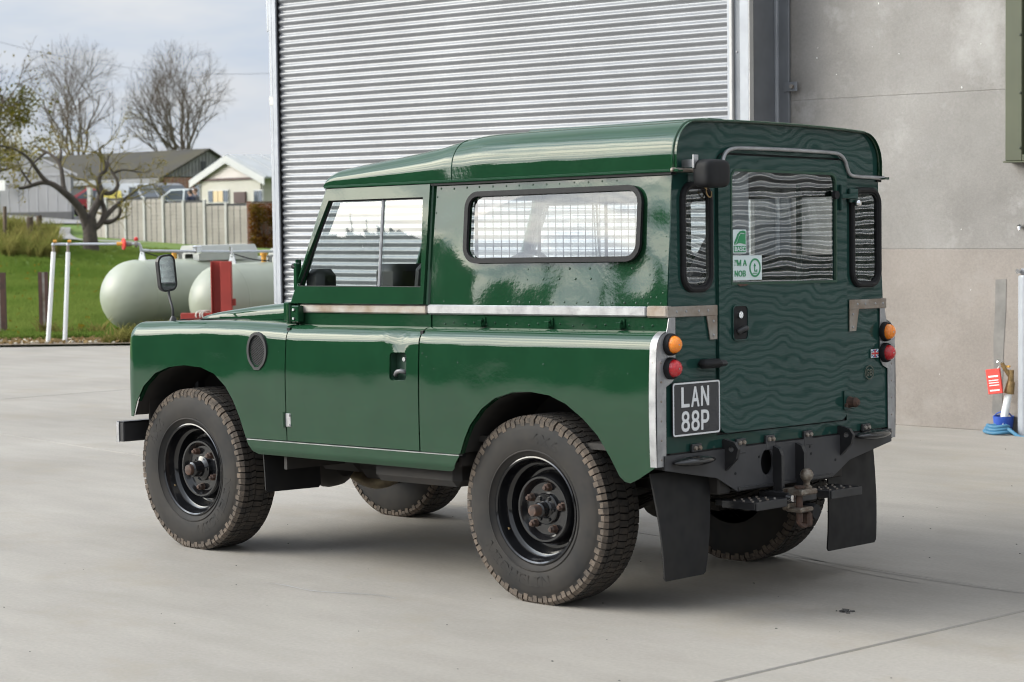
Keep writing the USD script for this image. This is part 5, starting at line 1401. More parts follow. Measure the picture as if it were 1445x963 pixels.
def bar(u0, u1, w0, w1, z0, z1):
    m = bx(u0, u1, w0, w1, z0, z1, .004); v, f = arr(m)
    return (o_ + v[:, :1] * d1 + v[:, 1:2] * d2 + v[:, 2:] * np.array([0, 0, 1.0]), f)


for nm, m in (('flange', bar(0.0, 0.125, -0.012, 0.0, 0, 1.035)), ('web', bar(0.125, 0.255, -0.14, -0.128, 0, 1.035)), ('flange', bar(0.118, 0.13, -0.128, -0.012, 0, 1.035)), ('flange', bar(0.245, 0.257, -0.128, -0.01, 0, 1.035)), ('flange', bar(0.0, 0.012, -0.14, -0.012, 0, 1.035))):
    add(nm, m, m_redp, rb)
add('bracket', bar(0.257, 0.30, -0.05, -0.04, 0.47, 0.56), m_redp, rb)
add('rail', bar(-0.40, 2.6, -0.06, 0.0, 0.29, 0.385), m_redp, rb)
add('base_plate', bar(-0.05, 0.31, -0.19, 0.05, 0.0, 0.012), m_redp, rb)
rp0 = o_ + d1 * -0.08
rope = [tube(smoothpath([rp0 + d1 * s + d2 * .01 + [0, 0, .30], rp0 + d1 * (s + .02) + d2 * .035 + [0, 0, .37], rp0 + d1 * (s - .02) + d2 * .0 + [0, 0, .405], rp0 + d1 * (s - .09) + d2 * -.05 + [0, 0, .40], rp0 + d1 * (s - .10) + d2 * -.075 + [0, 0, .33]], 14), 0.009, 6) for s in (-.02, .03, .06)]
add('rope', cat_m(rope), mat('white_rope', (0.62, 0.60, 0.54), 0.8, var=0.1), smooth=True, label='white rope looped over the red barrier rail', cat='rope')


def small_post(name, label, top, base, w, mt, cat='post', group=None):
    top, base = np.array(top), np.array(base)
    t_ = thing(name, label, cat, (base[0], base[1], float(gz(base)[0])), group)
    b = base.copy(); b[2] = float(gz(base)[0]) - 0.05
    return t_, b, top


t_, b_, tp_ = small_post('steel_fence_post', 'short rusty brown steel post beside the white gas pipe legs', (17.663, -8.974, 0.885), (17.640, -8.935, 0), .1, m_brown)
add('flange', cat_m([obx((b_ + tp_) / 2 + d1 * -.04, (0.05, 0.06, tp_[2] - b_[2]), rotm([0, 0, 1], math.atan2(d1[1], d1[0])))]), m_brown, t_)
add('web', cat_m([obx((b_ + tp_) / 2 + d1 * .0 + d2 * -.02, (0.04, 0.012, tp_[2] - b_[2] - .01), rotm([0, 0, 1], math.atan2(d1[1], d1[0])))]), m_galv_old, t_)
add('flange', cat_m([obx((b_ + tp_) / 2 + d1 * .04, (0.04, 0.06, tp_[2] - b_[2]), rotm([0, 0, 1], math.atan2(d1[1], d1[0])))]), m_brown, t_)
t_, b_, tp_ = small_post('steel_fence_post', 'rusty brown steel post at the left edge of the lawn', (18.511, -8.86, 0.87), (18.50, -8.84, 0), .1, m_brown)
add('flange', cat_m([obx((b_ + tp_) / 2 + d1 * .03, (0.07, 0.06, tp_[2] - b_[2]), rotm([0, 0, 1], math.atan2(d1[1], d1[0])))]), m_brown, t_)
add('web', cat_m([obx((b_ + tp_) / 2 - d1 * .03 + d2 * -.02, (0.05, 0.012, tp_[2] - b_[2] - .01), rotm([0, 0, 1], math.atan2(d1[1], d1[0])))]), m_galv_old, t_)
m_wood = mat('old_wood', (0.13, 0.085, 0.055), 0.85, var2=(0.06, 0.045, 0.035), vscale=12, bump=0.003, bscale=30)
for px, d, py, lb, r_ in ((43, 60, 307, 'thick dark timber fence post in the rough grass behind the lawn, left of its pair', 0.11), (56, 62, 305, 'dark timber fence post nearer the old tree, right of its pair', 0.10), (8, 58, 292, 'thin weathered timber post at the far left by the road', 0.06)):
    p_ = px_at(px, 340, d); z0 = float(gz(p_)[0]); zt = px_at(px, py, d)[2]
    t_ = thing('timber_post', lb, 'post', (p_[0], p_[1], z0))
    add('shaft', tube([(p_[0], p_[1], z0 - .1), (p_[0] + .01, p_[1], (z0 + zt) / 2), (p_[0] - .02, p_[1] + .01, zt)], [r_, r_ * .95, r_ * .88], 9), m_wood, t_, smooth=40)
    add('top_cut', tube([(p_[0] - .02, p_[1] + .01, zt - .01), (p_[0] - .02, p_[1] + .01, zt + .012)], r_ * .84, 9), m_wood, t_)

# ================================================================== trees
m_bark = mat('grey_brown_bark', (0.11, 0.086, 0.066), 0.9, var=0.3, vscale=3, bump=0.01, bscale=12)
m_twig = mat('brown_twigs', (0.13, 0.10, 0.082), 0.9, var=0.25, vscale=1.5)
m_bark_apple = mat('dark_apple_bark', (0.075, 0.058, 0.045), 0.92, var2=(0.035, 0.028, 0.024), vscale=5, bump=0.03, bscale=8)
m_lichen = mat('lichen_twigs', (0.24, 0.20, 0.04), 0.9, var2=(0.11, 0.085, 0.05), vscale=1.2)


def leaf_mat(name, c1, c2, sc=0.7):
    return usdkit.material(stage, '/World/Looks/' + name, {
        'g': ('geometry', {}), 'n': ('noise_texture', {'scale': sc, 'detail': 3.0}), 'r': ('rgb_ramp', {'ramp': [(0.3, c1), (0.7, c2)]}),
        'w': ('map_range', {'from_min': 0.0, 'from_max': 1.0, 'to_min': 0.7, 'to_max': 1.3}), 'h': ('hsv', {}),
        'd': ('diffuse_bsdf', {}), 't': ('translucent_bsdf', {}), 'm': ('mix_closure', {'fac': 0.35})},
        [('g.position', 'n.vector'), ('n.fac', 'r.fac'), ('r.color', 'h.color'), ('g.random_per_island', 'w.value'), ('w.result', 'h.value'), ('h.color', 'd.color'), ('h.color', 't.color'), ('d.BSDF', 'm.closure1'), ('t.BSDF', 'm.closure2')], surface='m.closure')


m_leaf_y = leaf_mat('yellow_leaves', (0.17, 0.14, 0.018), (0.26, 0.19, 0.025), 2.0)
m_leaf_g = leaf_mat('dull_green_leaves', (0.10, 0.115, 0.022), (0.26, 0.22, 0.04), 0.8)
m_leaf_r = leaf_mat('autumn_leaves', (0.16, 0.045, 0.018), (0.20, 0.15, 0.028), 1.6)
m_leaf_h = leaf_mat('hedge_leaves', (0.030, 0.060, 0.016), (0.070, 0.085, 0.022), 0.4)


def chains_mesh(ch, sides):
    return cat_m([tube(p, r, sides, caps=False) for p, r in ch])


def branching(base_chains, seed, levels, ratio, kids, spread, up, keep=None, jit=0.25, shrink=0.62):
    """grow branches from (points, radii) chains; returns a list of chains per level"""
    R = np.random.RandomState(seed)
    out = [list(base_chains)]
    cur = list(base_chains)
    for lv in range(levels):
        nxt = []
        for P, rad in cur:
            L = np.linalg.norm(np.diff(P, axis=0), axis=1).sum()
            for k in range(kids[lv]):
                s = 0.35 + 0.65 * (k + R.rand()) / kids[lv]
                if k == kids[lv] - 1:
                    s = 0.97
                i = min(int(s * (len(P) - 1)), len(P) - 2); f_ = s * (len(P) - 1) - i
                p = P[i] * (1 - f_) + P[i + 1] * f_
                t = P[i + 1] - P[i]; t /= np.linalg.norm(t)
                v = R.normal(size=3); v -= t * (v @ t); v /= np.linalg.norm(v) + 1e-9
                a = spread[lv] * (0.6 + 0.8 * R.rand())
                if k == kids[lv] - 1:
                    a *= 0.4
                d = t * math.cos(a) + v * math.sin(a)
                l_ = L * ratio[lv] * (0.65 + 0.6 * R.rand())
                r0 = max(rad[min(i, len(rad) - 1)] * shrink, 0.004)
                pts = [p]
                for q_ in range(4):
                    d = d + np.array([0, 0, up[lv]]) + R.normal(size=3) * jit * 0.5
                    d /= np.linalg.norm(d)
                    pts.append(pts[-1] + d * l_ / 4)
                pts = np.array(pts)
                if keep is not None and not keep(pts[-1]):
                    continue
                nxt.append((pts, np.linspace(r0, r0 * 0.5, 5)))
        out.append(nxt); cur = nxt
    return out


def bare_tree(label, px, d, ytop, wpx, seed, stems):
    p = px_at(px, 300, d); z0 = float(gz(p)[0]); top = px_at(px, ytop, d)[2]
    H = top - z0; Wd = wpx * d / FPX
    t_ = thing('bare_tree', label, 'tree', (p[0], p[1], z0), 'tall bare trees behind the barn')
    R = np.random.RandomState(seed)
    c = np.array([p[0], p[1], z0 + H * 0.60]); rad = np.array([Wd / 2, Wd / 2, H * 0.42])
    base = []
    for k in range(stems):
        a = 2 * PI * (k + R.rand() * .5) / stems
        dr = np.array([math.cos(a), math.sin(a), 0])
        P = [np.array([p[0], p[1], z0 - .2]) + dr * .15]
        for s in np.linspace(0.12, 0.66, 7):
            P.append(np.array([p[0], p[1], z0 + H * s]) + dr * (0.12 + Wd * 0.17 * (s / .66) ** 1.5 * (0.7 + .5 * R.rand())) + R.normal(size=3) * .06)
        base.append((smoothpath(P, 14), np.linspace(0.14, 0.035, 14)))
    keep = lambda q: (((q - c) / rad) ** 2).sum() < 1.0 + 0.12 * R.rand()
    lv = branching(base, seed + 1, 4, (0.60, 0.60, 0.60, 0.62), (9, 6, 5, 5), (0.85, 0.66, 0.6, 0.6), (0.07, 0.05, 0.03, 0.02), keep)
    add('trunk', chains_mesh(lv[0], 8), m_bark, t_, smooth=True)
    add('branches', chains_mesh(lv[1] + lv[2], 5), m_bark, t_, smooth=True, kind='stuff')
    tw = lv[3] + lv[4]
    tw = [(P[::2], np.maximum(r_[::2], 0.0052)) for P, r_ in tw]
    add('crown', chains_mesh(tw, 3), m_twig, t_, kind='stuff')
    return t_


bare_tree('tall bare tree with wide twiggy crown rising behind the mossy barn roof at left', 110, 142, 54, 178, 5, 4)
bare_tree('tall bare tree with fanned fine twigs standing left of the silver warehouse', 260, 144, 60, 172, 9, 5)


def leaf_cloud(pts, size, seed):
    R = np.random.RandomState(seed)
    n = len(pts)
    a = R.normal(size=(n, 3)); a /= np.linalg.norm(a, axis=1, keepdims=True)
    b = np.cross(a, R.normal(size=(n, 3))); b /= np.linalg.norm(b, axis=1, keepdims=True)
    s = size * (0.6 + 0.8 * R.rand(n, 1))
    V = np.stack([pts - a * s, pts + b * s * .55, pts + a * s, pts - b * s * .55], 1).reshape(-1, 3)
    i = np.arange(n) * 4
    return trimesh.Trimesh(V, np.vstack([np.stack([i, i + 1, i + 2], 1), np.stack([i, i + 2, i + 3], 1)]), process=False)


# gnarled old fruit tree on the lawn
AD = 60.0
ab = px_at(128, 357, AD); az0 = float(gz(ab)[0])
at_ = thing('old_fruit_tree', 'gnarled old fruit tree with crooked dark limbs and sparse yellow leaves', 'tree', (ab[0], ab[1], az0))


def pxp(path, jit=0.0):
    return smoothpath([px_at(a, b, AD + c) for a, b, c in path], 3 * len(path) + 4)


limbs = [([(129, 364, 0), (128, 345, 0), (127, 325, 0), (128, 308, 0)], 0.26, 0.21), ([(124, 325, 0), (118, 305, -.1), (105, 285, -.3), (88, 270, -.5), (68, 258, -.6), (45, 262, -.7), (26, 266, -.8)], 0.16, 0.05),
         ([(92, 273, -.4), (88, 250, -.2), (82, 228, 0), (66, 215, .2), (48, 205, .5)], 0.085, 0.03), ([(83, 230, 0), (86, 212, .2), (78, 196, .4)], 0.05, 0.02),
         ([(128, 312, 0), (135, 292, .2), (142, 270, .4), (140, 250, .5), (150, 238, .6), (143, 222, .7), (146, 205, .8)], 0.14, 0.035), ([(132, 322, 0), (144, 312, .2), (147, 296, .3), (140, 275, .2), (138, 258, .1)], 0.11, 0.04),
         ([(145, 310, .2), (158, 296, .5), (172, 284, .8), (188, 272, 1.2), (200, 262, 1.6)], 0.09, 0.025), ([(146, 313, .2), (165, 308, 0), (170, 295, -.2), (166, 288, -.3)], 0.08, 0.03),
         ([(142, 268, .4), (158, 272, .6), (166, 262, .8), (160, 246, 1.0), (152, 226, 1.1), (160, 214, 1.2)], 0.075, 0.025), ([(66, 215, .2), (50, 228, 0), (40, 245, -.4), (35, 262, -.6)], 0.04, 0.015),
         ([(68, 258, -.6), (52, 240, -.8), (38, 222, -1), (18, 210, -1.2), (-5, 206, -1.5)], 0.07, 0.025), ([(45, 262, -.7), (30, 240, -.8), (24, 225, -1)], 0.04, 0.015), ([(160, 246, 1), (175, 240, 1.2), (195, 243, 1.5), (215, 240, 1.8)], 0.035, 0.012)]
lch = [(pxp(p_), np.linspace(a, b * .8, 3 * len(p_) + 4)) for p_, a, b in limbs]
add('trunk', chains_mesh(lch[:1], 14), m_bark_apple, at_, smooth=True)
for c_ in lch[1:]:
    add('limb', chains_mesh([c_], 8), m_bark_apple, at_, smooth=True)
br_ = branching([c_ for c_ in lch[2:]], 33, 3, (0.45, 0.55, 0.6), (6, 4, 3), (0.9, 0.8, 0.7), (0.06, 0.02, -0.02), None, 0.45, 0.45)
add('branches', chains_mesh([(P, np.clip(r_, 0.006, 0.03)) for P, r_ in br_[1] + br_[2]], 4), m_lichen, at_, kind='stuff')
add('twigs', chains_mesh([(P[::2], np.clip(r_[::2], 0.006, 0.01)) for P, r_ in br_[3]], 3), m_lichen, at_, kind='stuff')
ends = np.array([P[k] for P, _ in br_[3] + br_[2] for k in (2, 4)])
sel = nrs.rand(len(ends)) < 0.20
add('leaves', leaf_cloud(ends[sel] + nrs.normal(size=(sel.sum(), 3)) * .05, 0.045, 3), m_leaf_y, at_, kind='stuff')

# leafy tree at the left edge
lt = px_at(-22, 300, 84); lz = float(gz(lt)[0])
lf = thing('ivy_tree', 'ragged dull green and yellow leaved tree cut by the left picture edge', 'tree', (lt[0], lt[1], lz))
Hl = px_at(-22, 92, 84)[2] - lz
R_ = np.random.RandomState(4)
st_ = []
for k in range(4):
    a = k * PI / 2 + .4
    st_.append((smoothpath([np.array([lt[0], lt[1], lz - .1]) + np.array([math.cos(a), math.sin(a), 0]) * (0.1 + .9 * s ** 1.3) + np.array([0, 0, Hl * s * .8]) + R_.normal(size=3) * .06 for s in np.linspace(0, 1, 6)], 12), np.linspace(.16, .04, 12)))
lb_ = branching(st_, 12, 3, (0.36, 0.5, 0.55), (8, 5, 4), (0.9, 0.75, 0.7), (0.04, 0.03, 0.0), None, .35)
add('trunk', chains_mesh(lb_[0], 7), m_bark, lf, smooth=True)
add('branches', chains_mesh(lb_[1] + lb_[2], 4), m_bark, lf, kind='stuff')
add('twigs', chains_mesh([(P[::2], np.maximum(r_[::2], .008)) for P, r_ in lb_[3]], 3), m_twig, lf, kind='stuff')
en = np.array([P[k] for P, _ in lb_[3] for k in (1, 2, 3, 4)])
low = np.vstack([en[en[:, 2] < lz + Hl * .86]] * 3)
add('crown', leaf_cloud(low + R_.normal(size=low.shape) * .20, 0.075, 5), m_leaf_g, lf, kind='stuff')
hi_ = en[R_.rand(len(en)) < .35]
add('yellow_leaves', leaf_cloud(hi_ + R_.normal(size=hi_.shape) * .15, 0.06, 6), m_leaf_y, lf, kind='stuff')

# ================================================================== panel fence, brick pier, shrub
m_fence = mat('weathered_fence_panel', (0.335, 0.305, 0.265), 0.85, var2=(0.26, 0.235, 0.205), vscale=1.6, bump=0.004, bscale=30)
m_cpost = mat('pale_concrete_post', (0.42, 0.41, 0.385), 0.85, var=0.08)
m_dark = mat('dark_board', (0.035, 0.035, 0.038), 0.8, var=0.2)
pxs = [150, 176.5, 203.6, 230, 259, 288.5, 319, 350]
pyt = [279, 279.5, 278, 277, 283, 282, 287, 287]
fdep = [78 - 3.2 * k / 7 for k in range(8)]
FP = []
for a, b, d in zip(pxs, pyt, fdep):
    q = px_at(a, b, d); FP.append((q[0], q[1], float(gz(q)[0]), q[2]))
FP.insert(0, None)
q = px_at(128, 266, 79); FP[0] = (q[0], q[1], float(gz(q)[0]), q[2])
fe = thing('panel_fence', 'weathered grey panel fence with pale concrete posts across the lawn', 'fence', (FP[4][0], FP[4][1], FP[4][2]))
for i, (x, y, z0, zt) in enumerate(FP):
    dr = np.array(FP[min(i + 1, 8)][:2]) - np.array(FP[max(i - 1, 0)][:2]); an = math.atan2(dr[1], dr[0])
    add('post', obx((x, y, (z0 - .1 + zt) / 2), (0.105, 0.12, zt - z0 + .1), rotm([0, 0, 1], an), .012), m_cpost, fe)
for i in range(8):
    A_, B_ = np.array(FP[i]), np.array(FP[i + 1])
    dr = B_[:2] - A_[:2]; L_ = np.linalg.norm(dr); dr /= L_; an = math.atan2(dr[1], dr[0]); nn = np.array([-dr[1], dr[0]])
    if nn @ (CAM[:2] - A_[:2]) < 0:
        nn = -nn
    z0 = min(A_[2], B_[2]) - .02; zt = min(A_[3], B_[3]) - (0.10 if i != 0 else .45)
    for k in range(3):
        s0, s1 = 0.06 + (L_ - .12) * k / 3, 0.06 + (L_ - .12) * (k + 1) / 3
        ms = []
        ns = 11
        for j in range(ns):
            za, zb = z0 + (zt - z0) * j / ns, z0 + (zt - z0) * (j + 1) / ns
            p0 = np.array([[s0 + .012, .010 + .016, za], [s1 - .012, .010 + .016, za], [s1 - .012, .010, zb + .01], [s0 + .012, .010, zb + .01], [s0 + .012, -.01, za], [s1 - .012, -.01, za], [s1 - .012, -.01, zb + .01], [s0 + .012, -.01, zb + .01]])
            P3 = np.c_[A_[:2] + p0[:, :1] * dr + p0[:, 1:2] * nn, p0[:, 2]]
            ms.append(trimesh.convex.convex_hull(P3))
        add('panel_board', cat_m(ms), m_fence, fe)
        mid = A_[:2] + dr * s0
        add('batten', obx((mid[0] + nn[0] * .012, mid[1] + nn[1] * .012, (z0 + zt) / 2), (0.022, 0.02, zt - z0), rotm([0, 0, 1], an)), m_dark, fe)
    mid = A_[:2] + dr * L_ / 2 - nn * .02
    zt2 = min(A_[3], B_[3]) - .02
    add('top_board', obx((mid[0], mid[1], zt + (zt2 - zt) / 2 + .012), (L_ - .11, 0.03, zt2 - zt), rotm([0, 0, 1], an)), m_dark, fe)

q = px_at(353, 350, 74.5); zb = float(gz(q)[0]); zt = px_at(353, 284, 74.5)[2]
m_brick = usdkit.material(stage, '/World/Looks/old_brick', {
    'g': ('geometry', {}), 'm': ('mapping', {'rotation': (PI / 2, 0, 0), 'scale': (1, 1, 1)}), 'b': ('brick_texture', {'color1': (0.26, 0.085, 0.04), 'color2': (0.17, 0.055, 0.032), 'mortar': (0.30, 0.26, 0.21), 'scale': 1.0, 'brick_width': 0.23, 'row_height': 0.078, 'mortar_size': 0.011}),
    'p': ('principled_bsdf', {'roughness': 0.9})}, [('g.position', 'm.vector'), ('m.vector', 'b.vector'), ('b.color', 'p.base_color')], surface='p.BSDF')
bw = thing('brick_wall', 'old brick wall end joining the panel fence beside the warehouse', 'wall', (q[0], q[1], zb))
an = math.atan2(hrt[1], hrt[0])
add('pier', obx((q[0], q[1], (zb - .1 + zt) / 2), (0.16, 0.3, zt - zb + .1), rotm([0, 0, 1], an)), m_brick, bw)
q2 = q[:2] + hrt * 1.9 + hfw * .2
add('wall', obx((q2[0], q2[1], (zb - .1 + zt - .08) / 2), (3.6, 0.22, zt - zb + .02), rotm([0, 0, 1], an)), m_brick, bw)
add('coping', obx((q2[0], q2[1], zt - .045), (3.6, 0.28, 0.06), rotm([0, 0, 1], an)), m_wood, bw)
R_ = np.random.RandomState(8)
sh = thing('autumn_shrub', 'red and yellow leaved shrub growing against the brick wall', 'shrub', (q[0] + hrt[0] * .5, q[1] + hrt[1] * .5, zb))
n = 2600
pp_ = np.stack([R_.uniform(0.05, 1.5, n), R_.uniform(-.55, -.14, n), R_.rand(n) ** 1.0 * (zt - zb) * .95], 1)
keep = meshkit.fbm(pp_ * [1.6, 1.6, 1.6], 3, 4) > 0.30 + 0.22 * pp_[:, 2] / (zt - zb)
pp_ = pp_[keep]
add('leaves', leaf_cloud(np.c_[q[:2] + pp_[:, :1] * hrt + pp_[:, 1:2] * hfw, zb + pp_[:, 2]], 0.06, 9), m_leaf_r, sh, kind='stuff')
add('stem', chains_mesh([(smoothpath([np.r_[q[:2] + hrt * .5 - hfw * .3, zb - .05], np.r_[q[:2] + hrt * (.5 + a) - hfw * .3, zb + .6], np.r_[q[:2] + hrt * (.5 + 2 * a) - hfw * .25, zb + 1.2]], 8), np.linspace(.025, .008, 8)) for a in (-.15, -.02, .1, .25)], 5), m_bark, sh)

# ================================================================== buildings across the road
m_moss = mat('mossy_roof', (0.040, 0.034, 0.014), 0.95, var2=(0.026, 0.024, 0.022), vscale=0.55, bump=0.02, bscale=5)
m_greyw = mat('grey_sheet_wall', (0.165, 0.165, 0.170), 0.8, var=0.12, vscale=0.6)
m_greyr = mat('grey_sheet_roof', (0.20, 0.20, 0.21), 0.8, var=0.12, vscale=0.8)
m_cream = mat('cream_render', (0.46, 0.435, 0.375), 0.85, var=0.06, vscale=0.8)
m_pink = mat('pale_gable', (0.58, 0.52, 0.485), 0.8, var=0.03)
m_wtrim = mat('white_trim', (0.46, 0.455, 0.44), 0.6, var=0.04)
m_win = mat('far_window_glass', (0.05, 0.06, 0.07), 0.08, spec=0.8)
m_tan = mat('tan_blind', (0.58, 0.44, 0.26), 0.7)
m_bdoor = mat('brown_board', (0.085, 0.05, 0.045), 0.7)
m_lroof = mat('pale_sheet_roof', (0.33, 0.34, 0.345), 0.7, var=0.06, vscale=1.5)
m_bgrey = mat('weathered_boards', (0.24, 0.235, 0.235), 0.85, var2=(0.15, 0.145, 0.14), vscale=2.0)


def slab_from(P, th, mt, name, parent, up=None):
    """thick plate from a planar polygon of 3D points"""
    P = np.array(P); c = P.mean(0); nn_ = np.cross(P[1] - P[0], P[2] - P[0]); nn_ /= np.linalg.norm(nn_)
    return add(name, trimesh.convex.convex_hull(np.vstack([P + nn_ * th / 2, P - nn_ * th / 2])), mt, parent)


# brick barn with mossy roof
r1 = px_at(292, 211, 113); e1 = px_at(229, 249, 109); r0 = px_at(20, 217, 126)
off = r0 - r1; off[2] = 0
e1b = np.array([2 * r1[0] - e1[0], 2 * r1[1] - e1[1], e1[2]])
zg = float(gz(e1)[0]) - .2
barn = thing('brick_barn', 'long brick barn with mossy brown roof and grey boarded gable', 'barn', (e1[0], e1[1], zg))
ov = off / np.linalg.norm(off)
nov = r1 - e1; nov /= np.linalg.norm(nov)
slab_from([r1 - ov * .25, r1 + off, e1 + off - nov * .3, e1 - ov * .25 - nov * .3], 0.10, m_moss, 'roof', barn)
nb_ = r1 - e1b; nb_ /= np.linalg.norm(nb_)
slab_from([r1 - ov * .25, r1 + off, e1b + off - nb_ * .3, e1b - ov * .25 - nb_ * .3], 0.10, m_moss, 'roof', barn)
slab_from([e1, e1b, r1 - [0, 0, .08]], 0.12, m_bgrey, 'gable', barn)
gv = e1b - e1; gl = np.linalg.norm(gv); gv /= gl
for k in range(26):
    s = (k + .5) / 26; hgt = (r1[2] - e1[2]) * (1 - abs(2 * s - 1))
    if hgt < .25:
        continue
    b0 = e1 + gv * gl * s - ov * .09
    slab_from([b0 - gv * .06, b0 + gv * .06, b0 + gv * .06 + [0, 0, hgt - .18], b0 - gv * .06 + [0, 0, hgt - .18]], 0.035, m_bgrey, 'gable_board', barn)
for s in (0.44, 0.60):
    b0 = e1 + gv * gl * s - ov * .13 + [0, 0, .35]
    slab_from([b0 - gv * .22, b0 + gv * .22, b0 + gv * .22 + [0, 0, .5], b0 - gv * .22 + [0, 0, .5]], 0.03, m_dark, 'gable_window', barn)
slab_from([[e1[0], e1[1], zg], [e1b[0], e1b[1], zg], e1b - [0, 0, .05], e1 - [0, 0, .05]], 0.2, m_brick, 'brick_wall', barn)
e0 = e1 + off
slab_from([[e1[0], e1[1], zg], [e0[0], e0[1], zg], e0 - [0, 0, .15], e1 - [0, 0, .15]], 0.2, m_brick, 'brick_wall', barn)
slab_from([e1 - nov * .3 - [0, 0, .28], e0 - nov * .3 - [0, 0, .28], e0 - nov * .3, e1 - nov * .3], 0.06, m_greyr, 'fascia', barn)
for s in (.10, .25, .42):
    b0 = e1 + off * s - hfw_ * 0 if False else e1 + off * s
    b0 = np.array([b0[0], b0[1], zg + .2]); nrm = np.array([gv[0], gv[1], 0]) * -1
    slab_from([b0 + nrm * .11 - ov * 1.0, b0 + nrm * .11 + ov * 1.0, b0 + nrm * .11 + ov * 1.0 + [0, 0, 2.1], b0 + nrm * .11 - ov * 1.0 + [0, 0, 2.1]], 0.06, m_dark, 'doorway', barn)

# grey shed at the left
A_ = px_at(101, 246, 98); Bq = px_at(-60, 244, 103); zg = float(gz(A_)[0]) - .3
mid = (A_ + Bq) / 2; mid[2] = px_at(20, 208, 101)[2]
dk = np.array([hfw[0] * .9 - hrt[0] * .40, hfw[1] * .9 - hrt[1] * .40, 0]) * 7
shd = thing('grey_shed', 'large grey sheeted shed behind the old fruit tree at far left', 'shed', (A_[0], A_[1], zg))
Bq[2] = A_[2]
slab_from([[A_[0], A_[1], zg], [Bq[0], Bq[1], zg], Bq, mid, A_], 0.15, m_greyw, 'wall', shd)
vv_ = (A_ - mid) / np.linalg.norm(A_ - mid)
slab_from([mid - [0, 0, -.08], A_ + vv_ * .4 + [0, 0, .08], A_ + vv_ * .4 + dk + [0, 0, .08], mid + dk + [0, 0, .08]], 0.10, m_greyr, 'roof', shd)
vv2 = (Bq - mid) / np.linalg.norm(Bq - mid)
slab_from([mid + [0, 0, .08], Bq + vv2 * .4 + [0, 0, .08], Bq + vv2 * .4 + dk + [0, 0, .08], mid + dk + [0, 0, .08]], 0.10, m_greyr, 'roof', shd)
slab_from([[A_[0], A_[1], zg], [A_[0] + dk[0], A_[1] + dk[1], zg], A_ + dk, A_], 0.15, m_greyw, 'wall', shd)
wv = (Bq - A_); wl_ = np.linalg.norm(wv[:2]); wv = np.array([wv[0], wv[1], 0]) / wl_
no_ = np.array([-hfw[0], -hfw[1], 0])
for s in np.linspace(0.04, 0.96, 12):
    b0 = A_ + wv * wl_ * s; b0 = np.array([b0[0], b0[1], zg]) + no_ * .09
    slab_from([b0 - wv * .05, b0 + wv * .05, b0 + wv * .05 + [0, 0, A_[2] - zg - .1], b0 - wv * .05 + [0, 0, A_[2] - zg - .1]], 0.03, m_greyr, 'cover_strip', shd)
b0 = np.array([A_[0], A_[1], zg]) + no_ * .1
slab_from([b0, b0 + wv * wl_, b0 + wv * wl_ + [0, 0, .75], b0 + [0, 0, .75]], 0.05, m_dark, 'plinth', shd)
b0 = np.array([A_[0], A_[1], A_[2] - .05]) + no_ * .1
slab_from([b0, b0 + wv * wl_, b0 + wv * wl_ + [0, 0, .12], b0 + [0, 0, .12]], 0.05, m_greyr, 'eaves_board', shd)
b0 = px_at(3, 262, 100.2)
slab_from([b0 - wv * .25 - [0, 0, .25], b0 + wv * .25 - [0, 0, .25], b0 + wv * .25 + [0, 0, .25], b0 - wv * .25 + [0, 0, .25]], 0.04, m_wtrim, 'window', shd)

# cream house
ap = px_at(325, 221, 85.5); re_ = px_at(378, 251, 83.2)
gd = np.array([re_[0] - ap[0], re_[1] - ap[1], 0]); gw = np.linalg.norm(gd); gd /= gw
rdir = np.array([-gd[1], gd[0], 0])
if rdir[:2] @ hfw < 0:
    rdir = -rdir
zg = float(gz(ap)[0]) - .2; ze = re_[2]
hs_ = thing('cream_house', 'small cream house with pale gable and ribbed pale roof behind the fence', 'house', (ap[0], ap[1], zg))
base2 = np.array([ap[0], ap[1], 0])
Lh = 9.0


def hp3(s, z, o=0.0):
    return base2 + gd * s + rdir * o + np.array([0, 0, z])


slab_from([hp3(-gw * .82, ze), hp3(gw * .82, ze), hp3(0, ap[2] - .14)], 0.14, m_pink, 'gable', hs_)
slab_from([hp3(-gw * .84, zg), hp3(gw * .84, zg), hp3(gw * .84, ze - .02), hp3(-gw * .84, ze - .02)], 0.16, m_cream, 'front_wall', hs_)
for sg in (1, -1):
    slab_from([hp3(sg * gw * .84, zg, 0), hp3(sg * gw * .84, zg, Lh), hp3(sg * gw * .84, ze, Lh), hp3(sg * gw * .84, ze, 0)], 0.16, m_cream, 'side_wall', hs_)
    sl_ = hp3(sg * gw, ze) - hp3(0, ap[2]); sl_ /= np.linalg.norm(sl_)
    slab_from([hp3(0, ap[2] + .05, -.22), hp3(0, ap[2] + .05, Lh), hp3(sg * gw * 1.04, ze + .0, Lh), hp3(sg * gw * 1.04, ze, -.22)], 0.07, m_lroof, 'roof', hs_)
    slab_from([hp3(0, ap[2] + .03, -.24), hp3(sg * gw * 1.04, ze - .02, -.24), hp3(sg * gw * 1.04, ze - .30, -.24), hp3(0, ap[2] - .28, -.24)], 0.04, m_wtrim, 'bargeboard', hs_)
    for k in range(12):
        o = -.1 + k * .75
        a_, b_ = hp3(0, ap[2] + .10, o), hp3(sg * gw * 1.03, ze + .06, o)
        add('roof_rib', tube([a_, b_], 0.035, 4), m_lroof, hs_)
slab_from([hp3(-gw * .86, ze - .05, -.10), hp3(gw * .86, ze - .05, -.10), hp3(gw * .86, ze + .05, -.10), hp3(-gw * .86, ze + .05, -.10)], 0.06, m_bdoor, 'string_course', hs_)


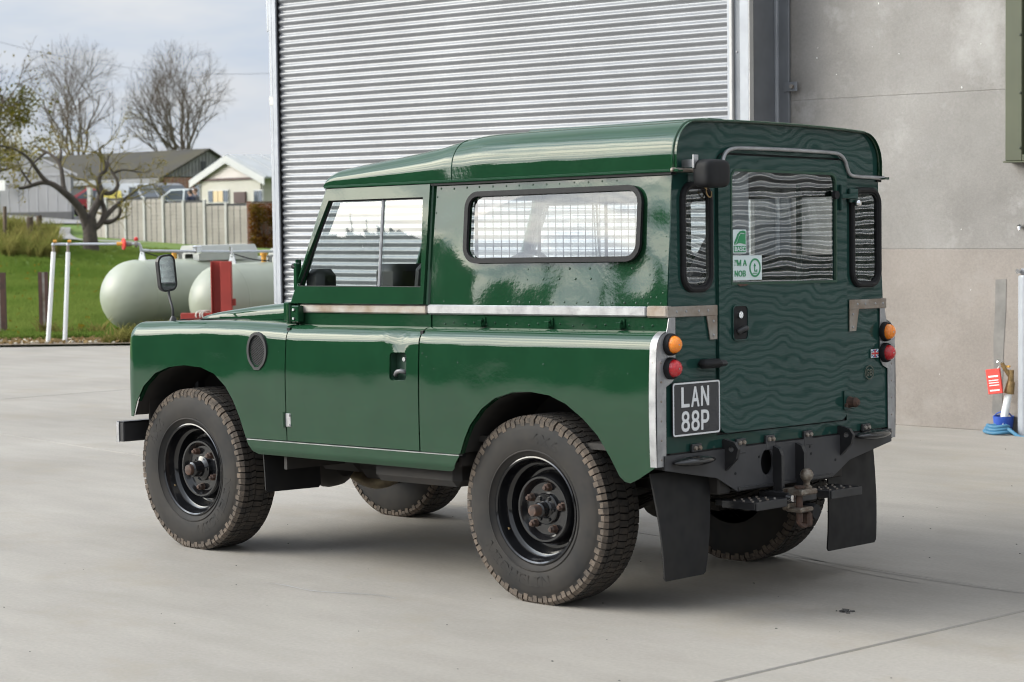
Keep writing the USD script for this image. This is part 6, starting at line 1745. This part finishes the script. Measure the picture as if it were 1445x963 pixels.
def house_win(s0, s1, z0, z1, fill, panes):
    fr = slab_from([hp3(s0, z0, -.10), hp3(s1, z0, -.10), hp3(s1, z1, -.10), hp3(s0, z1, -.10)], 0.06, m_wtrim, 'window', hs_)
    for k in range(panes):
        a_, b_ = s0 + .05 + (s1 - s0 - .05) * k / panes, s0 + (s1 - s0 - .05) * (k + 1) / panes
        slab_from([hp3(a_, z0 + .05, -.135), hp3(b_, z0 + .05, -.135), hp3(b_, z1 - .05, -.135), hp3(a_, z1 - .05, -.135)], 0.03, fill[k % len(fill)], 'pane', fr)


def s_of(px):
    # parameter along the gable where the photo column px crosses its plane
    d_ = FW + RT * (px - PW / 2) / FPX; A2 = np.array([[d_[0], -gd[0]], [d_[1], -gd[1]]])
    return float(np.linalg.solve(A2, base2[:2] - CAM[:2])[1])


def z_of(py, px):
    s = s_of(px); p = base2 + gd * s; dep = (p - CAM)[:2] @ hfw
    return px_at(px, py, dep)[2]


house_win(s_of(302), s_of(331), z_of(287, 315), z_of(268, 315), [m_win, m_tan, m_tan, m_win], 4)
house_win(s_of(366), s_of(379), z_of(287, 372), z_of(268, 372), [m_win], 2)
house_win(s_of(283), s_of(291), z_of(300, 287), z_of(260, 287), [m_win], 1)
slab_from([hp3(s_of(339), z_of(287, 347), -.12), hp3(s_of(355), z_of(287, 347), -.12), hp3(s_of(355), z_of(271, 347), -.12), hp3(s_of(339), z_of(271, 347), -.12)], 0.1, m_bdoor, 'boarded_opening', hs_)

# ================================================================== parked vehicles and people behind the fence
hang = math.atan2(hrt[1], hrt[0])
m_silver = mat('silver_paint', (0.48, 0.49, 0.50), 0.3, 0.5, 0.6)
m_blackp = mat('black_paint', (0.015, 0.016, 0.018), 0.25, 0, 0.8)
m_whitep = mat('white_car_paint', (0.62, 0.65, 0.68), 0.3, 0, 0.6)
m_redcar = mat('faded_red_paint', (0.42, 0.055, 0.065), 0.3, 0, 0.6)
m_yel = mat('pale_yellow_patch', (0.70, 0.58, 0.12), 0.4)  # flat yellow for the patch on each side of the silver van
m_tailr = mat('red_tail_lamp', (0.55, 0.03, 0.03), 0.25)


def simple_car(name, label, cat, px, d, rot, prof_, zw, wins, wheels_, paint, Wd=1.75, extra=(), py=None):
    p = px_at(px, 300, d); z0 = float(gz(p)[0]) if py is None else px_at(px, py, d)[2]
    t_ = thing(name, label, cat, (p[0], p[1], z0), None, None, hang + rot)
    zt = max(b for a, b in prof_)

    def taper(m):
        v, f = arr(m); v = np.array(v, float)
        v[:, 1] *= 1 - 0.16 * np.clip((v[:, 2] - zw) / (zt - zw), 0, 1)
        return trimesh.Trimesh(v, f, process=False)
    pl_ = Polygon(prof_).buffer(0.06, quad_segs=4).buffer(-0.06, quad_segs=4)
    for wx_, wr_ in wheels_:
        pl_ = pl_.difference(Point(wx_, wr_).buffer(wr_ + .06))
    add('body', taper(extr(pl_, 'y', -Wd / 2, Wd / 2)), paint, t_, smooth=30, local=True)
    for w_ in wins:
        for sg in (1, -1):
            g_ = extr(Polygon(w_), 'y', sg * (Wd / 2 - .02), sg * (Wd / 2 + .008))
            add('window', taper(g_), m_win, t_, local=True)
    for wx_, wr_ in wheels_:
        for sg in (1, -1):
            w1 = add('wheel', lathe([(0, .03), (wr_ * .55, .035), (wr_ * .62, .01)], 18, 'y', (wx_, sg * (Wd / 2 - .03), wr_), sg), m_silver, t_, smooth=35, local=True)
            add('tyre', lathe([(wr_ * .62, .02), (wr_ * .7, .035), (wr_ * .95, .025), (wr_, -.02), (wr_, -.18), (wr_ * .7, -.2)], 20, 'y', (wx_, sg * (Wd / 2 - .03), wr_), sg), m_rubber, w1, smooth=35, local=True)
    for nm, m, mt in extra:
        add(nm, taper(m), mt, t_, local=True)
    return t_


van_p = [(-2.3, .35), (2.35, .35), (2.45, .75), (2.35, 1.10), (1.75, 1.28), (1.05, 2.02), (0.7, 2.12), (-2.15, 2.12), (-2.32, 1.6)]
van_w = [[(1.55, 1.32), (1.0, 1.92), (0.45, 1.95), (0.45, 1.32)]]
simple_car('parked_van', 'silver panel van with pale yellow side patches parked behind the fence', 'van', 187, 100.0, -0.30, [(a * .64, b) for a, b in van_p], 1.2, [[(a * .64, b) for a, b in van_w[0]]], [(-.95, .32), (.95, .32)], m_silver, 1.9,
           [('side_patch', extr(Polygon([(-1.3, 1.15), (0.0, 1.15), (-0.15, 1.78), (-1.3, 1.78)]), 'y', .945, .956), m_yel), ('side_patch', extr(Polygon([(-1.3, 1.15), (0.0, 1.15), (-0.15, 1.78), (-1.3, 1.78)]), 'y', -.945, -.956), m_yel),
            ('windscreen', xf(bx(-.45, .45, -.8, .8, -.005, .005), rotm([0, 1, 0], 1.03), (0.91, 0, 1.66)), m_win)], py=321)
simple_car('parked_van', 'black van with sloping windscreen parked right of the silver van', 'van', 222, 103, -0.7, van_p, 1.2, van_w + [[(-1.9, 1.32), (-1.9, 1.9), (-0.3, 1.9), (-0.3, 1.32)]], [(-1.5, .34), (1.5, .34)], m_blackp, 1.9,
           [('windscreen', xf(bx(-.45, .45, -.8, .8, -.005, .005), rotm([0, 1, 0], .815), (1.42, 0, 1.66)), m_win)], py=319)
car_p = [(-1.95, .30), (1.95, .30), (2.0, .62), (1.85, .80), (1.05, .92), (0.45, 1.42), (-0.9, 1.46), (-1.7, 1.05), (-1.98, .85)]
car_w = [[(0.95, .95), (0.42, 1.36), (-0.15, 1.38), (-0.15, .95)], [(-0.22, .95), (-0.22, 1.38), (-0.85, 1.38), (-1.4, 1.05), (-1.4, .95)]]
simple_car('parked_car', 'white car showing its pale windows between black van and house', 'car', 264, 91, 2.9, car_p, .9, car_w, [(-1.25, .31), (1.25, .31)], m_whitep, 1.7, py=313)
simple_car('parked_car', 'faded red hatchback parked behind the old fruit tree', 'car', 148, 105.0, 0.02, [(a * .88, b) for a, b in car_p], .9, [[(a * .88, b) for a, b in w_] for w_ in car_w], [(-1.1, .31), (1.1, .31)], m_redcar, 1.7,
           [('tail_lamp', bx(-1.76, -1.60, .60, .87, .72, .95, .02), m_tailr), ('tail_lamp', bx(-1.76, -1.60, -.60, -.87, .72, .95, .02), m_tailr)], py=307)
wp_ = px_at(126, 302, 82)
t_ = thing('gate_post', 'square white post standing behind the old tree trunk', 'post', (wp_[0], wp_[1], float(gz(wp_)[0])))
zt = px_at(126, 266, 82)[2]
add('shaft', bx(wp_[0] - .05, wp_[0] + .05, wp_[1] - .05, wp_[1] + .05, float(gz(wp_)[0]) - .1, zt, .01), m_wtrim, t_)
add('cap', bx(wp_[0] - .06, wp_[0] + .06, wp_[1] - .06, wp_[1] + .06, zt, zt + .04, .01), m_wtrim, t_)

m_skin = mat('skin', (0.50, 0.30, 0.22), 0.55)
m_hair = mat('dark_hair', (0.03, 0.022, 0.018), 0.7)
m_hairb = mat('brown_hair', (0.10, 0.055, 0.03), 0.7)
m_navy = mat('navy_jacket', (0.018, 0.024, 0.05), 0.8, var=0.2, vscale=9)
m_greyj = mat('grey_jacket', (0.09, 0.09, 0.10), 0.8, var=0.2, vscale=9)


def person(label, px, d, ptop, rot, hair, coat):
    p = px_at(px, 300, d); H = 1.76
    z0 = px_at(px, ptop, d)[2] - H
    t_ = thing('person', label, 'person', (p[0], p[1], z0), None, None, hang + rot)
    J = {'hip': (0, 0, .95), 'waist': (0, 0, 1.10), 'chest': (0.01, 0, 1.32), 'neck': (0.0, 0, 1.48), 'nk2': (0.02, 0, 1.54)}
    bones = [(('hip', .145), ('waist', .135)), (('waist', .135), ('chest', .155)), (('chest', .155), ('neck', .07)), (('neck', .058), ('nk2', .055))]

    def cap_(a, ra, b, rb):
        s1 = trimesh.creation.icosphere(2, ra).apply_translation(a).vertices; s2 = trimesh.creation.icosphere(2, rb).apply_translation(b).vertices
        h = trimesh.convex.convex_hull(np.vstack([s1, s2]))
        return manifold3d.Manifold(manifold3d.Mesh(np.array(h.vertices, np.float32), np.array(h.faces, np.uint32)))
    parts_ = [cap_(J[a], ra, J[b], rb) for (a, ra), (b, rb) in bones]
    for sg in (1, -1):
        parts_ += [cap_((0, sg * .09, .92), .095, (0.02, sg * .10, .50), .062), cap_((0.02, sg * .10, .50), .058, (0, sg * .11, .09), .042), cap_((0, sg * .11, .06), .045, (.15, sg * .12, .04), .035),
                   cap_((0, sg * .12, 1.40), .075, (0, sg * .19, 1.42), .06), cap_((0, sg * .20, 1.40), .055, (.02, sg * .25, 1.12), .042), cap_((.02, sg * .25, 1.12), .042, (.20, sg * .20, .98), .032), cap_((.20, sg * .20, .98), .03, (.28, sg * .18, .96), .025)]
        for k in range(4):
            parts_.append(cap_((.27, sg * .18 + (k - 1.5) * .018, .96), .010, (.345 - .01 * abs(k - 1.5), sg * .18 + (k - 1.5) * .02, .935), .0085))
        parts_.append(cap_((.25, sg * .155, .97), .011, (.30, sg * .135, .965), .009))
    hd_ = trimesh.creation.icosphere(3, 1.0); v = np.array(hd_.vertices) * [.098, .076, .118]
    v[:, 0] += 0.016 * np.exp(-((v[:, 1] / .016) ** 2 + ((v[:, 2] + .005) / .025) ** 2)) * (v[:, 0] > 0) * 1.3
    v[:, 0] -= 0.010 * np.exp(-(((np.abs(v[:, 1]) - .032) / .014) ** 2 + ((v[:, 2] - .012) / .012) ** 2)) * (v[:, 0] > 0)
    hd_ = trimesh.Trimesh(v + [0.025, 0, 1.64], hd_.faces)
    parts_.append(manifold3d.Manifold(manifold3d.Mesh(np.array(hd_.vertices, np.float32), np.array(hd_.faces, np.uint32))))
    for sg in (1, -1):
        parts_.append(cap_((0.02, sg * .077, 1.63), .016, (0.015, sg * .082, 1.655), .016))
    m = manifold3d.Manifold.batch_boolean(parts_, manifold3d.OpType.Add).refine_to_length(0.03)
    mm = m.to_mesh(); tm = trimesh.Trimesh(mm.vert_properties[:, :3], mm.tri_verts)
    tm = trimesh.smoothing.filter_taubin(tm, iterations=6)
    add('body', tm, m_skin, t_, smooth=True, local=True)
    h = trimesh.creation.icosphere(3, 1.0); v = np.array(h.vertices) * [.106, .086, .112] + [0.012, 0, 1.668]
    kp = [f for f in h.faces if (v[f].mean(0)[2] > 1.655 or v[f].mean(0)[0] < -.01) and v[f].mean(0)[2] > 1.56 and not (v[f].mean(0)[0] > .07 and v[f].mean(0)[2] < 1.715)]
    add('hair', trimesh.Trimesh(v, np.array(kp), process=False), hair, t_, smooth=True, local=True)
    bod = manifold3d.Manifold.batch_boolean([cap_(J['hip'], .17, J['waist'], .155), cap_(J['waist'], .155, J['chest'], .172), cap_(J['chest'], .172, (0, 0, 1.45), .085)] +
          [c for sg in (1, -1) for c in (cap_((0, sg * .12, 1.395), .09, (0, sg * .19, 1.41), .075), cap_((0, sg * .20, 1.40), .072, (.02, sg * .25, 1.12), .056), cap_((.02, sg * .25, 1.12), .056, (.19, sg * .205, .985), .044))], manifold3d.OpType.Add).refine_to_length(0.04)
    mm = bod.to_mesh(); tm = trimesh.smoothing.filter_taubin(trimesh.Trimesh(mm.vert_properties[:, :3], mm.tri_verts), iterations=6)
    add('jacket', tm, coat, t_, smooth=True, local=True)
    tr_ = manifold3d.Manifold.batch_boolean([c for sg in (1, -1) for c in (cap_((0, sg * .085, .93), .11, (0.02, sg * .10, .50), .078), cap_((0.02, sg * .10, .50), .078, (0, sg * .11, .12), .06))], manifold3d.OpType.Add)
    add('trousers', tr_, m_navy, t_, smooth=30, local=True)


person('person with dark hair in a navy jacket looking over behind the fence', 269.5, 84, 267.5, 2.6, m_hair, m_navy)
person('person with brown hair in a grey jacket standing right of the dark haired one', 276.5, 85, 266, 3.4, m_hairb, m_greyj)

# overhead wires
for k, (ya, yb_) in enumerate(((50, 101), (58, 96))):
    a_, b_ = px_at(-60, ya - 8, 140), px_at(420, yb_, 150)
    P = np.array([a_ + (b_ - a_) * s + np.array([0, 0, -1.2 * 4 * s * (1 - s)]) for s in np.linspace(0, 1, 20)])
    if k == 0:
        add('overhead_wire', tube(P, 0.012, 5, caps=False), m_dark, label='thin dark overhead wire crossing the sky above the bare trees', cat='wire')

# ================================================================== grass, weeds and litter
def clump(seed, n, h, w, lean_):
    R = np.random.RandomState(seed); V, F = [], []
    for k in range(n):
        a = R.rand() * 2 * PI; b = R.rand() * 2 * PI; r_ = R.rand() * .09
        p = np.array([math.cos(b) * r_, math.sin(b) * r_, 0]); hh_ = h * (.5 + .8 * R.rand())
        d = np.array([math.cos(a), math.sin(a), 0]); s = np.array([-d[1], d[0], 0]) * w
        i = len(V); m_ = p + d * hh_ * lean_ * .35 + [0, 0, hh_ * .6]; t_ = p + d * hh_ * lean_ + [0, 0, hh_]
        V += [p - s, p + s, m_ + s * .7, m_ - s * .7, t_]; F += [[i, i + 1, i + 2], [i, i + 2, i + 3], [i + 3, i + 2, i + 4]]
    return np.array(V), np.array(F)


m_blade = leaf_mat('grass_blades', (0.12, 0.195, 0.034), (0.22, 0.28, 0.065), 0.25)
m_weed = leaf_mat('weed_leaves', (0.15, 0.17, 0.04), (0.30, 0.26, 0.085), 1.4)


def instancer(name, protos, pos, scl, rot, idx, kind='stuff', label=None, cat=None):
    pi = UsdGeom.PointInstancer.Define(stage, path_of(name, None))
    base = pi.GetPath().pathString
    rel = pi.CreatePrototypesRel()
    for k, (nm, V, F, mt) in enumerate(protos):
        g = usdkit.mesh(stage, f'{base}/{nm}' + (f'_{k:03d}' if k else ''), trimesh.Trimesh(V, F, process=False), mt)
        rel.AddTarget(g.GetPath())
    pi.CreatePositionsAttr(Vt.Vec3fArray.FromNumpy(np.asarray(pos, np.float32)))
    pi.CreateScalesAttr(Vt.Vec3fArray.FromNumpy(np.asarray(scl, np.float32)))
    q = np.zeros((len(pos), 4)); q[:, 0] = np.cos(rot / 2); q[:, 3] = np.sin(rot / 2)
    pi.CreateOrientationsAttr(Vt.QuathArray([Gf.Quath(float(a[0]), float(a[1]), float(a[2]), float(a[3])) for a in q]))
    pi.CreateProtoIndicesAttr(Vt.IntArray.FromNumpy(np.asarray(idx, np.int32)))
    meta(pi.GetPrim(), label, cat, None, kind)


R_ = np.random.RandomState(21)
N = 26000
dep = EDGE + 0.9 + (62 - EDGE) * R_.rand(N) ** 1.5
lat = -(dep * (722 + 60) / FPX) + R_.rand(N) * dep * (460 / FPX)
gp = CAM[:2] + lat[:, None] * hrt + dep[:, None] * hfw
sc = (0.6 + 0.7 * R_.rand(N))[:, None] * np.ones((N, 3)); sc[:, 2] *= 0.7 + 1.0 * meshkit.noise(np.c_[gp * .5, np.zeros(N)], 6)
instancer('grass', [('blades', *clump(s, 16, 0.075, 0.0055, 0.55), m_blade) for s in (1, 2, 3)], np.c_[gp, gz(gp)], sc, R_.rand(N) * 6.28, R_.randint(0, 3, N), label='short green lawn grass behind the concrete yard', cat='grass')
N = 1500
dep = EDGE + 0.12 + 1.7 * R_.rand(N) ** 1.3; lat = -7.2 + R_.rand(N) * 4.6
dens = meshkit.fbm(np.c_[lat * 0.9, dep * 0.9, np.zeros(N)], 3, 9); k_ = dens > 0.53
lat, dep = lat[k_], dep[k_]; gp = CAM[:2] + lat[:, None] * hrt + dep[:, None] * hfw; N = len(gp)
instancer('weeds', [('weed', *clump(s, 14, 0.19, 0.012, 0.9), m_weed) for s in (11, 12, 13)], np.c_[gp, gz(gp)], (0.35 + 0.9 * R_.rand(N) ** 2)[:, None] * np.ones((N, 3)), R_.rand(N) * 6.28, R_.randint(0, 3, N), label='straggling weeds along the edge of the yard', cat='weeds')
N = 260
gp = np.array([px_at(px, 330, d)[:2] for px, d in zip(R_.uniform(-10, 80, N), R_.uniform(54, 66, N))])
instancer('rough_grass', [('tuft', *clump(s, 26, 0.55, 0.02, 0.6), m_weed) for s in (15, 16)], np.c_[gp, gz(gp)], (0.4 + 0.8 * R_.rand(N))[:, None] * np.ones((N, 3)), R_.rand(N) * 6.28, R_.randint(0, 2, N), label='rough tall grass around the timber posts', cat='grass')
# fallen leaves and pebbles
N = 1500
dep = EDGE + 0.05 + 1.5 * R_.rand(N); lat = -7.2 + R_.rand(N) * 4.6
gp = CAM[:2] + lat[:, None] * hrt + dep[:, None] * hfw
add('leaf_litter', leaf_cloud(np.c_[gp, gz(gp) + .035 + .015 * R_.rand(N)], 0.035, 14), leaf_mat('fallen_leaves', (0.22, 0.14, 0.06), (0.42, 0.31, 0.16), 5.0), label='fallen leaves scattered on the bare strip beside the yard', cat='leaves', kind='stuff')
N = 260
dep = 27 + 26 * R_.rand(N); lat = -(dep * 740 / FPX) + R_.rand(N) * dep * (440 / FPX); gp = CAM[:2] + lat[:, None] * hrt + dep[:, None] * hfw
add('lawn_leaves', leaf_cloud(np.c_[gp, gz(gp) + .07], 0.05, 15), m_leaf_y, label='yellow fallen leaves dotted over the lawn', cat='leaves', kind='stuff')
pb_ = []
for k in range(170):
    m = trimesh.creation.icosphere(1, 1.0); s = rnd.uniform(.012, .04); v = np.array(m.vertices) * [s, s * rnd.uniform(.6, 1), s * .6]
    g = hl(rnd.uniform(-7.2, -3.0), EDGE + rnd.uniform(.05, .9)); pb_.append((v + [g[0], g[1], float(gz(g)[0]) + .03], m.faces))
add('pebbles', cat_m(pb_), mat('pale_pebbles', (0.40, 0.36, 0.29), 0.9, var=0.3, vscale=6), label='pale pebbles along the edge of the concrete', cat='pebbles', kind='stuff')
# crumbs and dark scraps on the concrete
cr = []
for k in range(150):
    x, y = rnd.uniform(-3.0, 2.5), rnd.uniform(-5.5, 4.0)
    s = rnd.uniform(.0015, .0045)
    m = trimesh.creation.icosphere(0, 1.0); cr.append((np.array(m.vertices) * [s * rnd.uniform(1, 2), s, s * .5] + [x, y, s * .3], m.faces))
add('grit', cat_m(cr), m_smear, label='small dark crumbs of grit lying on the concrete', cat='grit', kind='stuff')
def on_yard(px, py):
    d = px_at(px, py, 1.0) - CAM
    return (CAM + d * (-CAM[2] / d[2]))[:2]


m_scuff = concrete_mat('scuffed_concrete', (0.205, 0.190, 0.168), (0.235, 0.219, 0.196), (0.262, 0.245, 0.221), (0.20, 0.178, 0.145))
m_scuff2 = concrete_mat('pale_scuffed_concrete', (0.285, 0.282, 0.275), (0.31, 0.307, 0.30), (0.33, 0.327, 0.32), (0.29, 0.285, 0.275))
for pts_, w_, mt_ in (([(370, 823), (410, 828), (440, 834), (500, 838), (560, 846)], 0.006, m_scuff2),
                      ([(1100, 778), (1180, 796), (1270, 812), (1360, 826), (1460, 840)], 0.016, m_scuff), ([(1110, 786), (1200, 806), (1300, 824)], 0.008, m_scuff)):
    P_ = smoothpath([(*on_yard(a, b), 0) for a, b in pts_], 40)[:, :2]
    wv_ = w_ * (0.35 + 1.2 * meshkit.fbm(np.c_[np.arange(40) * .35, np.full(40, w_ * 900), np.zeros(40)], 3, 3)) * np.sin(np.linspace(0.05, PI - .05, 40)) ** .5
    t_2 = np.gradient(P_, axis=0); t_2 /= np.linalg.norm(t_2, axis=1, keepdims=True); n_2 = np.c_[-t_2[:, 1], t_2[:, 0]]
    V_ = np.vstack([np.c_[P_ + n_2 * wv_[:, None], np.full(40, .0012)], np.c_[P_ - n_2 * wv_[:, None] * .8, np.full(40, .0012)]])
    add('scuff_mark', (V_, [[i, i + 40, i + 41, i + 1] for i in range(39)]), mt_, yard)
sc_ = px_at(1197, 863, 8.3); g0 = CAM + (px_at(1197, 863, 1) - CAM) * (-CAM[2] / (px_at(1197, 863, 1) - CAM)[2])
scr = []
for k in range(14):
    a = rnd.uniform(0, PI); q = g0 + RT * rnd.gauss(0, .022) + np.array([hfw[0], hfw[1], 0]) * rnd.gauss(0, .02); s = rnd.uniform(.003, .011)
    scr.append(trimesh.convex.convex_hull(np.array([[q[0] + s * math.cos(a + t) * (1.4 if t % 2 < 1 else .7), q[1] + s * math.sin(a + t), z] for t in (0, 1.3, 2.6, 4.0, 5.2) for z in (0.0005, 0.004)])))
add('dark_scrap', cat_m(scr), m_smear, label='dark scrap smeared on the concrete behind the right mudflap', cat='scrap', kind='stuff')

# ================================================================== the other side of the yard (seen mirrored in the paint)
def hedge(label, p0, p1, h, seed, n, mt, name='hedge'):
    R = np.random.RandomState(seed); p0, p1 = np.array(p0, float), np.array(p1, float)
    L_ = np.linalg.norm(p1 - p0); u = (p1 - p0) / L_; w = np.array([-u[1], u[0]])
    s = R.rand(n) * L_
    hh_ = h * (0.55 + 0.9 * meshkit.fbm(np.c_[s * 0.22, np.zeros(n), np.zeros(n)], 3, seed))
    z = hh_ * R.rand(n) ** .8; ww = R.normal(size=n) * (0.5 + .25 * h * np.sin(np.clip(z / hh_, 0, 1) * PI))
    P = np.c_[p0 + u * s[:, None] + w * ww[:, None], z]
    t_ = thing(name, label, 'hedge', (p0[0], p0[1], 0))
    add('leaves', leaf_cloud(P, 0.36, seed), mt, t_, kind='stuff')
    add('stems', cat_m([tube([(p0[0] + u[0] * q, p0[1] + u[1] * q, -.1), (p0[0] + u[0] * q + .1, p0[1] + u[1] * q, h * .7)], [.08, .03], 5) for q in np.arange(.5, L_, 1.6)]), m_bark, t_, kind='stuff')


hedge('tall dark hedge along the far side of the yard opposite the warehouse', (8, 48), (58, 14), 5.6, 41, 46000, m_leaf_h)
hedge('dark hedge along the near side of the yard behind the photographer', (-46, 36), (8, 49), 3.2, 43, 20000, m_leaf_h)


def leafy_tree(label, x, y, H, Wd, seed):
    R = np.random.RandomState(seed)
    t_ = thing('broad_tree', label, 'tree', (x, y, 0))
    st_ = [(smoothpath([np.array([x, y, -.1]), np.array([x + .1, y, H * .2]), np.array([x - .1, y + .1, H * .4]), np.array([x, y, H * .7])], 10), np.linspace(.3, .08, 10))]
    add('trunk', chains_mesh(st_, 8), m_bark, t_, smooth=True)
    lb = branching(st_, seed, 2, (.5, .5), (9, 5), (1.0, .8), (.05, .02))
    add('branches', chains_mesh(lb[1] + lb[2], 4), m_bark, t_, kind='stuff')
    c = np.array([x, y, H * .62]); P = []
    for k in range(26):
        d = R.normal(size=3); d /= np.linalg.norm(d); cc_ = c + d * np.array([Wd / 2, Wd / 2, H * .32]) * R.rand() ** .4
        P.append(cc_ + R.normal(size=(330, 3)) * (Wd * .085))
    add('crown', leaf_cloud(np.vstack(P), 0.36, seed), m_leaf_h, t_, kind='stuff')


leafy_tree('tall broad tree above the hedge opposite the warehouse, nearest the road', 46, 24, 9.5, 6.0, 61)
leafy_tree('round topped tree rising over the middle of the hedge', 35, 33, 7.6, 4.2, 62)
leafy_tree('broad low tree at the photographer end of the hedge', 22, 42, 8.2, 6.5, 63)
